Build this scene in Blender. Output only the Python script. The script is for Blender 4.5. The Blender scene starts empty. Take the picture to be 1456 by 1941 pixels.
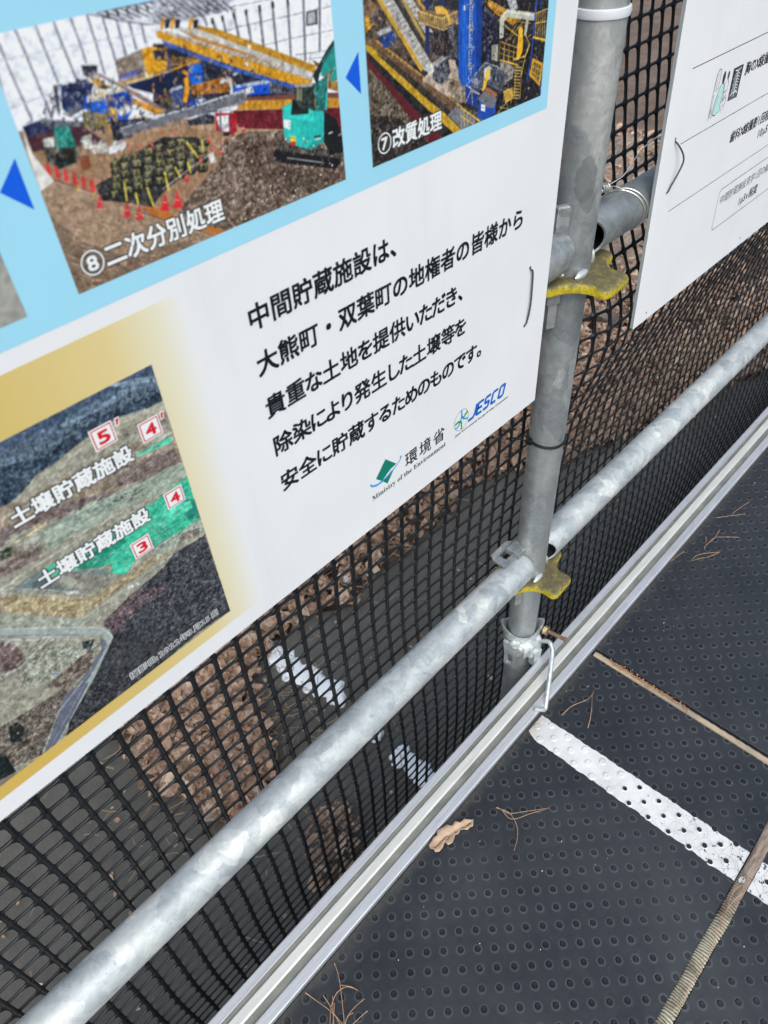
import bpy, math, random
import numpy as np
from mathutils import Matrix, Vector

random.seed(7)
RNG = np.random.default_rng(11)
SC = bpy.context.scene
COL = SC.collection
H = 1.125            # height of the camera above the rubber mats; world z = 0 is the mat surface

# ---------------------------------------------------------------- camera
cam_d = bpy.data.cameras.new('camera')
cam = bpy.data.objects.new('camera', cam_d)
COL.objects.link(cam)
RM = Matrix([[0.6823014, -0.7291491, -0.0529745], [-0.5335418, -0.447102, -0.7179366], [0.4997979, 0.5181133, -0.6940898]])
rot = Matrix((RM[0], -RM[1], -RM[2])).transposed()
cam.matrix_world = Matrix.Translation((0, 0, H)) @ rot.to_4x4()
cam_d.sensor_fit = 'VERTICAL'
cam_d.sensor_height = 36.0
cam_d.sensor_width = 27.0
cam_d.lens = 1379.249 / 1941.0 * 36.0
cam_d.clip_start = 0.01
cam_d.clip_end = 400.0
cam_d.dof.use_dof = True
cam_d.dof.focus_distance = 0.90
cam_d.dof.aperture_fstop = 10.0
SC.camera = cam

# ---------------------------------------------------------------- sky, sun, exposure
SUN_EL, SUN_AZ = math.radians(52), math.radians(-140)
world = bpy.data.worlds.new('World')
SC.world = world
world.use_nodes = True
wn = world.node_tree
for n in list(wn.nodes):
    wn.nodes.remove(n)
sky = wn.nodes.new('ShaderNodeTexSky')
sky.sky_type = 'NISHITA'
sky.sun_disc = False
sky.sun_elevation = SUN_EL
sky.sun_rotation = SUN_AZ
sky.air_density = 1.0
sky.dust_density = 4.0
sky.ozone_density = 1.0
hs = wn.nodes.new('ShaderNodeHueSaturation')
hs.inputs['Saturation'].default_value = 0.72
bg = wn.nodes.new('ShaderNodeBackground')
bg.inputs['Strength'].default_value = 0.15
wo = wn.nodes.new('ShaderNodeOutputWorld')
wn.links.new(sky.outputs[0], hs.inputs['Color'])
tint = wn.nodes.new('ShaderNodeMix')       # thin overcast: a touch cooler than the clear sky model
tint.data_type = 'RGBA'
tint.blend_type = 'MULTIPLY'
tint.inputs[0].default_value = 1.0
tint.inputs[7].default_value = (0.955, 1.02, 1.03, 1.0)
wn.links.new(hs.outputs[0], tint.inputs[6])
wn.links.new(tint.outputs[2], bg.inputs['Color'])
wn.links.new(bg.outputs[0], wo.inputs['Surface'])
sun_d = bpy.data.lights.new('sun', 'SUN')
sun_d.energy = 0.75
sun_d.angle = math.radians(50)
sun_d.color = (1.0, 0.985, 0.96)
sun = bpy.data.objects.new('sun', sun_d)
COL.objects.link(sun)
# the sky texture's rotation 0 puts the sun on +Y and turns clockwise seen from above
sdir = Vector((math.cos(SUN_EL) * math.sin(SUN_AZ), math.cos(SUN_EL) * math.cos(SUN_AZ), math.sin(SUN_EL)))
sun.rotation_euler = sdir.to_track_quat('Z', 'Y').to_euler()
SC.view_settings.view_transform = 'Standard'
SC.view_settings.look = 'None'
SC.view_settings.gamma = 1.0
SC.view_settings.exposure = 0.58
SC.view_settings.use_curve_mapping = False
SC.render.engine = 'CYCLES'
SC.cycles.max_bounces = 8
SC.cycles.use_denoising = True

# ---------------------------------------------------------------- helpers
def lin(c):
    c = c / 255.0
    return c / 12.92 if c <= 0.04045 else ((c + 0.055) / 1.055) ** 2.4

WHITE = lin(226)
def rgb(h, k=0.8 / lin(226)):
    """print ink: sRGB triple -> albedo with paper white at 0.8"""
    return tuple(min(lin(v) * k, 0.85) for v in h)

class NT:
    """tiny node builder"""
    def __init__(s, name, rough=0.5, metal=0.0, col=(0.5, 0.5, 0.5), spec=0.5):
        s.m = bpy.data.materials.new(name)
        s.m.use_nodes = True
        s.t = s.m.node_tree
        s.b = s.t.nodes['Principled BSDF']
        s.b.inputs['Base Color'].default_value = (*col, 1)
        s.b.inputs['Roughness'].default_value = rough
        s.b.inputs['Metallic'].default_value = metal
        s.b.inputs['Specular IOR Level'].default_value = spec
        s.co = s.t.nodes.new('ShaderNodeTexCoord').outputs['Object']
    def n(s, typ, **kw):
        nd = s.t.nodes.new('ShaderNode' + typ)
        for k, v in kw.items():
            if k.startswith('i_'):
                key = k[2:]
                nd.inputs[int(key) if key.isdigit() else key.replace('_', ' ')].default_value = v
            else:
                setattr(nd, k, v)
        return nd
    def l(s, a, b):
        s.t.links.new(a, b)
    def noise(s, scale, detail=4, rough=0.55, co=None, stretch=None, dist=0.0):
        c = co or s.co
        if stretch:
            mp = s.n('Mapping')
            mp.inputs['Scale'].default_value = stretch
            s.l(c, mp.inputs['Vector'])
            c = mp.outputs[0]
        nd = s.n('TexNoise')
        nd.inputs['Scale'].default_value = scale
        nd.inputs['Detail'].default_value = detail
        nd.inputs['Roughness'].default_value = rough
        nd.inputs['Distortion'].default_value = dist
        s.l(c, nd.inputs['Vector'])
        return nd.outputs['Fac']
    def voro(s, scale, feature='F1', out='Distance', stretch=None, rnd=1.0):
        c = s.co
        if stretch:
            mp = s.n('Mapping')
            mp.inputs['Scale'].default_value = stretch
            s.l(c, mp.inputs['Vector'])
            c = mp.outputs[0]
        nd = s.n('TexVoronoi', feature=feature)
        nd.inputs['Scale'].default_value = scale
        nd.inputs['Randomness'].default_value = rnd
        s.l(c, nd.inputs['Vector'])
        return nd.outputs[out]
    def ramp(s, fac, stops):
        nd = s.n('ValToRGB')
        e = nd.color_ramp.elements
        while len(e) < len(stops):
            e.new(0.5)
        for q, (p, c) in zip(e, stops):
            q.position = p
            q.color = (*c, 1) if isinstance(c, tuple) else (c, c, c, 1)
        s.l(fac, nd.inputs['Fac'])
        return nd.outputs['Color']
    def mix(s, fac, a, b, mode='MIX'):
        nd = s.n('Mix', data_type='RGBA', blend_type=mode)
        for sock, v in ((nd.inputs[0], fac), (nd.inputs[6], a), (nd.inputs[7], b)):
            if isinstance(v, (int, float)):
                sock.default_value = v
            elif isinstance(v, tuple):
                sock.default_value = (*v, 1)
            else:
                s.l(v, sock)
        return nd.outputs[2]
    def math(s, op, a, b=None, c=None):
        nd = s.n('Math', operation=op)
        for i, v in enumerate((a, b, c)):
            if v is None:
                continue
            if isinstance(v, (int, float)):
                nd.inputs[i].default_value = v
            else:
                s.l(v, nd.inputs[i])
        return nd.outputs[0]
    def col(s, o):
        s.l(o, s.b.inputs['Base Color'])
    def rough(s, o):
        s.l(o, s.b.inputs['Roughness'])
    def bump(s, h, strength=0.3, dist=0.001):
        nd = s.n('Bump')
        nd.inputs['Strength'].default_value = strength
        nd.inputs['Distance'].default_value = dist
        s.l(h, nd.inputs['Height'])
        s.l(nd.outputs[0], s.b.inputs['Normal'])

def tag(o, label=None, cat=None, group=None, kind=None):
    if label: o['label'] = label
    if cat: o['category'] = cat
    if group: o['group'] = group
    if kind: o['kind'] = kind
    return o

def empty(name, loc, label, cat, group=None):
    o = bpy.data.objects.new(name, None)
    o.empty_display_size = 0.05
    COL.objects.link(o)
    o.location = loc
    return tag(o, label, cat, group)

def mesh_obj(name, V, F, mat, parent=None, smooth=False, uv=None):
    me = bpy.data.meshes.new(name)
    me.from_pydata([tuple(v) for v in V], [], [tuple(f) for f in F])
    me.update()
    if smooth:
        me.polygons.foreach_set('use_smooth', [True] * len(me.polygons))
    if mat is not None:
        me.materials.append(mat)
    o = bpy.data.objects.new(name, me)
    COL.objects.link(o)
    if parent is not None:
        o.parent = parent
        o.location = -Vector(chain(parent))
    return o

def chain(p):
    v = Vector((0, 0, 0))
    while p is not None:
        v += p.location
        p = p.parent
    return v

class MB:
    """collects verts and faces in world coordinates"""
    def __init__(s):
        s.v = []; s.f = []
    def add(s, V, F):
        k = len(s.v)
        s.v += [tuple(v) for v in V]
        s.f += [tuple(i + k for i in f) for f in F]
        return s
    def box(s, x0, x1, y0, y1, z0, z1, M=None, bev=0.0):
        if bev:
            b = bev
            V = []
            for z, e in ((z0, b), (z0 + b, 0), (z1 - b, 0), (z1, b)):
                V += [(x0 + e + 0, y0 + e, z), (x1 - e, y0 + e, z), (x1 - e, y1 - e, z), (x0 + e, y1 - e, z)]
            F = [(3, 2, 1, 0), (12, 13, 14, 15)]
            for r in range(3):
                for i in range(4):
                    a, c = r * 4 + i, r * 4 + (i + 1) % 4
                    F.append((a, c, c + 4, a + 4))
        else:
            V = [(x, y, z) for z in (z0, z1) for x, y in ((x0, y0), (x1, y0), (x1, y1), (x0, y1))]
            F = [(3, 2, 1, 0), (4, 5, 6, 7), (0, 1, 5, 4), (1, 2, 6, 5), (2, 3, 7, 6), (3, 0, 4, 7)]
        if M is not None:
            V = [tuple(M @ Vector(v)) for v in V]
        return s.add(V, F)
    def lathe(s, c, prof, n=40, axis='Z', cap=True, a0=0.0, a1=None):
        """prof: list of (radius, height) ; axis through point c"""
        V = []; F = []
        full = a1 is None
        m = n if full else n + 1
        for r, h in prof:
            for i in range(m):
                t = a0 + (2 * math.pi if full else (a1 - a0)) * i / n
                p, q = r * math.cos(t), r * math.sin(t)
                V.append({'Z': (c[0] + p, c[1] + q, c[2] + h), 'X': (c[0] + h, c[1] + p, c[2] + q), 'Y': (c[0] + q, c[1] + h, c[2] + p)}[axis])
        for k in range(len(prof) - 1):
            for i in range(n):
                j = (i + 1) % m
                F.append((k * m + i, k * m + j, (k + 1) * m + j, (k + 1) * m + i))
        if cap and full:
            F.append(tuple(range(m))[::-1])
            F.append(tuple((len(prof) - 1) * m + i for i in range(m)))
        return s.add(V, F)
    def tube(s, pts, r, n=8, cap=True):
        """tube along a polyline; r number or list"""
        P = [Vector(p) for p in pts]
        V = []; F = []
        t0 = (P[1] - P[0]).normalized()
        up = Vector((0, 0, 1)) if abs(t0.z) < 0.9 else Vector((1, 0, 0))
        nrm = (up - t0 * up.dot(t0)).normalized()
        for i, p in enumerate(P):
            t = ((P[min(i + 1, len(P) - 1)] - P[max(i - 1, 0)])).normalized()
            nrm = (nrm - t * nrm.dot(t)).normalized()
            bn = t.cross(nrm)
            rr = r[i] if isinstance(r, (list, tuple)) else r
            for k in range(n):
                a = 2 * math.pi * k / n
                V.append(tuple(p + nrm * (rr * math.cos(a)) + bn * (rr * math.sin(a))))
        for i in range(len(P) - 1):
            for k in range(n):
                j = (k + 1) % n
                F.append((i * n + k, i * n + j, (i + 1) * n + j, (i + 1) * n + k))
        if cap:
            F.append(tuple(range(n))[::-1])
            F.append(tuple((len(P) - 1) * n + i for i in range(n)))
        return s.add(V, F)
    def build(s, name, mat, parent=None, smooth=True):
        o = mesh_obj(name, s.v, s.f, mat, parent, smooth)
        if smooth:
            me = o.data
            try:
                me.set_sharp_from_angle(angle=math.radians(38))
            except Exception:
                pass
        return o

def smooth_path(pts, sub=6):
    P = [Vector(p) for p in pts]
    P = [P[0] * 2 - P[1]] + P + [P[-1] * 2 - P[-2]]
    out = []
    for i in range(1, len(P) - 2):
        for k in range(sub):
            t = k / sub
            a, b, c, d = P[i - 1:i + 3]
            out.append(0.5 * ((2 * b) + (c - a) * t + (2 * a - 5 * b + 4 * c - d) * t * t + (-a + 3 * b - 3 * c + d) * t ** 3))
    out.append(P[-2])
    return out

# ---------------------------------------------------------------- materials
def galv(name, base=0.50, big=22, metal=0.55, stretch=None, stain=None):
    """hot-dip zinc: crisp-edged spangle patches over cloudy streaks, few pits"""
    g = NT(name, rough=0.42, metal=metal)
    wob = g.n('TexNoise'); wob.inputs['Scale'].default_value = 28; wob.inputs['Detail'].default_value = 4
    g.l(g.co, wob.inputs['Vector'])
    wv = g.n('Vector' + 'Math', operation='MULTIPLY_ADD')
    g.l(wob.outputs['Color'], wv.inputs[0]); wv.inputs[1].default_value = (0.035, 0.035, 0.035); g.l(g.co, wv.inputs[2])
    mp = g.n('Mapping'); mp.inputs['Scale'].default_value = stretch or (1, 1, 1)
    g.l(wv.outputs[0], mp.inputs['Vector'])
    vs = []
    for sc_ in (big, big * 2.4):
        v = g.n('TexVoronoi'); v.inputs['Scale'].default_value = sc_; g.l(mp.outputs[0], v.inputs['Vector'])
        q = g.n('SeparateColor'); g.l(v.outputs['Color'], q.inputs[0]); vs.append(q.outputs[0])
    n1 = g.noise(38, 7, 0.65, dist=0.8)
    n2 = g.noise(190, 4, 0.65)
    n3 = g.noise(7, 4, 0.55)
    pa = g.ramp(vs[0], [(0.55, 0.0), (0.60, 0.45), (0.80, 0.55), (0.84, 1.0)])
    a = g.math('MULTIPLY_ADD', pa, 0.17, g.math('MULTIPLY_ADD', vs[1], 0.16, g.math('MULTIPLY_ADD', n1, 0.46, g.math('MULTIPLY', n2, 0.22))))
    a = g.math('MULTIPLY_ADD', n3, 0.22, a)
    c = g.ramp(a, [(0.42, (base * .60, base * .655, base * .68)), (0.56, (base * .84, base * .90, base * .92)), (0.68, (base, base * 1.04, base * 1.02)), (0.80, (base * 1.32, base * 1.36, base * 1.30))])
    pit = g.ramp(g.noise(330, 2, 0.5), [(0.255, 0.5), (0.30, 1.0)])
    c = g.mix(1.0, c, pit, 'MULTIPLY')
    c = g.mix(g.ramp(g.noise(16, 5, 0.6), [(0.60, 0.0), (0.75, 0.30)]), c, (base * 1.1, base * 1.02, base * .86))
    if stain:
        for (p, r, s) in stain:
            d = g.n('Vector' + 'Math', operation='SUBTRACT'); g.l(g.co, d.inputs[0]); d.inputs[1].default_value = p
            d2 = g.n('Vector' + 'Math', operation='MULTIPLY'); g.l(d.outputs[0], d2.inputs[0]); d2.inputs[1].default_value = (1 / r[0], 1 / r[0], 1 / r[1])
            ln = g.n('Vector' + 'Math', operation='LENGTH'); g.l(d2.outputs[0], ln.inputs[0])
            e = g.math('ADD', ln.outputs['Value'], g.math('MULTIPLY', g.math('SUBTRACT', g.noise(90, 4, 0.6), 0.5), 0.9))
            f = g.ramp(e, [(0.86, s), (0.94, 0.0)])
            c = g.mix(f, c, (base * .42, base * .44, base * .46))
    g.col(c)
    g.rough(g.ramp(g.math('ADD', g.math('MULTIPLY', n1, 0.6), g.math('MULTIPLY', vs[0], 0.3)), [(0.2, 0.36), (0.8, 0.62)]))
    scr = g.noise(60, 5, 0.7, stretch=(0.25, 9, 9) if big < 20 and stretch and stretch[2] == 1 else (6, 6, 0.3))
    g.bump(g.math('ADD', g.math('MULTIPLY', scr, 0.5), g.math('ADD', n2, g.math('MULTIPLY', n1, 1.8))), 0.35, 0.0007)
    return g.m

M = {}
M['galv_post'] = galv('galvanised_post_steel', 0.42, big=16, metal=0.55, stretch=(1, 1, 0.3),
                      stain=[((0.6885, 0.3833, -0.282 + H), (0.0125, 0.024), 0.62), ((0.6912, 0.3785, -0.303 + H), (0.010, 0.014), 0.5), ((0.6957, 0.3706, -0.330 + H), (0.005, 0.010), 0.0)])
M['galv_pipe'] = galv('galvanised_pipe_steel', 0.55, big=23, metal=0.3, stretch=(0.8, 1, 1))
M['galv_cast'] = galv('galvanised_cast_steel', 0.36, big=50, metal=0.45)
M['galv_shaded'] = galv('galvanised_shaded_pipe', 0.30, big=18, metal=0.5, stretch=(0.5, 1, 1))  # darker copy of the pipe zinc: shade on the upper right pipe painted in
M['zinc'] = galv('bright_zinc_plating', 0.66, big=40, metal=0.6)
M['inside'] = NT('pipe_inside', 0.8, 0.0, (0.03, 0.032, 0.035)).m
g = NT('yellow_painted_steel', 0.5)
f1 = g.noise(85, 7, 0.75); f2 = g.noise(420, 4, 0.7); f3 = g.noise(18, 3, 0.5)
geo = g.n('NewGeometry'); sx = g.n('SeparateXYZ'); g.l(geo.outputs['Normal'], sx.inputs[0])
up = g.math('MULTIPLY', g.math('MAXIMUM', sx.outputs[2], 0.0), 0.20)   # dirt settles on faces that look up
k = g.math('ADD', g.math('ADD', g.math('MULTIPLY', f1, 0.62), g.math('MULTIPLY', f2, 0.30)), up)
c = g.ramp(k, [(0.41, (0.58, 0.45, 0.012)), (0.51, (0.36, 0.29, 0.020)), (0.575, (0.20, 0.165, 0.042)), (0.68, (0.095, 0.080, 0.046))])
g.col(c); g.rough(g.ramp(k, [(0.4, 0.35), (0.7, 0.8)])); g.bump(f2, 0.3, 0.0006)
M['yellow'] = g.m
g = NT('weld_metal', 0.28, 0.6, (0.66, 0.68, 0.68)); g.bump(g.noise(500, 2), 0.3, 0.0004); M['weld'] = g.m
g = NT('white_plastic_band', 0.4, 0, (0.62, 0.64, 0.68)); M['band'] = g.m
g = NT('rusty_steel', 0.8, 0.2)
g.col(g.ramp(g.noise(220, 4), [(0.35, (0.16, 0.075, 0.035)), (0.6, (0.20, 0.14, 0.10)), (0.8, (0.30, 0.25, 0.2))])); M['rust'] = g.m
g = NT('rust_bright', 0.85, 0.1)
g.col(g.ramp(g.noise(400, 4), [(0.35, (0.20, 0.07, 0.02)), (0.7, (0.36, 0.15, 0.06))])); M['rust2'] = g.m
g = NT('yellow_zinc_nut', 0.4, 0.6)
g.col(g.ramp(g.noise(300, 3), [(0.35, (0.36, 0.29, 0.14)), (0.7, (0.62, 0.55, 0.36))])); M['brass'] = g.m
g = NT('black_plastic_net', 0.42, 0, (0.004, 0.0045, 0.006), spec=0.45)
d = g.noise(60, 4, 0.6)
g.col(g.ramp(d, [(0.45, (0.0035, 0.004, 0.0058)), (0.8, (0.011, 0.0125, 0.014))]))
g.rough(g.ramp(d, [(0.35, 0.30), (0.7, 0.48)]))
M['net'] = g.m
g = NT('black_cable_tie_nylon', 0.3, 0, (0.008, 0.009, 0.012)); M['tie'] = g.m
g = NT('dark_binding_wire', 0.35, 0.6, (0.10, 0.11, 0.11)); M['wire_dark'] = g.m
g = NT('steel_binding_wire', 0.28, 0.85, (0.62, 0.60, 0.56)); M['wire'] = g.m

g = NT('white_board_vinyl', 0.38, 0, (0.80, 0.80, 0.80), spec=0.4)
d = g.noise(9, 4, 0.5); d2 = g.noise(260, 2, 0.5)
c = g.ramp(d, [(0.35, (0.765, 0.775, 0.79)), (0.7, (0.81, 0.815, 0.82))])
sp = g.ramp(g.voro(46), [(0.0, 0.72), (0.012, 0.86), (0.022, 1.0)])
c = g.mix(1.0, c, sp, 'MULTIPLY')
lime = g.ramp(g.noise(5, 5, 0.65, stretch=(5, 1, 0.6)), [(0.55, 1.0), (0.75, 0.955)])   # faint rain streaks
c = g.mix(1.0, c, lime, 'MULTIPLY')
g.col(c); g.rough(g.ramp(g.noise(30, 4), [(0.3, 0.30), (0.7, 0.46)])); g.bump(g.math('ADD', g.math('MULTIPLY', g.noise(4, 2), 14.0), d2), 0.05, 0.0008); M['board'] = g.m
g = NT('board_core_edge', 0.6, 0, (0.30, 0.33, 0.34)); M['board_edge'] = g.m
def ink(name, h):
    q = NT(name, 0.42, 0, rgb(h), spec=0.35)
    e = q.noise(14, 3, 0.5)
    q.col(q.mix(1.0, rgb(h), q.ramp(e, [(0.3, 0.95), (0.7, 1.0)]), 'MULTIPLY'))
    return q.m
M['sky_blue'] = ink('light_blue_ink', (154, 211, 236))
M['blue'] = ink('royal_blue_ink', (10, 90, 214))
M['black'] = ink('black_ink', (16, 24, 32))
M['white'] = ink('white_ink', (230, 233, 236))
M['red'] = ink('red_ink', (208, 24, 44))
M['green'] = ink('dark_green_ink', (14, 122, 102))
M['cyan'] = ink('cyan_ink', (42, 152, 210))
M['lgreen'] = ink('leaf_green_ink', (34, 150, 60))
M['navy'] = ink('logo_blue_ink', (20, 100, 190))
M['outline'] = ink('charcoal_outline_ink', (48, 52, 58))
M['grey_ink'] = ink('grey_ink', (86, 98, 106))
M['mint'] = ink('mint_ink', (182, 220, 216))
g = NT('mustard_gradient_ink', 0.42, spec=0.35)   # the print fades from mustard to paper white on the right
sx = g.n('SeparateXYZ'); g.l(g.co, sx.inputs[0])
t = g.math('MULTIPLY_ADD', sx.outputs[0], 1.0, g.math('MULTIPLY', g.noise(8, 2), 0.004))
mr = g.n('MapRange'); mr.inputs[1].default_value = 0.0; mr.inputs[2].default_value = 0.205; g.l(t, mr.inputs[0])
g.col(g.ramp(mr.outputs[0], [(0.0, rgb((204, 172, 88))), (0.42, rgb((206, 182, 112))), (0.74, rgb((214, 196, 140))), (0.90, rgb((219, 214, 188))), (1.0, (0.785, 0.79, 0.795))]))
M['mustard'] = g.m
g = NT('printed_photo', 0.42, spec=0.35)
at = g.n('Attribute', attribute_name='ink'); g.col(at.outputs['Color']); M['photo'] = g.m

# brushed aluminium rail
g = NT('aluminium_rail', 0.36, 0.6)
n1 = g.noise(40, 5, 0.6, stretch=(0.25, 3, 3)); n2 = g.noise(300, 3, 0.6, stretch=(0.08, 1, 1)); n3 = g.noise(14, 4, 0.6)
k = g.math('ADD', g.math('MULTIPLY', n1, 0.5), g.math('MULTIPLY', n2, 0.5))
c = g.ramp(k, [(0.3, (0.50, 0.51, 0.54)), (0.55, (0.72, 0.73, 0.76)), (0.8, (0.82, 0.83, 0.85))])
c = g.mix(g.ramp(n3, [(0.55, 0.0), (0.8, 0.35)]), c, (0.48, 0.45, 0.40))
g.col(c); g.rough(g.ramp(k, [(0.3, 0.5), (0.8, 0.3)])); g.bump(n2, 0.12, 0.0003)
M['alu'] = g.m
g = NT('dull_cream_aluminium', 0.5, 0.35)
c = g.ramp(g.noise(40, 5, 0.6, stretch=(0.3, 2, 2)), [(0.3, (0.56, 0.56, 0.53)), (0.7, (0.74, 0.73, 0.69))]); g.col(c); M['alu_cream'] = g.m
g = NT('dark_groove', 0.7, 0.2)  # darker grey finish for the rail grooves
g.col(g.ramp(g.noise(60, 5, 0.6, stretch=(0.4, 1, 1)), [(0.3, (0.13, 0.135, 0.12)), (0.7, (0.24, 0.24, 0.21))])); M['groove'] = g.m
g = NT('deck_shade_black', 0.9, 0.0, (0.012, 0.012, 0.012)); M['deck'] = g.m  # near-black plate: deep shade of the mat gaps put into its colour
# rubber mat: dark slate rubber, dusty halo round every stud, dirt towards the rail
PX, PYY = 0.03313, 0.03266
def mat_material(name, x0, y0):
    g = NT(name, 0.42, 0, (0.03, 0.033, 0.04), spec=0.5)
    sx = g.n('SeparateXYZ'); g.l(g.co, sx.inputs[0])
    def ring(xa, ya):
        u = g.math('SUBTRACT', g.math('FRACT', g.math('DIVIDE', g.math('SUBTRACT', sx.outputs[0], xa - PX * 40.5), PX)), 0.5)
        v = g.math('SUBTRACT', g.math('FRACT', g.math('DIVIDE', g.math('SUBTRACT', sx.outputs[1], ya - PYY * 40.5), PYY)), 0.5)
        return g.math('SQRT', g.math('ADD', g.math('MULTIPLY', u, u), g.math('MULTIPLY', v, v)))
    d = g.math('MINIMUM', ring(x0, y0), ring(x0 + PX / 2, y0 - PYY / 2))
    halo = g.ramp(d, [(0.0, 0.0), (0.123, 0.0), (0.140, 1.0), (0.165, 0.75), (0.225, 0.0)])
    big = g.noise(7, 4, 0.55); fine = g.noise(90, 5, 0.7); dots = g.noise(700, 2, 0.5)
    hm = g.math('MULTIPLY', halo, g.ramp(big, [(0.32, 0.35), (0.66, 0.95)]))
    base = g.ramp(g.math('ADD', g.math('MULTIPLY', big, 0.6), g.math('MULTIPLY', fine, 0.4)), [(0.35, (0.011, 0.0135, 0.0185)), (0.6, (0.0185, 0.0215, 0.028)), (0.8, (0.031, 0.034, 0.040))])
    # shade on the stud flanks is painted in: dark sides, tops nearer the sheet
    base = g.mix(g.ramp(d, [(0.07, 0.35), (0.118, 0.95), (0.126, 0.0)]), base, (0.0075, 0.0085, 0.0115))
    c = g.mix(hm, base, (0.088, 0.091, 0.096))
    c = g.mix(g.ramp(dots, [(0.70, 0.0), (0.76, 0.5)]), c, (0.10, 0.095, 0.09))
    dust = g.ramp(g.noise(3.2, 6, 0.68, dist=0.6), [(0.44, 0.0), (0.66, 0.42)])
    c = g.mix(dust, c, (0.050, 0.053, 0.058))
    scuff = g.ramp(g.noise(16, 5, 0.7, stretch=(1, 5, 1), dist=1.2), [(0.64, 0.0), (0.72, 0.30)])
    c = g.mix(scuff, c, (0.085, 0.087, 0.09))
    # dried mud collects along the rail: a stain with its own edge
    band = g.math('SUBTRACT', sx.outputs[1], g.math('MULTIPLY_ADD', g.noise(30, 4), 0.026, 0.268))
    c = g.mix(g.ramp(g.math('MULTIPLY', band, 60), [(0.0, 0.0), (1.0, 0.75)]), c, g.ramp(g.noise(150, 4), [(0.3, (0.03, 0.03, 0.026)), (0.7, (0.085, 0.08, 0.068))]))
    g.col(c)
    g.l(g.ramp(d, [(0.115, 0.22), (0.127, 0.5)]), g.b.inputs['Specular IOR Level'])
    g.rough(g.ramp(g.math('ADD', g.math('MULTIPLY', big, 0.5), g.math('MULTIPLY', fine, 0.5)), [(0.35, 0.38), (0.7, 0.58)]))
    g.bump(g.math('ADD', g.math('MULTIPLY', fine, 1.0), g.math('MULTIPLY', dots, 0.4)), 0.16, 0.0006)
    return g.m

g = NT('worn_white_paint', 0.45)
nz = g.noise(120, 5, 0.7); cr = g.voro(70, feature='DISTANCE_TO_EDGE')
sx = g.n('SeparateXYZ'); g.l(g.co, sx.inputs[0])
wear = g.n('MapRange'); wear.inputs[1].default_value = 0.20; wear.inputs[2].default_value = -0.08; g.l(sx.outputs[1], wear.inputs[0])
c = g.ramp(g.noise(24, 5, 0.6), [(0.3, (0.52, 0.525, 0.515)), (0.65, (0.66, 0.665, 0.66))])
crack = g.math('MULTIPLY', g.ramp(cr, [(0.0, 1.0), (0.035, 0.0)]), g.math('MULTIPLY', wear.outputs[0], 0.8))
chip = g.math('MULTIPLY', g.ramp(g.math('ADD', nz, g.math('MULTIPLY', wear.outputs[0], 0.13)), [(0.70, 0.0), (0.72, 1.0)]), 1.0)
c = g.mix(crack, c, (0.22, 0.22, 0.21)); c = g.mix(chip, c, (0.045, 0.047, 0.05))
dirt_and_shade = g.n('MapRange'); dirt_and_shade.inputs[1].default_value = 0.272; dirt_and_shade.inputs[2].default_value = 0.292; g.l(sx.outputs[1], dirt_and_shade.inputs[0])
c = g.mix(g.math('MULTIPLY', dirt_and_shade.outputs[0], g.noise(160, 4)), c, (0.24, 0.17, 0.10))
g.col(c); g.bump(g.math('ADD', g.noise(45, 3), g.math('MULTIPLY', nz, 0.3)), 0.35, 0.0012); M['paint'] = g.m

g = NT('weathered_wood', 0.8)
w1 = g.noise(30, 6, 0.65, stretch=(2.5, 0.25, 1)); w2 = g.noise(12, 3)
g.col(g.mix(g.ramp(w2, [(0.45, 0.0), (0.6, 0.6)]), g.ramp(w1, [(0.3, (0.20, 0.15, 0.10)), (0.55, (0.42, 0.33, 0.23)), (0.8, (0.58, 0.48, 0.36))]), (0.22, 0.20, 0.17)))
M['batten'] = g.m
g = NT('ribbed_cord_trim', 0.75)
sx = g.n('SeparateXYZ'); g.l(g.co, sx.inputs[0])
n1 = g.noise(35, 5, 0.65); n2 = g.noise(600, 3, 0.6)
far = g.n('MapRange'); far.inputs[1].default_value = 0.52; far.inputs[2].default_value = 0.56; g.l(sx.outputs[0], far.inputs[0])
ca = g.ramp(n1, [(0.3, (0.15, 0.12, 0.075)), (0.5, (0.38, 0.34, 0.25)), (0.75, (0.56, 0.52, 0.42))])
cb = g.ramp(g.noise(60, 5, 0.6, stretch=(1, 4, 4)), [(0.3, (0.13, 0.09, 0.065)), (0.7, (0.36, 0.29, 0.24))])
at = g.n('Attribute', attribute_name='dirt_and_shade')  # darkens the rib grooves: their shade, put into the colour
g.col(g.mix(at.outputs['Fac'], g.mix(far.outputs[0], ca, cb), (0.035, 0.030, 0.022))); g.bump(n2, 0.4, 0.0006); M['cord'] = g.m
g = NT('dry_oak_leaf', 0.7)
c = g.ramp(g.noise(60, 4, 0.6), [(0.3, (0.36, 0.245, 0.165)), (0.7, (0.54, 0.385, 0.27))])
sp = g.ramp(g.noise(260, 3, 0.6), [(0.66, 0.0), (0.72, 1.0)])
g.col(g.mix(sp, c, (0.10, 0.06, 0.04))); M['oak'] = g.m
g = NT('dry_pine_needle', 0.6)
g.col(g.ramp(g.noise(90, 3), [(0.3, (0.28, 0.16, 0.095)), (0.7, (0.50, 0.32, 0.20))])); M['needle'] = g.m
g = NT('dry_straw', 0.7)
g.col(g.ramp(g.noise(9, 3), [(0.3, (0.20, 0.13, 0.08)), (0.7, (0.46, 0.33, 0.22))])); M['straw'] = g.m
g = NT('pine_bud_scales', 0.8)
g.col(g.ramp(g.noise(300, 4), [(0.3, (0.16, 0.08, 0.04)), (0.55, (0.42, 0.21, 0.11)), (0.8, (0.55, 0.47, 0.38))])); M['debris'] = g.m

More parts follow.
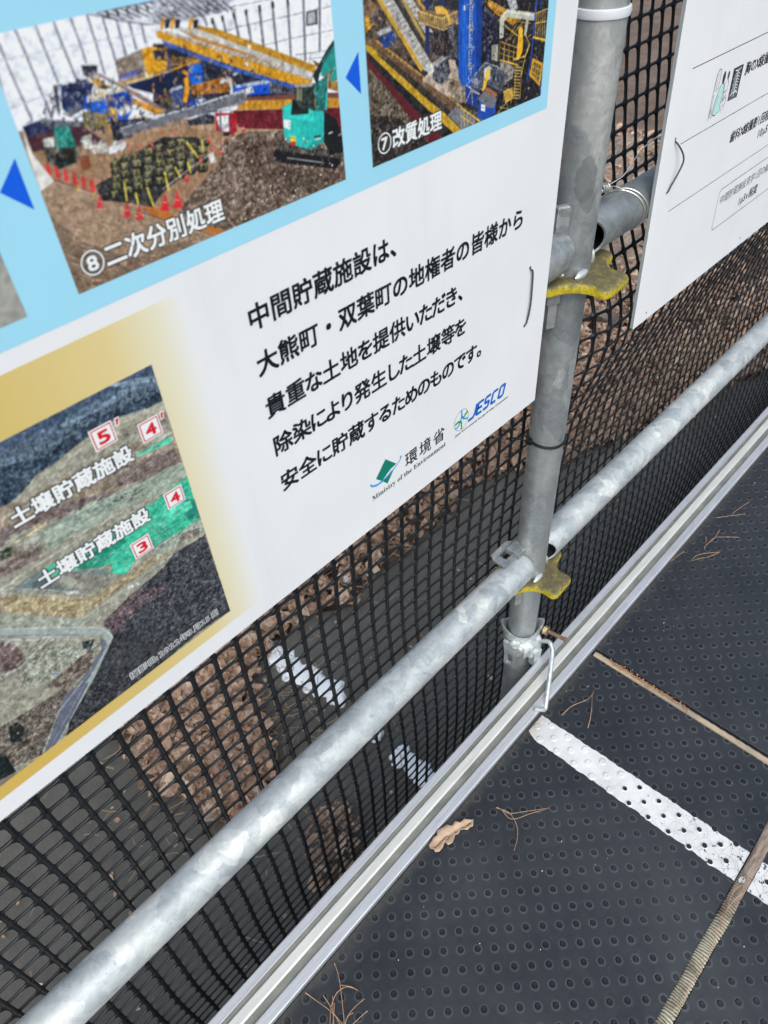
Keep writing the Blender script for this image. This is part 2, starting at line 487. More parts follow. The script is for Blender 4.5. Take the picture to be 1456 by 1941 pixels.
g = NT('leaf_litter', 0.75)
at = g.n('Attribute', attribute_name='tone')
c = g.ramp(at.outputs['Fac'], [(0.0, (0.12, 0.075, 0.055)), (0.25, (0.24, 0.145, 0.10)), (0.5, (0.37, 0.225, 0.15)), (0.8, (0.52, 0.34, 0.235)), (1.0, (0.64, 0.49, 0.37))])
g.col(g.mix(1.0, c, g.ramp(g.noise(90, 4), [(0.3, 0.65), (0.7, 1.1)]), 'MULTIPLY'))
g.b.inputs['Subsurface Weight'].default_value = 0.0
M['leaf'] = g.m
g = NT('forest_floor', 0.9)
a = g.noise(5, 6, 0.65); b = g.voro(26); d = g.noise(60, 5, 0.7)
c = g.ramp(g.math('ADD', g.math('MULTIPLY', a, 0.45), g.math('MULTIPLY', d, 0.55)), [(0.32, (0.06, 0.042, 0.032)), (0.5, (0.15, 0.10, 0.072)), (0.62, (0.24, 0.16, 0.115)), (0.78, (0.34, 0.235, 0.17))])
g.col(c); g.bump(g.math('ADD', d, g.math('MULTIPLY', b, 0.6)), 0.8, 0.02); M['floor'] = g.m
g = NT('weed_control_sheet', 0.72, spec=0.3)
a = g.noise(2.6, 5, 0.6); d = g.noise(26, 5, 0.7); e = g.noise(260, 3, 0.6)
c = g.ramp(g.math('ADD', g.math('MULTIPLY', a, 0.55), g.math('MULTIPLY', d, 0.45)), [(0.34, (0.080, 0.075, 0.063)), (0.52, (0.106, 0.099, 0.084)), (0.72, (0.16, 0.147, 0.124))])
c = g.mix(g.ramp(g.voro(14), [(0.05, 0.5), (0.10, 0.0)]), c, (0.20, 0.17, 0.14))
g.col(c); g.bump(g.math('ADD', g.math('MULTIPLY', d, 1.0), g.math('MULTIPLY', e, 0.2)), 0.5, 0.006); M['sheet'] = g.m
g = NT('melting_snow', 0.35, 0, (0.86, 0.88, 0.90))
g.col(g.ramp(g.noise(45, 4, 0.6), [(0.30, (0.40, 0.39, 0.37)), (0.42, (0.93, 0.94, 0.95))])); g.bump(g.noise(70, 4), 0.5, 0.01); M['snow'] = g.m
g = NT('bark_slab', 0.85)
g.col(g.ramp(g.noise(14, 6, 0.65, stretch=(0.35, 3.2, 1)), [(0.34, (0.085, 0.058, 0.043)), (0.5, (0.20, 0.145, 0.11)), (0.66, (0.36, 0.28, 0.22))]))
g.bump(g.noise(14, 6, 0.65, stretch=(0.35, 3.2, 1)), 0.7, 0.01); M['bark'] = g.m

# ================================================================ SETTING
# ---- ground far below the walkway
ZG = -2.0 + H
n = 70
V = []; F = []
def gcoord(t):
    return math.copysign(abs(t) ** 2.2, t)
for j in range(n + 1):
    for i in range(n + 1):
        u, v = gcoord(i / n * 2 - 1), gcoord(j / n * 2 - 1)
        x, y = 1.5 + u * 60, 1.0 + v * 60
        V.append((x, y, ZG - 0.042 + 0.02 * math.sin(x * 2.1 + y) * math.sin(y * 1.7)))
for j in range(n):
    for i in range(n):
        a = j * (n + 1) + i
        F.append((a, a + 1, a + n + 2, a + n + 1))
ground = tag(mesh_obj('ground', V, F, M['floor'], smooth=True), kind='structure', label='brown forest floor far below the walkway')

# ---- weed control sheet with an uneven far edge
EDGE = [(-3.0, 1.6), (0.0, 1.62), (0.46, 1.53), (0.743, 1.349), (0.914, 1.323), (0.991, 1.275), (1.055, 1.266), (1.168, 1.304), (1.395, 1.281), (1.771, 1.331), (2.0, 1.229), (2.13, 1.114), (2.363, 1.05), (2.684, 0.952), (2.979, 0.874), (3.319, 0.76), (4.2, 0.55), (6.0, 0.3)]
def edge_y(x):
    return float(np.interp(x, [p[0] for p in EDGE], [p[1] for p in EDGE])) + 0.02 * math.sin(x * 23) + 0.012 * math.sin(x * 61 + 1)
V = []; F = []
nx, ny = 150, 26
for i in range(nx + 1):
    x = -3.0 + 9.0 * i / nx
    ye = edge_y(x)
    for j in range(ny + 1):
        y = -1.6 + (ye + 1.6) * (j / ny) ** 0.8
        V.append((x, y, ZG + 0.012 + 0.008 * math.sin(x * 5 + y * 3) + 0.006 * math.sin(x * 17 - y * 9) - (0.012 if j == ny else 0)))
for i in range(nx):
    for j in range(ny):
        a = i * (ny + 1) + j
        F.append((a, a + ny + 1, a + ny + 2, a + 1))
sheet = tag(mesh_obj('weed_sheet', V, F, M['sheet'], smooth=True), 'dark grey brown weed control sheet spread on the ground under the walkway', 'ground sheet')

def inside(px, py, poly):
    c = np.zeros(px.shape, bool)
    k = len(poly)
    j = k - 1
    for i in range(k):
        xi, yi = poly[i]; xj, yj = poly[j]
        if yi != yj:
            c ^= ((yi > py) != (yj > py)) & (px < (xj - xi) * (py - yi) / (yj - yi) + xi)
        j = i
    return c

# ---- fallen leaves: curled leaf-sized faces piled where they lie
def leaf_field(n, poly, box, zf, size, seed, tone=(0.15, 1.0)):
    r = np.random.default_rng(seed)
    out = []
    while len(out) < n:
        x = r.uniform(box[0], box[1], 4000); y = r.uniform(box[2], box[3], 4000)
        ok = inside(x + r.normal(0, 0.02, 4000), y + r.normal(0, 0.02, 4000), poly)
        out += list(zip(x[ok], y[ok]))
    out = np.array(out[:n])
    V = np.zeros((n, 8, 3)); 
    L = np.clip(r.lognormal(math.log((size[0] + size[1]) / 2.1), 0.38, n), size[0] * 0.4, size[1] * 1.25); Wd = L * r.uniform(0.28, 0.75, n)
    yaw = r.uniform(0, 2 * np.pi, n); pit = r.normal(0, 0.26, n); rol = r.normal(0, 0.30, n)
    curl = r.normal(0, 0.25, n); fold = np.abs(r.normal(0.12, 0.14, n))
    tmpl = [(-1, 0), (-0.45, -0.8), (-0.45, 0.8), (0.3, -1), (0.3, 1), (1.0, 0), (-0.45, 0), (0.3, 0)]
    for i, (a, b) in enumerate(tmpl):
        X = a * L / 2; Y = b * Wd / 2
        Z = curl * L * (a * a) * 0.5 + fold * np.abs(Y) * 1.2
        Y2 = Y * np.cos(rol) - Z * np.sin(rol); Z2 = Y * np.sin(rol) + Z * np.cos(rol)
        X2 = X * np.cos(pit) - Z2 * np.sin(pit); Z3 = X * np.sin(pit) + Z2 * np.cos(pit)
        V[:, i, 0] = out[:, 0] + X2 * np.cos(yaw) - Y2 * np.sin(yaw)
        V[:, i, 1] = out[:, 1] + X2 * np.sin(yaw) + Y2 * np.cos(yaw)
        V[:, i, 2] = zf(out[:, 0], out[:, 1], r.random(n)) + Z3
    T = r.uniform(tone[0], tone[1], n)
    return V, T
LQ = [(0, 1, 6), (0, 6, 2), (1, 3, 7, 6), (6, 7, 4, 2), (3, 5, 7), (7, 5, 4)]
def build_leaves(name, sets, label, mat='leaf'):
    Vs = np.concatenate([s[0] for s in sets]); Ts = np.concatenate([s[1] for s in sets])
    n = len(Vs)
    tri = np.array([(0, 1, 6), (0, 6, 2), (1, 3, 7), (1, 7, 6), (6, 7, 4), (6, 4, 2), (3, 5, 7), (7, 5, 4)])
    F = (tri[None] + (np.arange(n) * 8)[:, None, None]).reshape(-1, 3)
    me = bpy.data.meshes.new(name)
    me.vertices.add(n * 8); me.vertices.foreach_set('co', Vs.reshape(-1))
    me.loops.add(len(F) * 3); me.loops.foreach_set('vertex_index', F.reshape(-1).astype(np.int32))
    me.polygons.add(len(F)); me.polygons.foreach_set('loop_start', np.arange(0, len(F) * 3, 3, dtype=np.int32))
    me.update(calc_edges=True)
    at = me.attributes.new('tone', 'FLOAT', 'POINT')
    at.data.foreach_set('value', np.repeat(Ts, 8).astype(np.float32))
    me.materials.append(M[mat])
    o = bpy.data.objects.new(name, me); COL.objects.link(o)
    return tag(o, label, 'fallen leaves', kind='stuff')
B_POLY = [(0.3, 1.5), (0.743, 1.349), (0.914, 1.323), (0.991, 1.275), (1.055, 1.266), (1.168, 1.304), (1.26, 1.295), (1.395, 1.281), (1.771, 1.331), (2.0, 1.229), (2.13, 1.114), (2.363, 1.05), (2.684, 0.952), (2.979, 0.874), (3.319, 0.76), (4.4, 0.55), (6.0, 0.6), (6.0, 3.4), (2.0, 3.2), (0.2, 2.4)]
A_POLY = [(0.19, 1.47), (0.229, 1.43), (0.203, 1.298), (0.198, 1.20), (0.240, 1.03), (0.280, 0.93), (0.350, 0.92), (0.45, 1.03), (0.52, 1.15), (0.586, 1.324), (0.70, 1.349), (0.683, 1.503), (0.46, 1.6), (0.2, 1.6)]
C_POLY = [(0.419, 0.793), (0.478, 0.77), (0.496, 0.705), (0.466, 0.655), (0.38, 0.60), (0.316, 0.643), (0.342, 0.711)]
hum = lambda x, y, u: ZG + 0.02 + 0.035 * u + 0.02 * np.sin(x * 6) * np.sin(y * 5)
low = lambda x, y, u: ZG + 0.03 + 0.035 * u
build_leaves('fallen_leaves', [leaf_field(13500, B_POLY, (0.2, 4.0, 0.5, 2.6), hum, (0.030, 0.062), 3),
                               leaf_field(2600, B_POLY, (2.0, 6.0, 0.5, 3.4), hum, (0.045, 0.09), 4)],
             'deep drift of brown fallen leaves on the slope beyond the dark sheet')
build_leaves('fallen_leaves', [leaf_field(1900, A_POLY, (0.15, 0.75, 0.95, 1.62), low, (0.028, 0.065), 5, (0.4, 1.0))],
             'orange brown heap of leaves lying on the dark sheet, seen above the long lower rail')
build_leaves('fallen_leaves', [leaf_field(90, C_POLY, (0.3, 0.5, 0.6, 0.8), low, (0.03, 0.05), 6, (0.4, 1.0))],
             'small tuft of leaves on the dark sheet close to the deck edge, below the lower rail')
SC_POLY = [(-1.5, 0.1), (3.2, 0.1), (3.0, 0.9), (1.2, 1.25), (-1.5, 1.5)]
build_leaves('scattered_litter', [leaf_field(240, SC_POLY, (-1.5, 3.2, 0.1, 1.5), lambda x, y, u: ZG + 0.024 + 0.006 * u, (0.006, 0.02), 8, (0.5, 1.0))],
             'tiny scraps of leaf and grit sprinkled over the dark sheet')
# loose needles and grass stalks on the sheet
mb = MB(); r_ = random.Random(3)
for i in range(2100):
    if i >= 620:
        x = r_.uniform(0.7, 3.6); y = max(edge_y(x) - 0.05, 0) + abs(r_.gauss(0, 0.35))
    elif i < 500:
        x, y = r_.gauss(0.42, 0.15), r_.gauss(1.25, 0.20)
    else:
        x, y = r_.uniform(-0.8, 3.0), r_.uniform(0.3, 1.2)
    a = r_.uniform(0, 6.28); L = r_.uniform(0.03, 0.09); k = r_.uniform(-0.01, 0.01)
    z = ZG + 0.035 + r_.uniform(0, 0.03) + (0.03 if i >= 620 else 0)
    d = Vector((math.cos(a), math.sin(a), r_.uniform(-0.1, 0.25))) * L / 2; q = Vector((-math.sin(a), math.cos(a), 0)) * k
    c0 = Vector((x, y, z))
    mb.tube([c0 - d, c0 + q, c0 + d], 0.0012, 3)
tag(mb.build('loose_needles', M['straw']), 'thin dry needles and stalks strewn over the dark sheet and leaves', 'pine needles', kind='stuff')

# ---- remains of snow in the fold of the sheet
def snow(x0, y0, y1, wid, label, seed):
    """thin ragged ribbon of old snow; its edge wanders and it lies only a finger thick"""
    r = random.Random(seed); st = 0.004
    ph = [r.uniform(0, 6) for _ in range(8)]
    def c(y): return x0 + 0.005 * math.sin(y * 7 + ph[0]) + 0.003 * math.sin(y * 27 + ph[1])
    def w(y, s):
        t = (y - y0) / (y1 - y0)
        e = max(0.0, min(1.0, min(t, 1 - t) * 7)) ** 0.5
        return wid * e * (0.72 + 0.22 * math.sin(y * 13 + ph[2] + s) + 0.12 * math.sin(y * 63 + ph[3] * (1 + s)) + 0.09 * math.sin(y * 151 + ph[4] + s * 2))
    ny = int((y1 - y0) / st); nx = 14
    V = []; F = []
    for j in range(ny + 1):
        y = y0 + (y1 - y0) * j / ny
        l, q = c(y) - w(y, 0), c(y) + w(y, 1.7)
        for i in range(nx + 1):
            t = i / nx
            x = l + (q - l) * t
            h = 0.013 * (1 - (2 * t - 1) ** 4) + 0.0012 * math.sin(x * 190 + ph[5]) * math.sin(y * 130 + ph[6]) + 0.002 * math.sin(x * 70 + y * 25 + ph[7])
            V.append((x + 0.002 * math.sin(y * 300 + i), y, ZG + 0.018 + (h if 0 < i < nx else -0.006)))
    for j in range(ny):
        for i in range(nx):
            a = j * (nx + 1) + i
            F.append((a, a + 1, a + nx + 2, a + nx + 1))
    return tag(mesh_obj('snow_patch', V, F, M['snow'], smooth=True), label, 'snow', 'patches of melting snow')
snow(0.712, 0.985, 1.365, 0.056, 'long white streak of melting snow above the lower rail', 1)
snow(0.714, 0.825, 0.905, 0.040, 'small snow remnant just under the lower rail', 2)
snow(0.708, 0.570, 0.775, 0.050, 'white ribbon of snow right beside the aluminium deck edge', 3)
snow(1.115, 1.325, 1.385, 0.045, 'faint white snow remnant among the brown leaves', 4)

# ---- rough bark-faced slab behind the net between the two boards
mb = MB()
n = 26
V = []; F = []
for i in range(n + 1):
    for j in range(13):
        x = 3.15 + 2.6 * i / n; y = 1.45 + 1.5 * j / 12 + 0.02 * math.sin(i * 1.3)
        V.append((x, y, ZG + 0.05 + 0.02 * math.sin(j * 1.9) + 0.008 * math.sin(i * 2.3 + j)))
for i in range(n):
    for j in range(12):
        a = i * 13 + j
        F.append((a, a + 13, a + 14, a + 1))
base = len(V)
rim = [i * 13 for i in range(n + 1)] + [n * 13 + j for j in range(1, 13)] + [i * 13 + 12 for i in range(n - 1, -1, -1)] + [j for j in range(11, 0, -1)]
for q in rim:
    V.append((V[q][0], V[q][1], ZG - 0.02))
for k in range(len(rim)):
    F.append((rim[k], rim[(k + 1) % len(rim)], base + (k + 1) % len(rim), base + k))
tag(mesh_obj('bark_slab', V, F, M['bark'], smooth=True), 'pale tan slab of rough bark lying on the ground behind the net, between post and right board', 'bark slab')

# ================================================================ WALKWAY DECK
ZR = 0.010            # top of the aluminium rail
ZM = 0.0              # mat surface
deck = empty('walkway_deck', (1.2, 0.0, -0.07), 'scaffold walkway deck edged with a silvery aluminium rail', 'walkway')
deck['kind'] = 'structure'
MB().box(-1.3, 4.4, -1.4, 0.297, -0.055, -0.006).build('deck_plate', M['deck'], deck, smooth=False)
# extruded rail profile: (y, z)
prof = [(0.358, -0.095), (0.3582, ZR - 0.0012), (0.3568, ZR), (0.3472, ZR), (0.3462, ZR + 0.0006), (0.3448, ZR + 0.0004), (0.3440, ZR - 0.0022),
        (0.3392, ZR - 0.0034), (0.3382, ZR - 0.0006), (0.3372, ZR), (0.3262, ZR), (0.3235, ZR - 0.0009), (0.3214, ZR - 0.0034), (0.3140, ZR - 0.0046),
        (0.3128, ZR - 0.0018), (0.3116, ZR - 0.0010), (0.2992, ZR - 0.0010), (0.2978, ZR - 0.0022), (0.2972, -0.095)]
def extrude(prof, x0, x1, mats, parent, name, seg=1):
    V = []; F = []; mi = []
    for i in range(seg + 1):
        x = x0 + (x1 - x0) * i / seg
        V += [(x, y, z) for y, z in prof]
    k = len(prof)
    for i in range(seg):
        for j in range(k - 1):
            F.append((i * k + j, (i + 1) * k + j, (i + 1) * k + j + 1, i * k + j + 1)); mi.append(mats[1][j])
    o = mesh_obj(name, V, F, None, parent)
    for m in mats[0]:
        o.data.materials.append(m)
    o.data.polygons.foreach_set('material_index', mi)
    return o
side = [0] * 18
for j in (5, 6, 7):
    side[j] = 2
for j in (8, 9, 10):
    side[j] = 1
for j in (11, 12, 13):
    side[j] = 2
extrude(prof, -1.3, 4.4, ([M['alu'], M['alu_cream'], M['groove']], side), deck, 'edge_rail')
V0 = MB().box(-1.3, 4.4, 0.2972, 0.3578, -0.0952, -0.0948); V0.build('rail_foot', M['alu'], deck, smooth=False)

# ---- mats with moulded studs
def stud_template(n=10):
    prof = [(0.0049, -0.0003), (0.0042, 0.0002), (0.0039, 0.0016), (0.0034, 0.0021), (0.0022, 0.0020)]
    V = []; F = []
    for r, h in prof:
        for i in range(n):
            V.append((r * math.cos(6.2832 * i / n), r * math.sin(6.2832 * i / n), h))
    for k in range(len(prof) - 1):
        for i in range(n):
            j = (i + 1) % n
            F.append((k * n + i, k * n + j, (k + 1) * n + j, (k + 1) * n + i))
    V.append((0, 0, 0.0015))
    for i in range(n):
        F.append(((len(prof) - 1) * n + i, (len(prof) - 1) * n + (i + 1) % n, len(V) - 1))
    return V, F
def lattice(x0, y0, xa, xb, ya, yb, marg=0.012):
    P = []
    for gx, gy in ((x0, y0), (x0 + PX / 2, y0 - PYY / 2)):
        for i in range(-160, 160):
            for j in range(-160, 160):
                x, y = gx + i * PX, gy + j * PYY
                if xa + marg < x < xb - marg and ya + marg < y < yb - marg * 0.6:
                    P.append((x, y))
    return P
def rubber_mat(xa, xb, ya, yb, x0, y0, label, name='rubber_mat'):
    root = empty(name, ((xa + xb) / 2, (ya + yb) / 2, -0.006), label, 'rubber mat', 'black studded rubber mats on the walkway')
    m = mat_material('studded_rubber', x0, y0)
    mb = MB().box(xa, xb, ya, yb, -0.0055, 0.0, bev=0.0012)
    mb.build('mat_sheet', m, root, smooth=False)
    P = lattice(x0, y0, xa, xb, ya, yb)
    # only the stretch of deck the camera could see carries studs
    P = [p for p in P if -0.5 < p[0] < 3.3 and p[1] > -1.1]
    tv, tf = stud_template()
    tv = np.array(tv); n = len(tv)
    A = np.array([(x, y, 0) for x, y in P])
    V = (tv[None] + A[:, None]).reshape(-1, 3)
    F = [tuple(i + k * n for i in f) for k in range(len(P)) for f in tf]
    o = mesh_obj('studs', V, F, m, root, smooth=True)
    o.data.set_sharp_from_angle(angle=math.radians(50))
    tag(o, kind='stuff')
    return P
PA_ = rubber_mat(-1.25, 0.781, -0.0625, 0.2962, 0.1328, 0.2852, 'black studded mat between aluminium rail and ribbed trim, with the oak leaf on it')
rubber_mat(0.7985, 4.35, -0.0625, 0.2962, 0.8253, 0.2217, 'black studded mat beyond the wooden batten, farther along the rail')
rubber_mat(-1.25, 0.790, -1.35, -0.0795, 0.4083, -0.0969, 'black studded mat in the bottom right corner, outside the ribbed trim')
rubber_mat(0.8075, 4.35, -1.35, -0.0795, 0.8500, -0.0969, 'black studded mat outside the trim and beyond the batten line')

# ---- painted line across the mats
def paint(ya, yb, P):
    V = []; F = []
    n = max(4, int((yb - ya) / 0.004))
    L = []
    for i in range(n + 1):
        y = ya + (yb - ya) * i / n
        t = (0.2905 - y) / 0.35
        xl = 0.5730 + 0.005 * t + 0.0007 * math.sin(y * 90) + 0.0005 * math.sin(y * 340 + 2) + (0.0008 if int(y * 60) % 5 == 0 else 0)
        xr = 0.6190 + 0.0115 * t + 0.0006 * math.sin(y * 110 + 1) + 0.0005 * math.sin(y * 410)
        xl += 0.006 * max(0, (y - 0.275) / 0.015) if y > 0.275 else 0
        L.append((y, xl, xr))
        for k in range(7):
            V.append((xl + (xr - xl) * k / 6, y, 0.0006))
    for i in range(n):
        for k in range(6):
            a = i * 7 + k
            F.append((a, a + 1, a + 8, a + 7))
    base = len(V)
    # studs buried under thick paint near the rail
    tv, tf = stud_template(12)
    for (x, y) in P:
        if ya < y < yb and 0.577 < x < 0.620 and y > 0.125:
            k = len(V)
            s = 1.22
            V += [(x + a * s * 1.05, y + b * s * 1.05, c * 0.82 + 0.0007) for a, b, c in tv]
            F += [tuple(i + k for i in f) for f in tf]
    # farther out the paint only climbs the flanks; the tops are worn through
    for (x, y) in P:
        if ya < y < yb and 0.579 < x < 0.626 and y <= 0.125:
            k = len(V)
            for r, h in ((0.0052, 0.0006), (0.0043, 0.0012), (0.0037 - 0.0006 * max(0, y / 0.125), 0.0019)):
                for q in range(12):
                    a = 2 * math.pi * q / 12
                    V.append((x + r * math.cos(a) * (1 + 0.06 * math.sin(q * 5 + x * 900)), y + r * math.sin(a), h + 0.0002))
            for r in range(2):
                for q in range(12):
                    F.append((k + r * 12 + q, k + r * 12 + (q + 1) % 12, k + (r + 1) * 12 + (q + 1) % 12, k + (r + 1) * 12 + q))
    return V, F
V, F = paint(-0.0615, 0.2915, PA_)
o = mesh_obj('painted_line', V, F, M['paint'], smooth=True)
tag(o, 'worn white painted line crossing the mat from rail to ribbed trim', 'painted line', 'white painted line on the mats', 'structure')
V, F = paint(-0.60, -0.0805, lattice(0.4083, -0.0969, -1.25, 0.790, -1.35, -0.0795))
o = mesh_obj('painted_line', V, F, M['paint'], smooth=True)
tag(o, 'cracked end of the white line outside the ribbed trim', 'painted line', 'white painted line on the mats', 'structure')

# ---- wooden batten in the gap between two mats
V = []; F = []
n = 90
pr = [(-0.0062, -0.006), (-0.0060, -0.0010), (-0.0052, -0.0002), (0.0030, 0.0003), (0.0038, -0.0004), (0.0040, -0.006)]
for i in range(n + 1):
    y = -0.060 + 0.352 * i / n
    for a, b in pr:
        V.append((0.7882 + a + 0.0004 * math.sin(i * 1.7 + a * 900), y, b + 0.0003 * math.sin(i * 2.9)))
for i in range(n):
    for j in range(5):
        a = i * 6 + j
        F.append((a, a + 1, a + 7, a + 6))
tag(mesh_obj('wood_batten', V, F, M['batten'], smooth=True), 'thin weathered wooden batten filling the gap between two mats', 'batten')
mb = MB(); r_ = random.Random(12)
for i in range(150):
    t = r_.random(); y = 0.262 - 0.15 * t + r_.gauss(0, 0.002); x = 0.7895 + r_.gauss(0, 0.0022)
    a = r_.uniform(0, 6.28); L = r_.uniform(0.002, 0.007)
    d = Vector((math.cos(a) * .8, math.sin(a), r_.uniform(0, 0.5))) * L
    p = Vector((x, y, 0.0015 + r_.random() * 0.002))
    mb.tube([p - d * .5, p, p + d * .5], [0.0003, r_.uniform(0.0006, 0.0014), 0.0003], 4)
tag(mb.build('bud_debris', M['debris']), 'orange brown bud scales caught along the wooden batten', 'plant debris', kind='stuff')

# ---- ribbed trim over the long joint: uneven wound ribs with the groove shade painted dark between them
V = []; F = []; DT = []
seg = 10
r_ = random.Random(44)
xs = []; x = -0.2
while x < 1.9:
    p = r_.uniform(0.0033, 0.0050)
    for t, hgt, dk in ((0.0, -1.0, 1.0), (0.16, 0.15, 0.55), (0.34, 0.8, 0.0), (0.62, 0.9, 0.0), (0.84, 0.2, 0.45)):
        xs.append((x + t * p, hgt, dk, r_.uniform(0.75, 1.15)))
    x += p
for (x, hgt, dk, am) in xs:
    rib = 1.0 if x < 0.545 else max(0.12, 1 - (x - 0.545) / 0.03)
    if 0.567 < x < 0.60: rib = 0.5
    rr = 0.0084 + rib * 0.0009 * hgt * am + 0.0003 * math.sin(x * 33) * math.sin(x * 71)
    wv = 0.0006 * math.sin(x * 19) + 0.0004 * math.sin(x * 57)
    for k in range(seg + 1):
        a = math.pi * k / seg
        sh = (0.0011 * math.sin(x * 140 + 2) + 0.0006 * math.sin(k * 1.3 + x * 300)) * math.cos(a) * rib
        V.append((x + sh, -0.071 + wv + rr * math.cos(a), -0.0005 + rr * 0.42 * math.sin(a)))
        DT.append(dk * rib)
for i in range(len(xs) - 1):
    for k in range(seg):
        a = i * (seg + 1) + k
        F.append((a, a + 1, a + seg + 2, a + seg + 1))
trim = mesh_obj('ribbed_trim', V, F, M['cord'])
trim.data.attributes.new('dirt_and_shade', 'FLOAT', 'POINT').data.foreach_set('value', DT)
tag(trim, 'beige ribbed cord-like trim along the joint of the mats, crossing the white line', 'edge trim')
# torn scrap of white paint stuck on the trim
V = []; F = []
pts = [(0.5800, -0.0665), (0.5845, -0.0650), (0.5900, -0.0665), (0.5915, -0.0705), (0.5880, -0.0735), (0.5820, -0.0720)]
for x, y in pts:
    V.append((x, y, -0.0002 + 0.0087 * 0.42 * math.sqrt(max(0, 1 - ((y + 0.071) / 0.0092) ** 2)) + 0.0004))
tag(mesh_obj('paint_scrap', V, [tuple(range(6))], M['paint']), 'scrap of white paint stuck on the ribbed trim where the line crosses it', 'paint flake')

# ================================================================ SCAFFOLD
PXX, PYC = 0.706, 0.401        # post axis
post = empty('scaffold_post', (PXX, PYC, ZG), 'grey galvanised scaffold post with two yellow socket flanges', 'scaffold post')
MB().lathe((PXX, PYC, 0), [(0.0243, ZG), (0.0243, 1.75)], 64).build('post_tube', M['galv_post'], post)
MB().lathe((PXX, PYC, 0.984), [(0.0243, -0.0042), (0.0262, -0.0036), (0.0268, 0), (0.0262, 0.0034), (0.0243, 0.004)], 48, cap=False).build('band', M['band'], post)

def outline_smooth(pts, sub=5):
    n = len(pts); out = []
    P = [Vector((*p, 0)) for p in pts]
    for i in range(n):
        a, b, c, d = P[i - 1], P[i], P[(i + 1) % n], P[(i + 2) % n]
        for k in range(sub):
            t = k / sub
            v = 0.5 * ((2 * b) + (c - a) * t + (2 * a - 5 * b + 4 * c - d) * t * t + (-a + 3 * b - 3 * c + d) * t ** 3)
            out.append((v.x, v.y))
    return out
LOBE = [(-0.0645, 0.006), (-0.0640, -0.004), (-0.0580, -0.0115), (-0.0470, -0.0165), (-0.0360, -0.0235), (-0.0275, -0.0345), (-0.0240, -0.0480), (-0.0250, -0.0590), (-0.0200, -0.0655), (-0.0080, -0.0660), (0.0080, -0.0655), (0.0230, -0.0640), (0.0275, -0.0570), (0.0265, -0.0450), (0.0300, -0.0350), (0.0390, -0.0275), (0.0520, -0.0235), (0.0620, -0.0210), (0.0670, -0.0130), (0.0660, -0.0020), (0.0600, 0.0050), (0.0470, 0.0060), (0.0360, 0.0110), (0.0300, 0.0200), (0.0280, 0.0340), (0.0290, 0.0460), (0.0230, 0.0520), (0.0, 0.0530), (-0.0230, 0.0520), (-0.0290, 0.0460), (-0.0280, 0.0340), (-0.0300, 0.0210), (-0.0370, 0.0130), (-0.0500, 0.0110)]
def flange(z):
    ol = outline_smooth(LOBE, 3)
    n = len(ol); V = []; F = []
    rings = [(0.0, 0.0), (0.3, 0.0004), (0.62, 0.0009), (0.86, 0.0004), (0.955, -0.0012), (1.0, -0.0042), (1.005, -0.0082), (0.985, -0.0105), (0.95, -0.0098), (0.6, -0.0075), (0.0, -0.0075)]
    for s, h in rings:
        for (x, y) in ol:
            d = math.hypot(x, y); r0 = 0.0240
            rr = r0 + (d - r0) * s
            hh = h
            V.append((PXX + x / d * rr, PYC + y / d * rr, z + hh))
    for k in range(len(rings) - 1):
        for i in range(n):
            j = (i + 1) % n
            F.append((k * n + i, k * n + j, (k + 1) * n + j, (k + 1) * n + i))
    mb = MB(); mb.add(V, F)
    mb.build('socket_flange', M['yellow'], post)
    def blob(c, r, s):
        V = []; F = []
        for a in range(7):
            t = math.pi * a / 6
            for b in range(12):
                p = 2 * math.pi * b / 12
                V.append((c[0] + r * s[0] * math.sin(t) * math.cos(p), c[1] + r * s[1] * math.sin(t) * math.sin(p), c[2] + r * s[2] * math.cos(t)))
        for a in range(6):
            for b in range(12):
                F.append((a * 12 + b, a * 12 + (b + 1) % 12, (a + 1) * 12 + (b + 1) % 12, (a + 1) * 12 + b))
        return V, F
    for c, s in (((PXX - 0.012, PYC - 0.0245, z + 0.0030), (1.7, 0.6, 0.65)), ((PXX + 0.0262, PYC - 0.0105, z + 0.0060), (0.6, 0.9, 1.5)), ((PXX - 0.0262, PYC - 0.002, z + 0.003), (0.5, 1.2, 0.7))):
        m2 = MB(); m2.add(*blob(c, 0.0075, s)); m2.build('weld_bead', M['weld'], post)
ZF1, ZF2 = -0.900 + H, -0.386 + H
flange(ZF1); flange(ZF2)

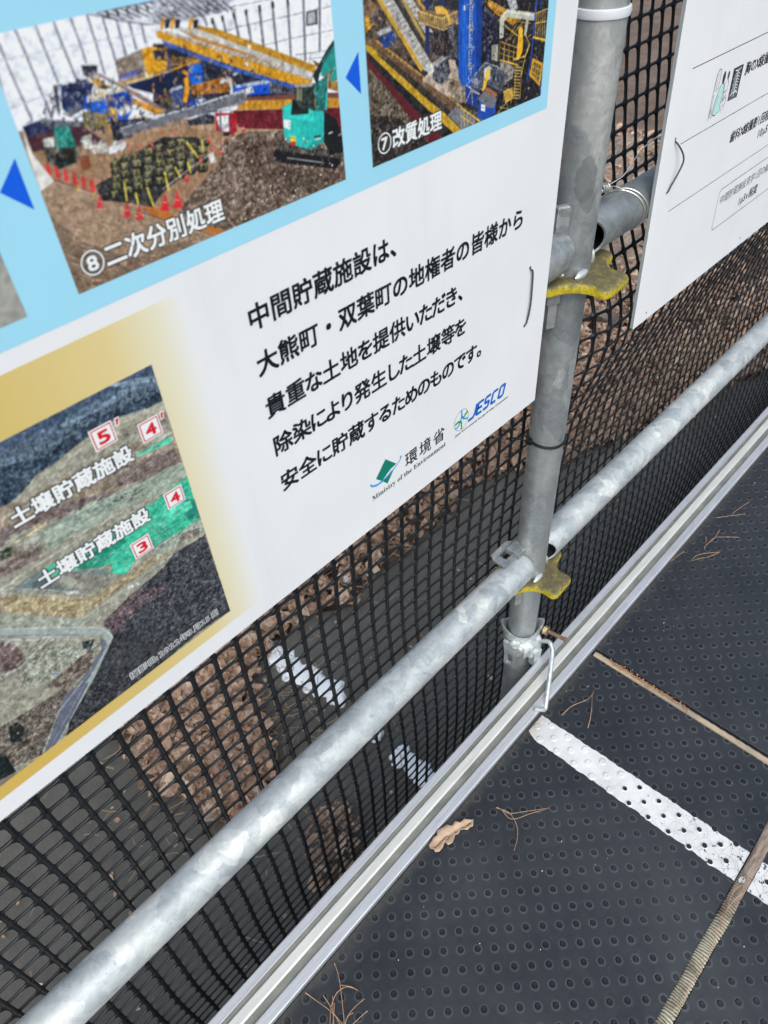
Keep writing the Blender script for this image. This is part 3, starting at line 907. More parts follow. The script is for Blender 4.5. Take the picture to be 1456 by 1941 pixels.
# ---- ledgers
RT = 0.0243
def pipe(name, x0, x1, y, z, mouth, label, parent_extra=None, head=False, wedge=True, grp='horizontal ledger pipes of the railing', mat='galv_pipe'):
    root = empty(name, (min(x0, x1), y, z - RT), label, 'scaffold pipe', grp)
    V = []; F = []; n = 48
    ks = [0, 1, 2, 3]
    rings = []
    xs = [x0, x0 + (x1 - x0) * 0.33, x0 + (x1 - x0) * 0.66, x1]
    def ringpts(xc, r, mouthed=False, inner=False):
        out = []
        for i in range(n):
            a = 2 * math.pi * i / n
            yy, zz = r * math.cos(a), r * math.sin(a)
            x = xc
            if mouthed:
                # saddle cut that follows the post
                x = PXX + 0.0125 + 0.0215 * (1 - min(1, abs(yy) / RT) ** 2) ** 0.5 if False else PXX + 0.014 + 0.019 * abs(math.cos(a)) ** 1.2
            out.append((x, y + yy, z + zz))
        return out
    if mouth:      # open end towards the post, at x0
        for q in (ringpts(x0 + 0.12, RT - 0.0028), ringpts(x0, RT - 0.0028, True), ringpts(x0, RT - 0.0004, True), ringpts(x0, RT, True)):
            rings.append(q)
        rings[3] = [(p[0] + 0.0006, p[1], p[2]) for p in rings[3]]
        rings += [ringpts(x, RT) for x in (x0 + 0.06, x0 + 0.3, x1 * 0.6, x1)]
    else:
        rings += [ringpts(x, RT) for x in (x0, x0 + (x1 - x0) * 0.4, x1 - 0.06, x1 - 0.012)]
        # forged end closing against the post
        rings += [[(x1 - 0.005, y + (p[1] - y) * 0.985, z + (p[2] - z) * 0.985) for p in rings[-1]]]
        rings += [[(x1 + 0.0, y + (p[1] - y) * 0.93, z + (p[2] - z) * 0.93) for p in rings[3]]]
        rings += [[(x1 + 0.003, y + (p[1] - y) * 0.80, z + (p[2] - z) * 0.80) for p in rings[3]]]
        rings += [[(x1 + 0.0035, y + (p[1] - y) * 0.30, z + (p[2] - z) * 0.30) for p in rings[3]]]
    for q in rings:
        V += q
    for k in range(len(rings) - 1):
        for i in range(n):
            j = (i + 1) % n
            F.append((k * n + i, k * n + j, (k + 1) * n + j, (k + 1) * n + i))
    if not mouth:
        F.append(tuple((len(rings) - 1) * n + i for i in range(n)))
    o = mesh_obj('pipe_tube', V, F, M[mat], root, smooth=True)
    o.data.set_sharp_from_angle(angle=math.radians(50))
    if mouth:
        o.data.materials.append(M['inside'])
        for i in range(n):
            o.data.polygons[i].material_index = 1
    return root
XE = 0.6795
low_left = pipe('ledger_pipe', -1.4, XE, 0.398, -0.869 + H, False, 'galvanised pipe running diagonally across the photo below the large board')
low_right = pipe('ledger_pipe', 0.733, 4.2, 0.398, -0.870 + H, True, 'galvanised pipe to the right of the post, lower level above the deck rail')
up_left = pipe('ledger_pipe', -1.4, XE, 0.4015, -0.357 + H, False, 'pipe whose rounded end shows beside the upper yellow flange, behind the large board', mat='galv_cast')
up_right = pipe('ledger_pipe', 0.733, 4.2, 0.4015, -0.357 + H, True, 'short stretch of pipe between the post and the right hand board, bound with wire', mat='galv_shaded')

# ---- forged heads and wedges
def head(root, z, loop):
    y = 0.398
    if loop:
        # flat wedge loop lying on top of the pipe end
        mb = MB()
        z0 = z + 0.0265
        ox = [(0.634, 0.4020), (0.634, 0.4230), (0.641, 0.4330), (0.679, 0.4335), (0.688, 0.4260), (0.690, 0.4020)]
        ix = [(0.6480, 0.4095), (0.6480, 0.4230), (0.6490, 0.4240), (0.6650, 0.4240), (0.6660, 0.4230), (0.6660, 0.4095)]
        V = []; F = []
        for zz in (z0, z0 + 0.0035):
            V += [(a, b, zz) for a, b in ox] + [(a, b, zz) for a, b in ix]
        for i in range(6):
            j = (i + 1) % 6
            F += [(12 + i, 12 + j, 18 + j, 18 + i), (j, i, 6 + i, 6 + j), (i, j, 12 + j, 12 + i), (6 + j, 6 + i, 18 + i, 18 + j)]
        mb.add(V, F); mb.build('wedge_loop', M['galv_cast'], root)
        MB().box(0.664, 0.690, 0.398, 0.4225, z0 - 0.004, z0 + 0.0085, bev=0.0015).build('head_block', M['galv_cast'], root)
    Rm = Matrix.Translation((0.6725, 0.3975, 0)) @ Matrix.Rotation(math.radians(-28), 4, 'Z')
    zt = (ZF1 if loop else ZF2)
    if not loop:
        MB().box(-0.0075, 0.0075, -0.0045, 0.0045, z + 0.010, z + 0.052, M=Rm, bev=0.0018).build('wedge_top', M['galv_cast'], root)
    MB().box(-0.0085, 0.0075, -0.0050, 0.0050, zt - 0.030, zt - 0.004, M=Rm, bev=0.0015).build('wedge_socket', M['galv_cast'], root)
    MB().box(-0.0055, 0.0055, -0.0038, 0.0038, zt - (0.060 if loop else 0.062), zt - 0.026, M=Rm, bev=0.0022).build('wedge_tip', M['galv_cast'], root)
head(low_left, -0.869 + H, True)
head(up_left, -0.357 + H, False)

# ---- swivel clamp on the foot of the post
clamp = empty('pipe_clamp', (PXX, PYC, -1.10 + H), 'bright zinc plated pipe clamp with rusty bolt at the foot of the post', 'pipe clamp')
zc = -1.093 + H
V = []; F = []; n = 60
def wing(a):      # flared lips left and right
    d1 = math.exp(-((a - math.radians(135)) / 0.42) ** 2); d2 = math.exp(-((a - math.radians(312)) / 0.36) ** 2)
    return max(d1, d2)
prf = [(0.0247, -0.006), (0.0250, -0.006), (0.0295, -0.007), (0.0298, 0.016), (0.0300, 0.028), (0.0300, 0.034), (0.0285, 0.038), (0.0256, 0.036), (0.0248, 0.004)]
for r, h in prf:
    for i in range(n):
        a = 2 * math.pi * i / n
        w = wing(a); f = max(0, (h / 0.036)) ** 2
        rr = r + (w * 0.009 * f if r > 0.0249 else w * 0.003 * f)
        V.append((PXX + rr * math.cos(a), PYC + rr * math.sin(a), zc + h + w * 0.014 * f))
for k in range(len(prf) - 1):
    for i in range(n):
        j = (i + 1) % n
        F.append((k * n + i, k * n + j, (k + 1) * n + j, (k + 1) * n + i))
MB().add(V, F).build('clamp_shell', M['zinc'], clamp)
def at_post(az, rad):
    t = math.radians(az); return PXX + rad * math.cos(t), PYC + rad * math.sin(t)
def front_frame(az, rad, z):      # local x to the right as seen from outside, y towards the post
    x_, y_ = at_post(az, rad)
    return Matrix.Translation((x_, y_, z)) @ Matrix.Rotation(math.radians(az - 270), 4, 'Z')
# slotted hinge plate in front, left of centre
Rm = front_frame(186, 0.0335, zc - 0.002)
V = []; F = []
ox = [(-0.0105, -0.040), (0.0105, -0.040), (0.0115, -0.004), (0.020, 0.022), (-0.016, 0.022), (-0.0115, -0.004)]
ix = [(-0.0055, -0.034), (0.0055, -0.034), (0.0055, -0.014), (0.0055, -0.006), (-0.0055, -0.006), (-0.0055, -0.014)]
for yy in (-0.003, 0.003):
    V += [(a, yy, b_) for a, b_ in ox] + [(a, yy, b_) for a, b_ in ix]
V = [tuple(Rm @ Vector(v)) for v in V]
for i in range(6):
    j = (i + 1) % 6
    F += [(12 + j, 12 + i, 18 + i, 18 + j), (i, j, 6 + j, 6 + i), (j, i, 12 + i, 12 + j), (6 + i, 6 + j, 18 + j, 18 + i)]
MB().add(V, F).build('hinge_plate', M['zinc'], clamp)
ex, ey = at_post(196, 0.0345)
mbv = MB().lathe((ex, ey, zc + 0.022), [(0.0, 0.0), (0.0085, 0.0), (0.0090, 0.0020), (0.0080, 0.0040), (0.0048, 0.0044), (0.0044, 0.0028), (0.0, 0.0026)], 20, cap=False)
mbv.build('rivet', M['zinc'], clamp)
# curved jaw joining hinge and bolt side, and the lug below the hook
V = []; F = []
m_ = 16
for i in range(m_ + 1):
    a = math.radians(200 + 95 * i / m_)
    bulge = 0.0035 * math.sin(math.pi * i / m_) + 0.0022 * math.sin(i * 1.9)
    for rr, hh in ((0.0300, 0.026), (0.0345 + bulge, 0.024), (0.0360 + bulge, 0.018), (0.0355 + bulge, -0.004), (0.0330, -0.010), (0.0300, -0.010)):
        V.append((PXX + rr * math.cos(a), PYC + rr * math.sin(a), zc + hh - 0.004 * math.sin(math.pi * i / m_)))
for i in range(m_):
    for k in range(5):
        q = i * 6 + k
        F.append((q, q + 6, q + 7, q + 1))
F.append((5, 4, 3, 2, 1, 0)); F.append(tuple(m_ * 6 + k for k in range(6)))
MB().add(V, F).build('clamp_jaw', M['zinc'], clamp)
MB().box(-0.009, 0.009, -0.006, 0.006, -0.034, 0.006, M=front_frame(262, 0.037, zc), bev=0.002).build('clamp_lug', M['zinc'], clamp)
bolt0, bolt1 = Vector((0.7275, 0.3690, -1.0600 + H)), Vector((0.7340, 0.3270, -1.0610 + H))
d = (bolt1 - bolt0)
MB().tube([bolt0 - d * 0.1, bolt0 + d * 0.93], 0.0036, 12).build('bolt_shank', M['rust'], clamp)
MB().tube([bolt0 + d * 0.90, bolt0 + d * 0.97, bolt1], [0.0042, 0.0052, 0.0040], 10).build('bolt_tip', M['rust2'], clamp)
MB().tube([bolt0 + d * 0.0, bolt0 + d * 0.17], 0.0078, 6).build('nut', M['brass'], clamp)
MB().tube([bolt0 + d * 0.17, bolt0 + d * 0.20], 0.0086, 16).build('washer', M['rust'], clamp)
hook = smooth_path([(0.716, 0.376, -1.106 + H), (0.717, 0.367, -1.086 + H), (0.716, 0.357, -1.0715 + H), (0.716, 0.348, -1.0685 + H), (0.712, 0.340, -1.0730 + H), (0.705, 0.334, -1.080 + H), (0.684, 0.322, -1.089 + H), (0.653, 0.305, -1.1075 + H), (0.636, 0.2960, -1.1175 + H), (0.6290, 0.2935, -1.1205 + H), (0.6230, 0.2960, -1.1165 + H), (0.6130, 0.3045, -1.1105 + H)], 5)
MB().tube(hook, 0.0040, 12).build('hook_rod', M['zinc'], clamp)

# ---- black cable tie round the post
V = MB()
zt = -0.6290 + H
ring = [(PXX + 0.0252 * math.cos(a), PYC + 0.0252 * math.sin(a), zt + 0.002 * math.sin(a)) for a in [2 * math.pi * i / 48 for i in range(49)]]
V.tube(ring, 0.0022, 8, cap=False)
V.box(PXX - 0.0290, PXX - 0.0200, PYC + 0.0060, PYC + 0.0150, zt - 0.0035, zt + 0.0045, bev=0.001)
V.tube([(PXX - 0.0250, PYC + 0.010, zt), (PXX - 0.030, PYC + 0.020, zt + 0.002), (PXX - 0.033, PYC + 0.032, zt + 0.001)], 0.0012, 6)
tag(V.build('cable_tie', M['tie']), 'black nylon cable tie pulled round the post below the large board', 'cable tie')

# ================================================================ NET
P_ = 0.0281
NX0, NZ0 = 0.2019, -0.6425 + H
zt_ = np.array([-1.9, -1.25, -1.12, -1.02, -0.95, -0.87, -0.75, -0.62, -0.5, -0.2, 0.2]) + H
yt_ = np.array([0.45, 0.432, 0.434, 0.439, 0.444, 0.449, 0.446, 0.4420, 0.446, 0.490, 0.510])
def net_y(x, z):
    z = z
    b = np.zeros_like(z)
    for dz in (-0.03, 0, 0.03):
        b += np.interp(z + dz, zt_, yt_) / 3
    # pulled in between the two rails to the right of the post
    b = b - 0.040 * np.clip((x - 0.70) / 0.15, 0, 1) * np.exp(-((z - (-0.54 + H)) / 0.115) ** 2)
    return b + 0.0025 * np.sin(x * 5.1 + z * 3) + 0.0012 * np.sin(x * 13 + z * 7) + 0.006 * np.clip((x - 0.9), 0, 2) * np.sin((z - 0.2) * 7)
def net_dx(x, z):
    return 0.0012 * np.sin(z * 9 + x * 2) + 0.0009 * np.sin(z * 23 + x * 6)
def net_dz(x, z):
    return 0.0030 * np.sin(x * 4.2 + z * 2) + 0.0010 * np.sin(x * 17)
def cell_template():
    hw, hh = P_ / 2, P_ / 2
    vx, hz = 0.0026, 0.0017      # half widths of the upright and cross strands
    ax, az = hw - vx, hh - hz
    corners = [(ax, az, 0.0078, 0), (-ax, az, 0.0034, 90), (-ax, -az, 0.0024, 180), (ax, -az, 0.0050, 270)]
    inner = []
    for cxx, czz, r, a0 in corners:
        sx, sz = (1 if cxx > 0 else -1), (1 if czz > 0 else -1)
        for k in range(4):
            a = math.radians(a0 + 90 * k / 3)
            inner.append((cxx - sx * r + r * math.cos(a), czz - sz * r + r * math.sin(a)))
    outer = []
    for (x, z) in inner:
        s = 1 / max(abs(x) / hw, abs(z) / hh)
        outer.append((x * s, z * s))
    # corners of the square belong to the middle of each fillet
    n = len(inner)
    for c_, k in zip(((hw, hh), (-hw, hh), (-hw, -hh), (hw, -hh)), (1, 5, 9, 13)):
        pass
    return inner, outer
inner, outer = cell_template()
n_i = len(inner)
hw = P_ / 2
# insert exact square corners: outer ring gets its own corner points, inner ring duplicates a fillet point
io = []
for k in range(n_i):
    io.append((inner[k], outer[k]))
    if k % 4 == 1:
        q = k // 4
        mid = ((inner[k][0] + inner[k + 1][0]) / 2, (inner[k][1] + inner[k + 1][1]) / 2)
        io.append((mid, [(hw, hw), (-hw, hw), (-hw, -hw), (hw, -hw)][q]))
ni = len(io)
tv = []
for (i_, o_) in io: tv.append((o_[0], o_[1], -0.0018))        # front ridge on the strand centre line
for (i_, o_) in io: tv.append((i_[0], i_[1], -0.0010))        # front edge of the hole
for (i_, o_) in io: tv.append((i_[0], i_[1], 0.0009))         # back edge of the hole
for (i_, o_) in io: tv.append((o_[0], o_[1], 0.0014))
tv = np.array(tv)
tf = []
for r in range(3):
    for k in range(ni):
        j = (k + 1) % ni
        tf.append((r * ni + k, r * ni + j, (r + 1) * ni + j, (r + 1) * ni + k))
tf = np.array(tf)
ci = np.arange(-35, 88); cj = np.arange(-28, 31)
CX, CZ = np.meshgrid(NX0 + (ci + 0.5) * P_, NZ0 + (cj + 0.5) * P_, indexing='ij')
CX = CX.ravel(); CZ = CZ.ravel()
X = CX[:, None] + tv[None, :, 0]; Z = CZ[:, None] + tv[None, :, 1]
Yv = net_y(X, Z) + tv[None, :, 2]
X = X + net_dx(X, Z); Z = Z + net_dz(X, Z)
# uprights hug the back of the post
VV = np.stack([X, Yv, Z], -1).reshape(-1, 3)
FF = (tf[None] + (np.arange(len(CX)) * len(tv))[:, None, None]).reshape(-1, 4)
me = bpy.data.meshes.new('safety_net')
me.vertices.add(len(VV)); me.vertices.foreach_set('co', VV.reshape(-1))
me.loops.add(len(FF) * 4); me.loops.foreach_set('vertex_index', FF.reshape(-1).astype(np.int32))
me.polygons.add(len(FF)); me.polygons.foreach_set('loop_start', np.arange(0, len(FF) * 4, 4, dtype=np.int32))
me.update(calc_edges=True)
me.polygons.foreach_set('use_smooth', np.ones(len(FF), bool))
me.materials.append(M['net'])
net = bpy.data.objects.new('safety_net', me); COL.objects.link(net)
tag(net, 'black plastic mesh net stretched behind the post and pipes', 'safety net')

# ---- colour shapes of the printed photographs, in tenths of a millimetre on the board
PIC_P8 = [
(0,(150,122,98),8,(1441,-306,3888,-593,3689,-3009,786,-1680)),
(0,(226,230,238),3,(1477,-547,3691,-456,3587,-1360,1432,-967)),
(1,(126,122,142),1.1,(1504,-638,1505,-716,1527,-943)),
(1,(126,122,142),1.1,(1591,-603,1602,-705,1621,-955)),
(1,(126,122,142),1.1,(1685,-598,1693,-698,1705,-830)),
(1,(126,122,142),1.2,(1772,-598,1781,-704,1798,-849)),
(1,(126,122,142),1.1,(1855,-601,1865,-694,1868,-783)),
(1,(126,122,142),1.1,(1938,-600,1943,-713,1944,-842)),
(1,(126,122,142),1.2,(2011,-622,2018,-807)),
(1,(126,122,142),1.3,(2076,-643,2080,-786)),
(1,(126,122,142),1.3,(2140,-664,2142,-776)),
(1,(126,122,142),1.2,(2203,-685,2200,-760)),
(1,(188,190,202),0.5,(1478,-696,1629,-701,1788,-705,1989,-711,2194,-723)),
(1,(188,190,202),0.5,(1455,-875,1566,-866,1678,-862)),
(0,(205,208,216),6,(1962,-599,2513,-601,2478,-720,2219,-693)),
(1,(92,92,106),0.8,(1986,-605,2081,-649)),
(1,(92,92,106),0.7,(2026,-606,2123,-652)),
(1,(92,92,106),0.7,(2066,-606,2165,-656)),
(1,(92,92,106),0.8,(2106,-606,2207,-660)),
(1,(92,92,106),0.7,(2147,-606,2250,-664)),
(1,(92,92,106),0.7,(2189,-607,2294,-668)),
(1,(92,92,106),0.7,(2231,-607,2338,-672)),
(1,(92,92,106),0.8,(2273,-607,2383,-676)),
(1,(92,92,106),0.8,(2316,-608,2429,-680)),
(1,(92,92,106),0.8,(2360,-608,2475,-684)),
(1,(92,92,106),0.8,(2404,-608,2522,-688)),
(1,(92,92,106),0.8,(2449,-609,2570,-693)),
(1,(92,92,106),0.8,(2494,-609,2618,-697)),
(1,(92,92,106),0.8,(2540,-609,2667,-702)),
(1,(60,60,72),1.4,(2039,-611,2043,-630)),
(1,(60,60,72),1.4,(2090,-613,2094,-632)),
(1,(60,60,72),1.4,(2143,-616,2147,-634)),
(1,(60,60,72),1.4,(2196,-618,2201,-637)),
(1,(60,60,72),1.4,(2250,-620,2255,-639)),
(1,(60,60,72),1.5,(2305,-622,2310,-641)),
(1,(60,60,72),1.5,(2361,-624,2366,-644)),
(1,(60,60,72),1.5,(2418,-627,2424,-646)),
(1,(80,80,95),0.5,(1938,-600,2081,-649,2226,-691,2350,-709)),
(1,(80,80,95),0.6,(2001,-603,2313,-608,2510,-611)),
(0,(232,235,242),3,(2526,-708,3654,-708,3603,-1142,3275,-1063)),
(0,(170,172,182),8,(2296,-600,2868,-628,2670,-714,2525,-713,2340,-705,2262,-703)),
(1,(84,84,98),0.7,(2292,-659,2315,-684)),
(1,(84,84,98),0.7,(2327,-660,2353,-687)),
(1,(84,84,98),0.7,(2362,-661,2392,-690)),
(1,(84,84,98),0.7,(2397,-662,2432,-693)),
(1,(84,84,98),0.6,(2433,-663,2472,-697)),
(1,(84,84,98),0.7,(2469,-665,2512,-700)),
(1,(84,84,98),0.8,(2505,-666,2553,-703)),
(1,(84,84,98),0.8,(2542,-667,2594,-706)),
(1,(84,84,98),0.8,(2579,-669,2636,-709)),
(1,(84,84,98),0.8,(2617,-670,2679,-713)),
(1,(84,84,98),0.8,(2655,-671,2722,-716)),
(1,(84,84,98),0.7,(2694,-672,2765,-719)),
(1,(66,66,80),0.6,(2318,-601,2367,-643)),
(1,(66,66,80),0.5,(2363,-607,2412,-652)),
(1,(66,66,80),0.5,(2408,-614,2457,-662)),
(1,(66,66,80),0.5,(2454,-621,2504,-671)),
(1,(66,66,80),0.5,(2500,-628,2551,-681)),
(1,(66,66,80),0.5,(2547,-635,2599,-691)),
(1,(66,66,80),0.5,(2595,-642,2647,-701)),
(1,(66,66,80),0.6,(2644,-650,2697,-711)),
(1,(66,66,80),0.6,(2693,-657,2747,-721)),
(1,(78,80,95),1.6,(2560,-707,2574,-750)),
(1,(160,165,178),0.5,(2560,-707,2574,-750)),
(1,(78,80,95),1.6,(2613,-733,2626,-794)),
(1,(160,165,178),0.4,(2613,-733,2626,-794)),
(1,(78,80,95),1.6,(2678,-732,2684,-810)),
(1,(160,165,178),0.5,(2678,-732,2684,-810)),
(1,(78,80,95),1.7,(2754,-727,2762,-842)),
(1,(160,165,178),0.5,(2754,-727,2762,-842)),
(1,(78,80,95),1.7,(2834,-731,2838,-872)),
(1,(160,165,178),0.5,(2834,-731,2838,-872)),
(1,(78,80,95),1.7,(2928,-725,2918,-905)),
(1,(160,165,178),0.5,(2928,-725,2918,-905)),
(1,(78,80,95),1.7,(3019,-721,3007,-947)),
(1,(160,165,178),0.5,(3019,-721,3007,-947)),
(1,(78,80,95),1.7,(3130,-720,3104,-985)),
(1,(160,165,178),0.6,(3130,-720,3104,-985)),
(1,(78,80,95),1.8,(3245,-731,3208,-1029)),
(1,(160,165,178),0.6,(3245,-731,3208,-1029)),
(1,(78,80,95),1.8,(3368,-749,3327,-1007)),
(1,(160,165,178),0.5,(3368,-749,3327,-1007)),
(1,(40,40,50),1.7,(2613,-733,2611,-748)),
(1,(40,40,50),1.7,(2678,-732,2677,-747)),
(1,(40,40,50),1.7,(2754,-730,2752,-745)),
(1,(40,40,50),1.8,(2836,-731,2835,-747)),
(1,(40,40,50),1.9,(2929,-728,2929,-744)),
(1,(40,40,50),1.9,(3022,-727,3022,-743)),
(1,(40,40,50),1.9,(3128,-731,3128,-747)),
(1,(120,124,136),0.4,(2589,-695,2796,-702,3035,-708)),
(1,(120,124,136),0.4,(2684,-795,2774,-793,2979,-797,3215,-802,3455,-807)),
(1,(120,124,136),0.4,(2898,-903,3094,-906,3460,-923)),
(1,(120,124,136),0.5,(3139,-990,3391,-1016)),
(0,(60,60,66),0,(3255,-804,3340,-805,3332,-875,3242,-869)),
(0,(165,165,170),5,(3266,-812,3321,-812,3316,-865,3255,-862)),
(1,(205,208,212),1.2,(3240,-1045,3251,-1010,3347,-1018)),
(1,(120,120,125),0.4,(3243,-1029,3344,-1041)),
(0,(34,36,52),14,(2240,-772,2618,-841,3137,-1118,3122,-1199,2620,-1114,2144,-1068)),
(0,(45,46,60),20,(2918,-1078,3111,-1140,3104,-1181,2906,-1137)),
(1,(130,130,138),0.4,(2936,-1089,2923,-1141)),
(1,(130,130,138),0.4,(2955,-1093,2942,-1145)),
(1,(130,130,138),0.3,(2975,-1097,2962,-1149)),
(1,(130,130,138),0.4,(2994,-1101,2981,-1154)),
(1,(130,130,138),0.4,(3014,-1106,3001,-1158)),
(1,(130,130,138),0.4,(3034,-1110,3021,-1162)),
(1,(130,130,138),0.4,(3053,-1114,3041,-1167)),
(1,(130,130,138),0.4,(3073,-1118,3061,-1171)),
(1,(130,130,138),0.4,(3094,-1122,3081,-1176)),
(0,(50,70,130),0,(2307,-784,2361,-794,2728,-980,3111,-1140,3097,-1158,2883,-1058,2516,-894)),
(0,(196,132,44),18,(2229,-804,2283,-808,2307,-824,2293,-881,2199,-897)),
(0,(90,78,50),16,(2217,-842,2296,-846,2288,-891,2200,-894)),
(1,(214,150,50),0.3,(2226,-838,2213,-882)),
(1,(214,150,50),0.3,(2239,-840,2226,-885)),
(1,(214,150,50),0.3,(2252,-843,2239,-887)),
(1,(214,150,50),0.3,(2265,-845,2252,-890)),
(1,(214,150,50),0.4,(2277,-848,2265,-893)),
(1,(214,150,50),0.4,(2290,-850,2278,-895)),
(0,(34,66,120),0,(2199,-897,2307,-889,2307,-968,2219,-986,2177,-964)),
(0,(118,88,58),18,(2304,-847,2513,-876,2495,-909,2301,-882)),
(1,(86,90,112),1.2,(2306,-813,2311,-969)),
(1,(86,90,112),1.1,(2516,-894,2496,-1047)),
(0,(196,122,40),12,(2222,-950,2391,-912,2405,-939,2250,-992,2201,-1003)),
(0,(226,152,30),0,(2367,-923,2403,-930,2385,-1016,2357,-1057,2335,-1049,2369,-981)),
(0,(62,80,128),14,(2275,-979,2355,-978,2334,-1061,2263,-1058)),
(0,(190,196,210),0,(2280,-977,2351,-977,2352,-987,2275,-992)),
(1,(160,130,60),0.3,(2214,-1003,2205,-1044)),
(1,(160,130,60),0.3,(2224,-1005,2216,-1047)),
(1,(160,130,60),0.3,(2235,-1008,2227,-1049)),
(1,(160,130,60),0.3,(2246,-1010,2238,-1052)),
(1,(160,130,60),0.4,(2257,-1013,2249,-1055)),
(1,(160,130,60),0.3,(2268,-1015,2260,-1057)),
(1,(160,130,60),0.3,(2279,-1017,2271,-1060)),
(1,(160,130,60),0.3,(2290,-1020,2282,-1062)),
(0,(18,96,196),0,(2408,-897,2471,-904,2498,-915,2480,-992,2412,-987,2404,-933)),
(0,(10,60,140),0,(2404,-933,2493,-945,2492,-957,2407,-946)),
(0,(172,110,44),16,(2403,-988,2650,-996,2681,-1022,2631,-1070,2407,-1033)),
(1,(116,74,34),0.4,(2411,-990,2402,-1029)),
(1,(116,74,34),0.4,(2435,-991,2425,-1032)),
(1,(116,74,34),0.4,(2459,-992,2449,-1034)),
(1,(116,74,34),0.3,(2484,-992,2473,-1037)),
(1,(116,74,34),0.4,(2508,-993,2497,-1040)),
(1,(116,74,34),0.3,(2533,-994,2521,-1043)),
(1,(116,74,34),0.4,(2558,-995,2546,-1045)),
(1,(116,74,34),0.4,(2583,-996,2571,-1048)),
(1,(116,74,34),0.3,(2608,-996,2595,-1051)),
(1,(116,74,34),0.4,(2633,-997,2620,-1054)),
(1,(196,198,196),2.0,(2599,-1018,2620,-1006,2654,-1016,2658,-1043,2651,-1074)),
(1,(188,190,190),1.2,(2687,-997,2745,-990)),
(0,(20,66,160),0,(2356,-1060,2429,-1051,2485,-1070,2435,-1091,2359,-1080)),
(0,(190,194,204),0,(2399,-1063,2461,-1061,2484,-1073,2421,-1078)),
(0,(16,78,196),0,(2668,-1052,2917,-1082,2915,-1139,2754,-1112,2711,-1088,2667,-1078)),
(0,(176,190,214),0,(2683,-1048,2892,-1063,2929,-1074,2916,-1088,2690,-1060)),
(1,(70,80,110),0.4,(2683,-1048,2970,-1069)),
(0,(210,208,200),0,(2763,-1072,2805,-1078,2801,-1107,2756,-1101)),
(0,(176,128,34),10,(2493,-736,2635,-778,2882,-889,3284,-1071,3277,-1115,3247,-1099,2855,-925,2502,-764)),
(0,(176,120,46),0,(2387,-733,2508,-774,2753,-878,3245,-1112,3240,-1139,2477,-792)),
(0,(184,182,178),8,(2412,-731,2512,-757,2857,-916,3257,-1104,3252,-1135,3162,-1095,2733,-886,2394,-739)),
(0,(158,112,44),0,(2477,-792,2797,-930,3066,-1048,3054,-1056,2474,-803)),
(0,(180,176,172),8,(2279,-723,2353,-741,2746,-908,3066,-1048,3252,-1135,3239,-1150,2949,-1025,2546,-852,2298,-737)),
(1,(120,116,116),0.4,(2338,-737,2320,-739)),
(1,(120,116,116),0.4,(2448,-749,2433,-758)),
(1,(120,116,116),0.4,(2398,-763,2379,-764)),
(1,(120,116,116),0.4,(2507,-775,2492,-784)),
(1,(120,116,116),0.4,(2459,-790,2441,-791)),
(1,(120,116,116),0.4,(2568,-801,2553,-810)),
(1,(120,116,116),0.4,(2523,-817,2503,-818)),
(1,(120,116,116),0.4,(2631,-829,2615,-838)),
(1,(120,116,116),0.4,(2588,-845,2568,-846)),
(1,(120,116,116),0.4,(2695,-857,2679,-866)),
(1,(120,116,116),0.5,(2654,-874,2634,-875)),
(1,(120,116,116),0.4,(2761,-885,2744,-895)),
(1,(120,116,116),0.4,(2723,-903,2703,-904)),
(1,(120,116,116),0.5,(2828,-915,2812,-924)),
(1,(120,116,116),0.4,(2794,-934,2773,-935)),
(1,(120,116,116),0.4,(2898,-945,2881,-955)),
(1,(120,116,116),0.4,(2867,-965,2845,-966)),
(1,(120,116,116),0.4,(2970,-977,2953,-986)),
(1,(120,116,116),0.5,(2941,-997,2920,-998)),
(1,(120,116,116),0.5,(3043,-1009,3026,-1019)),
(1,(120,116,116),0.4,(3019,-1031,2996,-1031)),
(1,(120,116,116),0.5,(3119,-1042,3102,-1052)),
(1,(120,116,116),0.5,(3098,-1065,3075,-1066)),
(1,(120,116,116),0.5,(3197,-1076,3179,-1086)),
(1,(120,116,116),0.5,(3180,-1100,3157,-1101)),
(1,(120,116,116),0.5,(3278,-1111,3260,-1122)),
(0,(198,142,28),8,(2271,-724,2300,-732,2550,-837,2952,-1012,3240,-1139,3238,-1153,3110,-1147,2730,-974,2521,-877,2270,-752)),
(1,(170,118,26),0.3,(2296,-743,2293,-759)),
(1,(170,118,26),0.3,(2334,-760,2331,-775)),
(1,(170,118,26),0.3,(2372,-777,2369,-792)),
(1,(170,118,26),0.3,(2412,-794,2408,-810)),
(1,(170,118,26),0.3,(2451,-811,2448,-827)),
(1,(170,118,26),0.3,(2492,-829,2489,-845)),
(1,(170,118,26),0.3,(2533,-847,2530,-863)),
(1,(170,118,26),0.3,(2575,-865,2572,-882)),
(1,(170,118,26),0.3,(2618,-884,2615,-901)),
(1,(170,118,26),0.3,(2661,-903,2659,-920)),
(1,(170,118,26),0.3,(2705,-922,2703,-940)),
(1,(170,118,26),0.3,(2751,-942,2748,-959)),
(1,(170,118,26),0.3,(2796,-962,2794,-980)),
(1,(170,118,26),0.3,(2843,-983,2841,-1000)),
(1,(170,118,26),0.3,(2891,-1003,2889,-1021)),
(1,(170,118,26),0.3,(2940,-1025,2938,-1043)),
(1,(170,118,26),0.3,(2989,-1046,2987,-1065)),
(1,(170,118,26),0.3,(3040,-1068,3038,-1087)),
(1,(170,118,26),0.3,(3091,-1091,3090,-1110)),
(1,(170,118,26),0.3,(3144,-1114,3142,-1133)),
(0,(56,92,170),0,(2290,-764,2520,-880,2729,-977,3112,-1137,3089,-1146,2707,-992,2500,-891,2311,-796)),
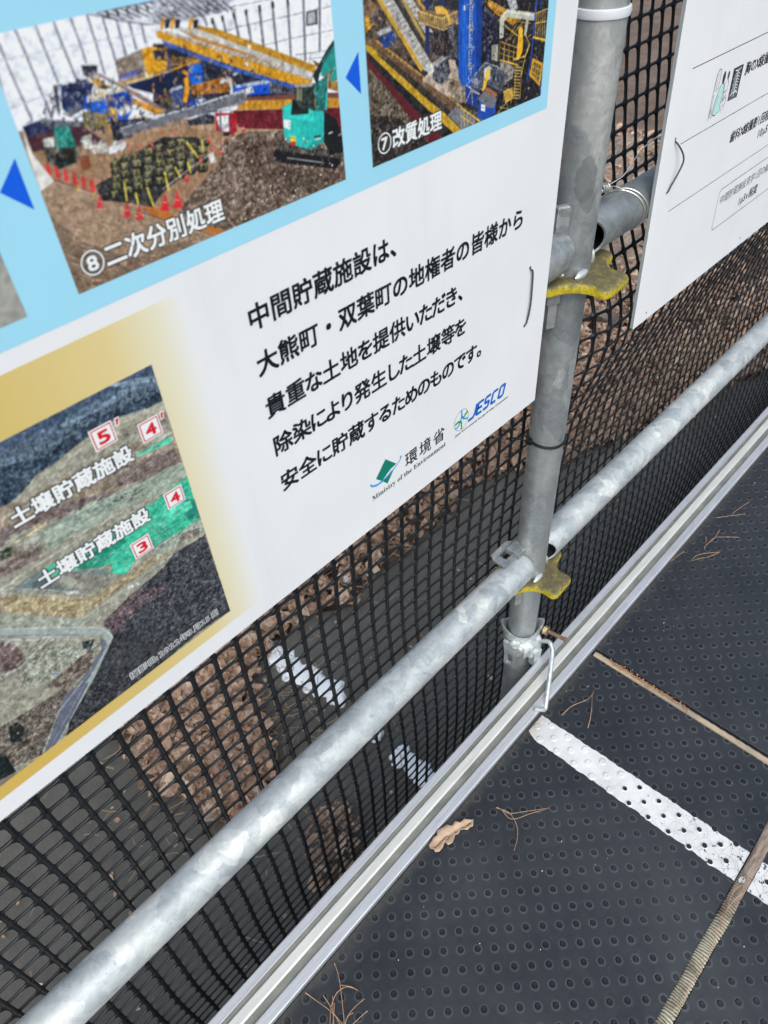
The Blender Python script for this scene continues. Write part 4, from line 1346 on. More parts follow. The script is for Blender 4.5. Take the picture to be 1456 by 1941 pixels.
(0,(220,216,200),0,(2777,-955,2801,-959,2797,-978,2772,-973)),
(0,(220,216,200),0,(2812,-882,2833,-886,2830,-899,2809,-896)),
(0,(206,150,36),0,(2315,-684,2340,-675,2336,-693,2309,-728,2296,-723)),
(0,(24,28,46),0,(2337,-688,2368,-693,2349,-726,2324,-725)),
(0,(206,150,36),0,(2371,-694,2397,-684,2393,-703,2366,-738,2353,-732)),
(0,(24,28,46),0,(2394,-697,2425,-702,2407,-736,2381,-735)),
(0,(206,150,36),0,(2476,-711,2502,-701,2498,-720,2471,-756,2457,-750)),
(0,(24,28,46),0,(2499,-715,2531,-720,2513,-754,2487,-753)),
(0,(120,76,30),0,(3257,-1038,3453,-1133,3447,-1183,3358,-1164)),
(0,(110,66,62),0,(2732,-1119,3104,-1181,3472,-1254,3468,-1284,2747,-1137)),
(0,(184,130,34),8,(2688,-1143,2747,-1137,3468,-1282,3461,-1335,2664,-1165)),
(1,(214,166,70),0.6,(2736,-1143,2733,-1172)),
(1,(214,166,70),0.6,(2775,-1151,2773,-1180)),
(1,(214,166,70),0.6,(2815,-1159,2812,-1188)),
(1,(214,166,70),0.5,(2855,-1166,2853,-1196)),
(1,(214,166,70),0.5,(2896,-1174,2893,-1204)),
(1,(214,166,70),0.5,(2937,-1182,2935,-1212)),
(1,(214,166,70),0.6,(2978,-1190,2976,-1220)),
(1,(214,166,70),0.6,(3020,-1198,3019,-1228)),
(1,(214,166,70),0.6,(3063,-1206,3061,-1237)),
(1,(214,166,70),0.7,(3106,-1215,3105,-1245)),
(1,(214,166,70),0.6,(3150,-1223,3149,-1254)),
(1,(214,166,70),0.7,(3194,-1232,3193,-1263)),
(1,(214,166,70),0.6,(3239,-1240,3238,-1272)),
(1,(214,166,70),0.6,(3284,-1249,3284,-1281)),
(1,(214,166,70),0.6,(3330,-1258,3330,-1290)),
(1,(214,166,70),0.6,(3377,-1267,3377,-1299)),
(0,(96,26,36),6,(2636,-1161,3008,-1239,3473,-1338,3457,-1459,3007,-1354,2660,-1260)),
(0,(150,108,50),12,(3362,-1136,3467,-1202,3460,-1252,3352,-1206)),
(0,(122,124,130),10,(2114,-1083,2463,-1085,2723,-1080,2775,-1102,2696,-1151,2595,-1138,2126,-1120)),
(1,(84,86,92),0.3,(2143,-1096,2141,-1116)),
(1,(84,86,92),0.3,(2175,-1100,2158,-1116)),
(1,(84,86,92),0.3,(2207,-1103,2174,-1117)),
(1,(84,86,92),0.3,(2239,-1107,2191,-1117)),
(1,(84,86,92),0.3,(2272,-1111,2208,-1117)),
(1,(84,86,92),0.3,(2305,-1115,2224,-1117)),
(1,(84,86,92),0.3,(2339,-1119,2241,-1117)),
(1,(84,86,92),0.3,(2373,-1123,2258,-1117)),
(1,(84,86,92),0.3,(2407,-1127,2275,-1117)),
(1,(84,86,92),0.3,(2441,-1131,2293,-1117)),
(1,(84,86,92),0.3,(2476,-1135,2310,-1117)),
(1,(84,86,92),0.4,(2511,-1140,2327,-1118)),
(1,(84,86,92),0.3,(2547,-1144,2344,-1118)),
(1,(84,86,92),0.3,(2583,-1148,2362,-1118)),
(1,(84,86,92),0.4,(2619,-1153,2379,-1118)),
(1,(196,198,202),0.4,(2124,-1078,2464,-1082,2703,-1082)),
(1,(60,62,68),0.5,(2127,-1117,2540,-1135)),
(0,(186,184,176),20,(2602,-1110,2659,-1109,2678,-1147,2612,-1145)),
(0,(210,210,206),0,(2713,-1081,2804,-1081,2798,-1107,2746,-1102)),
(0,(220,220,222),0,(2181,-1092,2204,-1098,2198,-1119,2176,-1115)),
(0,(220,220,222),0,(2683,-1088,2708,-1093,2703,-1116,2677,-1110)),
(0,(40,42,52),24,(2333,-1139,2467,-1138,2512,-1155,2500,-1199,2350,-1169)),
(0,(170,140,112),8,(2125,-1126,2541,-1203,2715,-1274,2967,-1340,2954,-1515,2077,-1271)),
(0,(176,26,44),10,(2520,-1144,2660,-1180,2642,-1273,2543,-1265,2504,-1235)),
(0,(208,208,210),24,(2523,-1165,2604,-1177,2588,-1256,2531,-1241)),
(0,(40,30,34),0,(2504,-1238,2547,-1249,2610,-1265,2577,-1281,2526,-1261)),
(1,(64,66,90),1.0,(2556,-1146,2514,-1335)),
(1,(64,66,90),0.9,(2626,-1162,2586,-1354)),
(0,(128,84,62),10,(2536,-1292,2618,-1270,2619,-1327,2530,-1354)),
(0,(226,110,60),0,(2615,-1284,2662,-1289,2648,-1306,2611,-1300)),
(1,(72,72,88),0.6,(2288,-1128,2283,-1205)),
(1,(72,72,88),0.7,(2345,-1142,2338,-1226)),
(1,(90,86,90),0.3,(2285,-1140,2340,-1220)),
(1,(90,86,90),0.3,(2342,-1154,2274,-1203)),
(0,(104,88,76),22,(2538,-1299,2688,-1284,2964,-1346,3553,-1658,3531,-1849,2419,-1756,2141,-1581,2239,-1486,2495,-1395)),
(2,(176,160,146),(420,1.6,3),(2538,-1299,2688,-1284,2964,-1346,3553,-1658,3531,-1849,2419,-1756,2141,-1581,2239,-1486,2495,-1395)),
(2,(52,44,40),(420,1.6,4),(2538,-1299,2964,-1346,3553,-1658,3531,-1849,2419,-1756,2172,-1591)),
(0,(84,70,60),20,(2863,-1355,2914,-1397,2869,-1514,3381,-1706,3501,-1692,3488,-1802,3079,-1744,2704,-1540,2663,-1386)),
(0,(64,34,44),0,(1473,-956,1759,-1027,1852,-1119,1477,-1066)),
(0,(36,46,84),16,(1473,-956,1577,-949,1620,-970,1592,-1007,1479,-1001)),
(0,(150,118,92),7,(1477,-1066,1825,-1113,1965,-1131,2271,-1153,2551,-1249,2478,-1390,2149,-1555,1986,-1746,1737,-1435,1508,-1213)),
(0,(98,100,112),8,(1571,-948,1767,-1006,1759,-1027,1565,-979)),
(0,(24,40,84),20,(1711,-842,1828,-846,1875,-866,1815,-951,1713,-971,1682,-931)),
(0,(96,98,108),0,(1680,-952,1771,-924,1784,-944,1711,-976)),
(0,(60,60,72),0,(1675,-834,1695,-833,1672,-939,1656,-946)),
(0,(44,46,54),40,(1838,-785,1919,-801,1907,-836,1857,-841,1836,-826)),
(0,(196,140,40),0,(1859,-836,1897,-844,1957,-906,1904,-900)),
(0,(142,118,112),8,(1889,-827,1915,-832,2111,-967,2232,-1071,2200,-1070,2011,-917)),
(0,(206,140,34),0,(2027,-954,2217,-1067,2155,-1065,2019,-975)),
(0,(150,136,126),12,(2013,-799,2173,-782,2155,-903,2004,-894)),
(1,(110,100,98),0.3,(2026,-801,2008,-884)),
(1,(110,100,98),0.4,(2045,-800,2027,-883)),
(1,(110,100,98),0.3,(2064,-798,2046,-883)),
(1,(110,100,98),0.3,(2083,-796,2065,-882)),
(1,(110,100,98),0.4,(2102,-795,2084,-882)),
(1,(110,100,98),0.4,(2121,-793,2103,-882)),
(1,(110,100,98),0.3,(2141,-791,2122,-881)),
(1,(110,100,98),0.4,(2160,-790,2141,-881)),
(1,(110,100,98),0.3,(2180,-788,2161,-880)),
(0,(70,80,140),16,(2015,-864,2156,-854,2156,-876,2015,-883)),
(0,(210,150,30),12,(2166,-780,2232,-782,2305,-812,2289,-886,2165,-894)),
(0,(40,40,60),30,(2227,-797,2298,-810,2285,-852,2228,-841)),
(1,(226,168,30),0.4,(2195,-840,2183,-887)),
(1,(226,168,30),0.3,(2208,-842,2195,-890)),
(1,(226,168,30),0.4,(2220,-845,2208,-892)),
(1,(226,168,30),0.4,(2233,-847,2221,-895)),
(1,(226,168,30),0.4,(2246,-850,2234,-897)),
(1,(226,168,30),0.3,(2259,-852,2246,-900)),
(1,(226,168,30),0.4,(2272,-855,2259,-903)),
(1,(226,168,30),0.3,(2285,-857,2272,-905)),
(1,(222,160,30),0.6,(2003,-899,2284,-902,2478,-889)),
(0,(16,28,60),0,(2043,-908,2345,-909,2398,-943,2223,-998,2065,-929)),
(0,(18,88,200),0,(1812,-907,1845,-909,2022,-925,2054,-960,2032,-1024,1990,-1060,1900,-1027,1786,-955)),
(0,(206,200,180),0,(1825,-907,2011,-917,2027,-932,1920,-931,1908,-945,1815,-934)),
(0,(12,62,158),6,(1914,-929,2020,-931,2042,-975,2021,-1021,1907,-1006)),
(0,(216,166,30),0,(1917,-980,1938,-979,1949,-1051,1927,-1051)),
(0,(180,186,196),30,(1941,-991,2016,-986,2032,-1024,1970,-1032)),
(0,(96,86,60),14,(1776,-964,1907,-1006,1884,-1069,1759,-1027)),
(1,(170,150,90),0.3,(1781,-970,1765,-1034)),
(1,(170,150,90),0.3,(1793,-973,1777,-1037)),
(1,(170,150,90),0.3,(1806,-976,1790,-1040)),
(1,(170,150,90),0.3,(1818,-979,1803,-1043)),
(1,(170,150,90),0.3,(1831,-982,1816,-1046)),
(1,(170,150,90),0.3,(1844,-985,1829,-1050)),
(1,(170,150,90),0.3,(1857,-988,1842,-1053)),
(1,(170,150,90),0.4,(1870,-992,1855,-1056)),
(1,(170,150,90),0.4,(1883,-995,1868,-1059)),
(1,(170,150,90),0.4,(1896,-998,1881,-1063)),
(1,(150,130,80),0.4,(1777,-981,1903,-1019)),
(1,(150,130,80),0.3,(1771,-995,1897,-1033)),
(1,(150,130,80),0.3,(1766,-1009,1892,-1048)),
(1,(150,130,80),0.4,(1760,-1024,1887,-1063)),
(0,(14,30,60),30,(1883,-1034,2021,-1056,2080,-1059,2134,-1083,2066,-1103,1930,-1104)),
(1,(214,150,40),1.0,(1883,-1034,1905,-1133)),
(0,(40,44,56),30,(1896,-1038,2045,-1074,1995,-1133,1892,-1130)),
(0,(124,126,132),8,(1936,-1088,2192,-1097,2218,-1114,2184,-1120,1955,-1117)),
(0,(108,110,118),8,(1937,-1085,2734,-1093,2741,-1139,1969,-1120)),
(1,(190,192,198),0.4,(1945,-1082,2735,-1089)),
(1,(80,82,90),0.3,(1975,-1102,1975,-1116)),
(1,(80,82,90),0.3,(1996,-1102,1996,-1116)),
(1,(80,82,90),0.3,(2017,-1102,2017,-1116)),
(1,(80,82,90),0.3,(2038,-1102,2038,-1116)),
(1,(80,82,90),0.3,(2060,-1103,2060,-1116)),
(1,(80,82,90),0.3,(2081,-1103,2081,-1116)),
(1,(80,82,90),0.3,(2102,-1103,2103,-1116)),
(1,(80,82,90),0.3,(2124,-1103,2124,-1116)),
(1,(80,82,90),0.3,(2146,-1104,2146,-1116)),
(1,(80,82,90),0.3,(2167,-1104,2168,-1116)),
(1,(80,82,90),0.3,(2189,-1104,2190,-1117)),
(1,(80,82,90),0.3,(2212,-1104,2213,-1117)),
(1,(80,82,90),0.3,(2234,-1105,2235,-1117)),
(1,(80,82,90),0.3,(2256,-1105,2257,-1117)),
(1,(80,82,90),0.3,(2279,-1105,2280,-1117)),
(1,(80,82,90),0.4,(2301,-1106,2303,-1117)),
(1,(80,82,90),0.3,(2324,-1106,2326,-1117)),
(1,(80,82,90),0.3,(2347,-1106,2349,-1117)),
(1,(80,82,90),0.3,(2370,-1106,2372,-1117)),
(1,(80,82,90),0.3,(2393,-1107,2395,-1117)),
(1,(80,82,90),0.3,(2416,-1107,2419,-1117)),
(1,(80,82,90),0.3,(2440,-1107,2442,-1117)),
(1,(80,82,90),0.3,(2464,-1108,2466,-1118)),
(1,(80,82,90),0.3,(2487,-1108,2490,-1118)),
(1,(80,82,90),0.3,(2511,-1108,2514,-1118)),
(1,(80,82,90),0.3,(2535,-1108,2538,-1118)),
(1,(80,82,90),0.3,(2560,-1109,2562,-1118)),
(1,(80,82,90),0.3,(2584,-1109,2587,-1118)),
(1,(80,82,90),0.3,(2608,-1109,2611,-1118)),
(1,(80,82,90),0.3,(2633,-1110,2636,-1118)),
(1,(80,82,90),0.3,(2658,-1110,2661,-1118)),
(1,(80,82,90),0.3,(2683,-1110,2686,-1118)),
(1,(80,82,90),0.4,(2708,-1111,2711,-1118)),
(1,(80,82,90),0.3,(2733,-1111,2737,-1119)),
(0,(40,140,128),16,(1618,-992,1687,-1003,1694,-1125,1628,-1153,1591,-1074)),
(0,(190,192,186),30,(1545,-1028,1602,-1032,1581,-1083,1540,-1072)),
(0,(20,40,44),20,(1616,-1081,1689,-1100,1671,-1165,1566,-1171,1543,-1129)),
(0,(60,62,60),30,(1532,-1058,1585,-1073,1570,-1160,1531,-1126)),
(0,(160,160,150),30,(1731,-1065,1785,-1067,1772,-1122,1723,-1121)),
(0,(214,216,218),0,(1857,-1145,1959,-1148,1945,-1168,1844,-1180)),
(0,(190,180,170),20,(1753,-1117,1852,-1119,1849,-1166,1768,-1151)),
(0,(120,66,44),0,(1686,-1146,1741,-1149,1733,-1207,1688,-1212)),
(0,(196,50,56),0,(1514,-1133,1531,-1126,1527,-1183,1503,-1176)),
(0,(196,50,56),0,(1551,-1157,1568,-1150,1564,-1209,1540,-1202)),
(0,(196,50,56),0,(1589,-1182,1605,-1175,1602,-1236,1577,-1229)),
(0,(196,50,56),0,(1627,-1207,1644,-1200,1640,-1263,1615,-1256)),
(0,(196,50,56),0,(1666,-1233,1683,-1226,1679,-1291,1654,-1284)),
(0,(196,50,56),0,(1706,-1260,1723,-1252,1720,-1320,1693,-1312)),
(0,(196,50,56),0,(1747,-1287,1764,-1279,1761,-1349,1734,-1341)),
(1,(116,88,70),0.7,(1505,-1189,2048,-1550,2452,-1775)),
(1,(196,190,180),0.3,(1511,-1208,1941,-1474)),
(1,(224,176,40),0.5,(1640,-1265,1606,-1316)),
(1,(224,176,40),0.5,(1713,-1318,1679,-1370)),
(1,(224,176,40),0.5,(1789,-1373,1755,-1427)),
(0,(152,128,106),6,(1452,-1220,1524,-1224,2044,-1563,2323,-1761,1429,-1771,1429,-1409)),
(0,(118,98,82),6,(1451,-1354,1569,-1524,1774,-1682,2272,-1743,1890,-1830,1429,-1771)),
(1,(84,72,64),0.5,(1460,-1382,1565,-1535,1716,-1710,1774,-1777)),
(1,(120,100,84),0.4,(1606,-1316,2105,-1699)),
(0,(214,212,206),0,(1473,-956,1473,-1076,1529,-1213,1446,-1236,1454,-1060)),
(0,(176,106,46),0,(1947,-1456,2085,-1541,2225,-1653,2437,-1762,2359,-1766,2189,-1655,1988,-1531)),
(1,(70,50,40),0.5,(1908,-1477,2357,-1773)),
(0,(42,43,44),16,(1724,-1290,1840,-1274,1897,-1241,2000,-1207,2166,-1177,2365,-1228,2430,-1271,2413,-1332,2268,-1385,2084,-1438,2002,-1487,1892,-1432,1731,-1368)),
(0,(22,23,24),8,(1897,-1234,1890,-1250,1870,-1258,1848,-1254,1834,-1241,1834,-1224,1848,-1211,1869,-1209,1889,-1218)),
(0,(48,50,50),14,(1896,-1224,1890,-1235,1873,-1241,1854,-1238,1841,-1229,1841,-1216,1853,-1208,1872,-1206,1889,-1212)),
(0,(104,106,104),12,(1880,-1217,1877,-1220,1868,-1222,1859,-1221,1853,-1218,1852,-1214,1859,-1211,1868,-1211,1876,-1213)),
(1,(168,156,70),0.4,(1852,-1209,1863,-1220,1854,-1236)),
(1,(168,156,70),0.4,(1863,-1219,1885,-1216)),
(0,(22,23,24),8,(1958,-1225,1951,-1241,1932,-1249,1909,-1246,1894,-1232,1894,-1215,1908,-1203,1930,-1200,1950,-1209)),
(0,(56,58,58),14,(1958,-1215,1951,-1226,1934,-1232,1915,-1229,1902,-1220,1902,-1208,1914,-1199,1933,-1197,1950,-1203)),
(0,(104,106,104),12,(1941,-1208,1938,-1212,1929,-1213,1920,-1213,1913,-1209,1913,-1205,1919,-1202,1929,-1202,1937,-1204)),
(1,(168,156,70),0.3,(1913,-1200,1924,-1212,1915,-1228)),
(1,(168,156,70),0.4,(1924,-1211,1946,-1207)),
(1,(168,156,70),0.3,(1948,-1212,1945,-1234)),
(0,(22,23,24),8,(2022,-1231,2015,-1248,1996,-1256,1973,-1252,1958,-1239,1957,-1221,1971,-1209,1994,-1206,2014,-1215)),
(0,(48,50,50),14,(2021,-1221,2015,-1233,1998,-1238,1978,-1236,1965,-1226,1965,-1214,1977,-1205,1997,-1203,2014,-1209)),
(0,(104,106,104),12,(2004,-1214,2001,-1218,1993,-1220,1983,-1219,1976,-1215,1976,-1211,1982,-1208,1992,-1208,2001,-1210)),
(1,(190,176,80),0.4,(1976,-1206,1987,-1218,1978,-1234)),
(1,(190,176,80),0.4,(1987,-1217,2010,-1213)),
(0,(22,23,24),8,(2094,-1229,2087,-1245,2067,-1253,2044,-1250,2028,-1236,2027,-1219,2041,-1206,2064,-1203,2085,-1212)),
(0,(70,72,72),14,(2093,-1218,2086,-1230,2069,-1236,2049,-1233,2035,-1223,2035,-1211,2047,-1202,2067,-1200,2085,-1207)),
(0,(104,106,104),12,(2075,-1211,2072,-1215,2063,-1217,2053,-1216,2047,-1213,2046,-1208,2053,-1205,2063,-1205,2072,-1207)),
(1,(190,176,80),0.4,(2046,-1203,2058,-1215,2049,-1231)),
(1,(190,176,80),0.4,(2058,-1214,2081,-1210)),
(1,(190,176,80),0.4,(2082,-1215,2080,-1237)),
(0,(22,23,24),8,(2166,-1230,2159,-1246,2139,-1255,2115,-1251,2099,-1237,2098,-1220,2112,-1207,2136,-1204,2157,-1213)),
(0,(56,58,58),14,(2165,-1219,2159,-1231,2141,-1237,2121,-1234,2107,-1224,2106,-1212,2118,-1203,2139,-1201,2157,-1207)),
(0,(104,106,104),12,(2147,-1212,2144,-1216,2135,-1218,2125,-1217,2118,-1213,2118,-1209,2124,-1206,2134,-1206,2143,-1208)),
(1,(190,176,80),0.4,(2117,-1204,2129,-1216,2121,-1232)),
(1,(190,176,80),0.4,(2129,-1215,2153,-1211)),
(0,(22,23,24),8,(2242,-1233,2235,-1249,2215,-1258,2191,-1254,2174,-1240,2173,-1222,2187,-1209,2211,-1207,2232,-1216)),
(0,(56,58,58),14,(2241,-1222,2235,-1234,2217,-1240,2196,-1237,2181,-1227,2180,-1214,2193,-1205,2214,-1203,2233,-1210)),
(0,(86,88,88),12,(2223,-1215,2219,-1219,2210,-1220,2200,-1220,2193,-1216,2192,-1212,2199,-1209,2209,-1208,2219,-1211)),
(1,(168,156,70),0.4,(2192,-1207,2204,-1219,2196,-1235)),
(1,(168,156,70),0.4,(2204,-1217,2229,-1214)),
(0,(22,23,24),8,(2304,-1238,2297,-1254,2276,-1263,2252,-1259,2234,-1245,2233,-1227,2247,-1214,2271,-1211,2294,-1220)),
(0,(56,58,58),14,(2302,-1227,2296,-1239,2278,-1245,2257,-1242,2242,-1232,2241,-1219,2254,-1210,2274,-1208,2294,-1215)),
(0,(104,106,104),12,(2284,-1219,2280,-1223,2271,-1225,2261,-1224,2253,-1221,2253,-1217,2260,-1213,2270,-1213,2280,-1215)),
(1,(206,192,98),0.4,(2252,-1211,2265,-1223,2257,-1240)),
(1,(206,192,98),0.4,(2265,-1222,2290,-1218)),
(1,(206,192,98),0.4,(2291,-1224,2290,-1246)),
(0,(22,23,24),8,(1891,-1265,1884,-1281,1865,-1289,1843,-1286,1828,-1272,1828,-1255,1842,-1242,1864,-1240,1883,-1249)),
(0,(56,58,58),14,(1891,-1255,1884,-1266,1868,-1272,1848,-1269,1836,-1260,1836,-1247,1848,-1238,1867,-1237,1884,-1243)),
(0,(86,88,88),12,(1874,-1248,1871,-1252,1863,-1253,1853,-1252,1847,-1249,1847,-1245,1853,-1242,1863,-1242,1871,-1244)),
(1,(168,156,70),0.4,(1847,-1240,1857,-1252,1848,-1268)),
(1,(168,156,70),0.3,(1858,-1250,1880,-1247)),
(1,(168,156,70),0.4,(1881,-1252,1878,-1274)),
(0,(22,23,24),8,(1944,-1259,1937,-1275,1917,-1283,1895,-1279,1880,-1266,1880,-1248,1894,-1236,1916,-1233,1936,-1242)),
(0,(70,72,72),14,(1943,-1248,1937,-1260,1920,-1266,1901,-1263,1888,-1253,1888,-1241,1900,-1232,1919,-1230,1936,-1237)),
(0,(104,106,104),12,(1927,-1241,1924,-1245,1915,-1247,1905,-1246,1899,-1243,1899,-1238,1905,-1235,1915,-1235,1923,-1237)),
(1,(206,192,98),0.4,(1898,-1233,1909,-1245,1901,-1261)),
(1,(206,192,98),0.4,(1910,-1244,1932,-1240)),
(0,(22,23,24),8,(2013,-1264,2006,-1280,1986,-1288,1963,-1284,1948,-1270,1947,-1253,1961,-1240,1984,-1238,2004,-1247)),
(0,(70,72,72),14,(2012,-1253,2005,-1265,1988,-1270,1968,-1268,1955,-1258,1955,-1245,1967,-1236,1987,-1235,2004,-1241)),
(0,(86,88,88),12,(1995,-1246,1992,-1250,1983,-1251,1973,-1250,1967,-1247,1966,-1243,1973,-1240,1982,-1239,1991,-1242)),
(1,(206,192,98),0.4,(1966,-1238,1977,-1250,1969,-1266)),
(1,(206,192,98),0.3,(1978,-1248,2000,-1245)),
(1,(206,192,98),0.4,(2002,-1250,1999,-1272)),
(0,(22,23,24),8,(2081,-1270,2074,-1286,2054,-1295,2031,-1291,2015,-1277,2014,-1259,2029,-1246,2051,-1244,2072,-1253)),
(0,(56,58,58),14,(2080,-1259,2074,-1271,2056,-1277,2036,-1274,2023,-1264,2022,-1251,2035,-1242,2054,-1241,2073,-1247)),
(0,(86,88,88),12,(2063,-1252,2059,-1256,2051,-1258,2041,-1257,2034,-1253,2034,-1249,2040,-1246,2050,-1246,2059,-1248)),
(1,(190,176,80),0.4,(2033,-1244,2045,-1256,2036,-1272)),
(1,(190,176,80),0.4,(2045,-1255,2069,-1251)),
(0,(22,23,24),8,(2149,-1267,2142,-1283,2122,-1292,2098,-1288,2082,-1274,2081,-1256,2095,-1243,2118,-1240,2140,-1250)),
(0,(48,50,50),14,(2148,-1256,2141,-1268,2124,-1274,2103,-1271,2089,-1261,2088,-1248,2101,-1239,2121,-1237,2140,-1244)),
(0,(86,88,88),12,(2130,-1249,2127,-1253,2118,-1254,2107,-1253,2101,-1250,2100,-1246,2107,-1243,2117,-1242,2126,-1245)),
(1,(168,156,70),0.4,(2100,-1240,2112,-1253,2103,-1269)),
(1,(168,156,70),0.4,(2112,-1251,2136,-1248)),
(1,(168,156,70),0.4,(2137,-1253,2135,-1275)),
(0,(22,23,24),8,(2228,-1271,2221,-1288,2200,-1296,2176,-1292,2159,-1278,2158,-1260,2172,-1247,2196,-1244,2218,-1254)),
(0,(48,50,50),14,(2226,-1260,2220,-1272,2202,-1278,2181,-1275,2167,-1265,2166,-1252,2178,-1243,2199,-1241,2218,-1248)),
(0,(104,106,104),12,(2208,-1253,2205,-1256,2196,-1258,2185,-1257,2178,-1254,2178,-1250,2184,-1247,2195,-1246,2204,-1248)),
(1,(206,192,98),0.4,(2177,-1244,2189,-1256,2181,-1273)),
(1,(206,192,98),0.4,(2190,-1255,2214,-1251)),
(0,(22,23,24),8,(2286,-1272,2279,-1289,2258,-1298,2233,-1294,2216,-1279,2215,-1261,2230,-1248,2254,-1246,2276,-1255)),
(0,(70,72,72),14,(2284,-1261,2278,-1273,2260,-1279,2239,-1277,2224,-1266,2223,-1253,2236,-1244,2257,-1242,2276,-1249)),
(0,(86,88,88),12,(2266,-1254,2262,-1258,2253,-1260,2243,-1259,2235,-1255,2235,-1251,2242,-1248,2252,-1247,2262,-1250)),
(1,(206,192,98),0.4,(2234,-1245,2247,-1258,2239,-1275)),
(1,(206,192,98),0.4,(2247,-1257,2272,-1253)),
(1,(206,192,98),0.4,(2274,-1258,2272,-1281)),
(0,(22,23,24),8,(2365,-1275,2358,-1293,2337,-1301,2312,-1297,2294,-1283,2292,-1264,2307,-1251,2331,-1248,2354,-1258)),
(0,(56,58,58),14,(2363,-1264,2357,-1277,2338,-1283,2316,-1280,2301,-1269,2300,-1256,2313,-1247,2334,-1245,2354,-1252)),
(0,(86,88,88),12,(2344,-1257,2341,-1261,2331,-1263,2320,-1262,2313,-1258,2313,-1254,2319,-1251,2330,-1250,2340,-1253)),
(1,(168,156,70),0.4,(2312,-1248,2325,-1261,2316,-1278)),
(1,(168,156,70),0.4,(2325,-1260,2350,-1256)),
(1,(168,156,70),0.4,(2352,-1261,2350,-1284)),
(0,(22,23,24),8,(2450,-1270,2443,-1288,2421,-1296,2395,-1292,2377,-1278,2375,-1259,2390,-1246,2415,-1243,2438,-1253)),
(0,(70,72,72),14,(2448,-1259,2441,-1272,2423,-1278,2400,-1275,2385,-1264,2383,-1251,2396,-1241,2418,-1240,2438,-1247)),
(0,(86,88,88),12,(2428,-1252,2425,-1256,2415,-1258,2404,-1257,2396,-1253,2396,-1249,2403,-1245,2414,-1245,2424,-1247)),
(1,(190,176,80),0.4,(2395,-1243,2409,-1256,2400,-1273)),
(1,(190,176,80),0.4,(2409,-1254,2434,-1251)),
(1,(190,176,80),0.4,(2436,-1256,2435,-1279)),
(0,(22,23,24),8,(1878,-1301,1870,-1317,1851,-1325,1829,-1321,1814,-1308,1814,-1290,1828,-1278,1850,-1275,1870,-1284)),
(0,(70,72,72),14,(1877,-1291,1870,-1302,1854,-1308,1834,-1305,1822,-1295,1822,-1283,1834,-1274,1853,-1272,1870,-1279)),
(0,(86,88,88),12,(1860,-1283,1857,-1287,1849,-1289,1839,-1288,1833,-1284,1833,-1280,1839,-1277,1849,-1277,1857,-1279)),
(1,(168,156,70),0.4,(1833,-1275,1843,-1287,1834,-1303)),
(1,(168,156,70),0.4,(1844,-1286,1866,-1282)),
(1,(168,156,70),0.4,(1867,-1288,1864,-1309)),
(0,(22,23,24),8,(1930,-1294,1923,-1310,1903,-1318,1881,-1314,1866,-1300,1866,-1283,1880,-1270,1902,-1268,1922,-1277)),
(0,(48,50,50),14,(1930,-1283,1923,-1295,1906,-1300,1887,-1298,1874,-1288,1874,-1275,1886,-1266,1905,-1265,1923,-1271)),
(0,(86,88,88),12,(1913,-1276,1910,-1280,1901,-1281,1891,-1280,1885,-1277,1885,-1273,1891,-1270,1901,-1270,1909,-1272)),
(1,(168,156,70),0.4,(1885,-1268,1896,-1280,1887,-1296)),
(1,(168,156,70),0.4,(1896,-1278,1919,-1275)),
(1,(168,156,70),0.3,(1920,-1280,1917,-1302)),
(0,(22,23,24),8,(1993,-1305,1986,-1321,1966,-1329,1943,-1325,1928,-1311,1927,-1294,1942,-1281,1964,-1278,1984,-1288)),
(0,(48,50,50),14,(1992,-1294,1986,-1306,1968,-1311,1948,-1309,1935,-1298,1935,-1286,1947,-1277,1967,-1275,1985,-1282)),
(0,(86,88,88),12,(1975,-1286,1972,-1290,1963,-1292,1953,-1291,1947,-1288,1947,-1284,1953,-1281,1963,-1280,1971,-1282)),
(1,(190,176,80),0.4,(1946,-1278,1957,-1290,1949,-1307)),
(1,(190,176,80),0.4,(1958,-1289,1981,-1286)),
(1,(190,176,80),0.4,(1982,-1291,1979,-1313)),
(0,(22,23,24),8,(2071,-1307,2064,-1323,2043,-1332,2020,-1328,2004,-1314,2003,-1296,2018,-1283,2041,-1280,2062,-1290)),
(0,(70,72,72),14,(2070,-1296,2063,-1308,2046,-1314,2025,-1311,2012,-1301,2011,-1288,2024,-1279,2044,-1277,2062,-1284)),
(0,(86,88,88),12,(2052,-1289,2049,-1292,2040,-1294,2030,-1293,2023,-1290,2023,-1286,2029,-1283,2040,-1282,2048,-1284)),
(1,(190,176,80),0.3,(2023,-1280,2034,-1292,2026,-1309)),
(1,(190,176,80),0.3,(2035,-1291,2058,-1288)),
(1,(190,176,80),0.4,(2059,-1293,2057,-1315)),
(0,(22,23,24),8,(2149,-1300,2142,-1317,2121,-1326,2097,-1322,2081,-1307,2080,-1289,2094,-1276,2118,-1274,2139,-1283)),
(0,(70,72,72),14,(2147,-1290,2141,-1302,2123,-1307,2102,-1304,2088,-1294,2088,-1281,2100,-1272,2121,-1270,2139,-1277)),
(0,(86,88,88),12,(2129,-1282,2126,-1286,2117,-1288,2107,-1287,2100,-1283,2100,-1279,2106,-1276,2116,-1276,2126,-1278)),
(1,(190,176,80),0.4,(2099,-1274,2111,-1286,2103,-1303)),
(1,(190,176,80),0.4,(2112,-1285,2135,-1281)),
(1,(190,176,80),0.4,(2137,-1287,2135,-1309)),
(0,(22,23,24),8,(2212,-1312,2205,-1329,2185,-1337,2160,-1333,2143,-1319,2142,-1301,2157,-1287,2181,-1285,2203,-1295)),
(0,(48,50,50),14,(2211,-1301,2205,-1313,2187,-1319,2165,-1316,2151,-1306,2150,-1293,2163,-1283,2184,-1282,2203,-1289)),
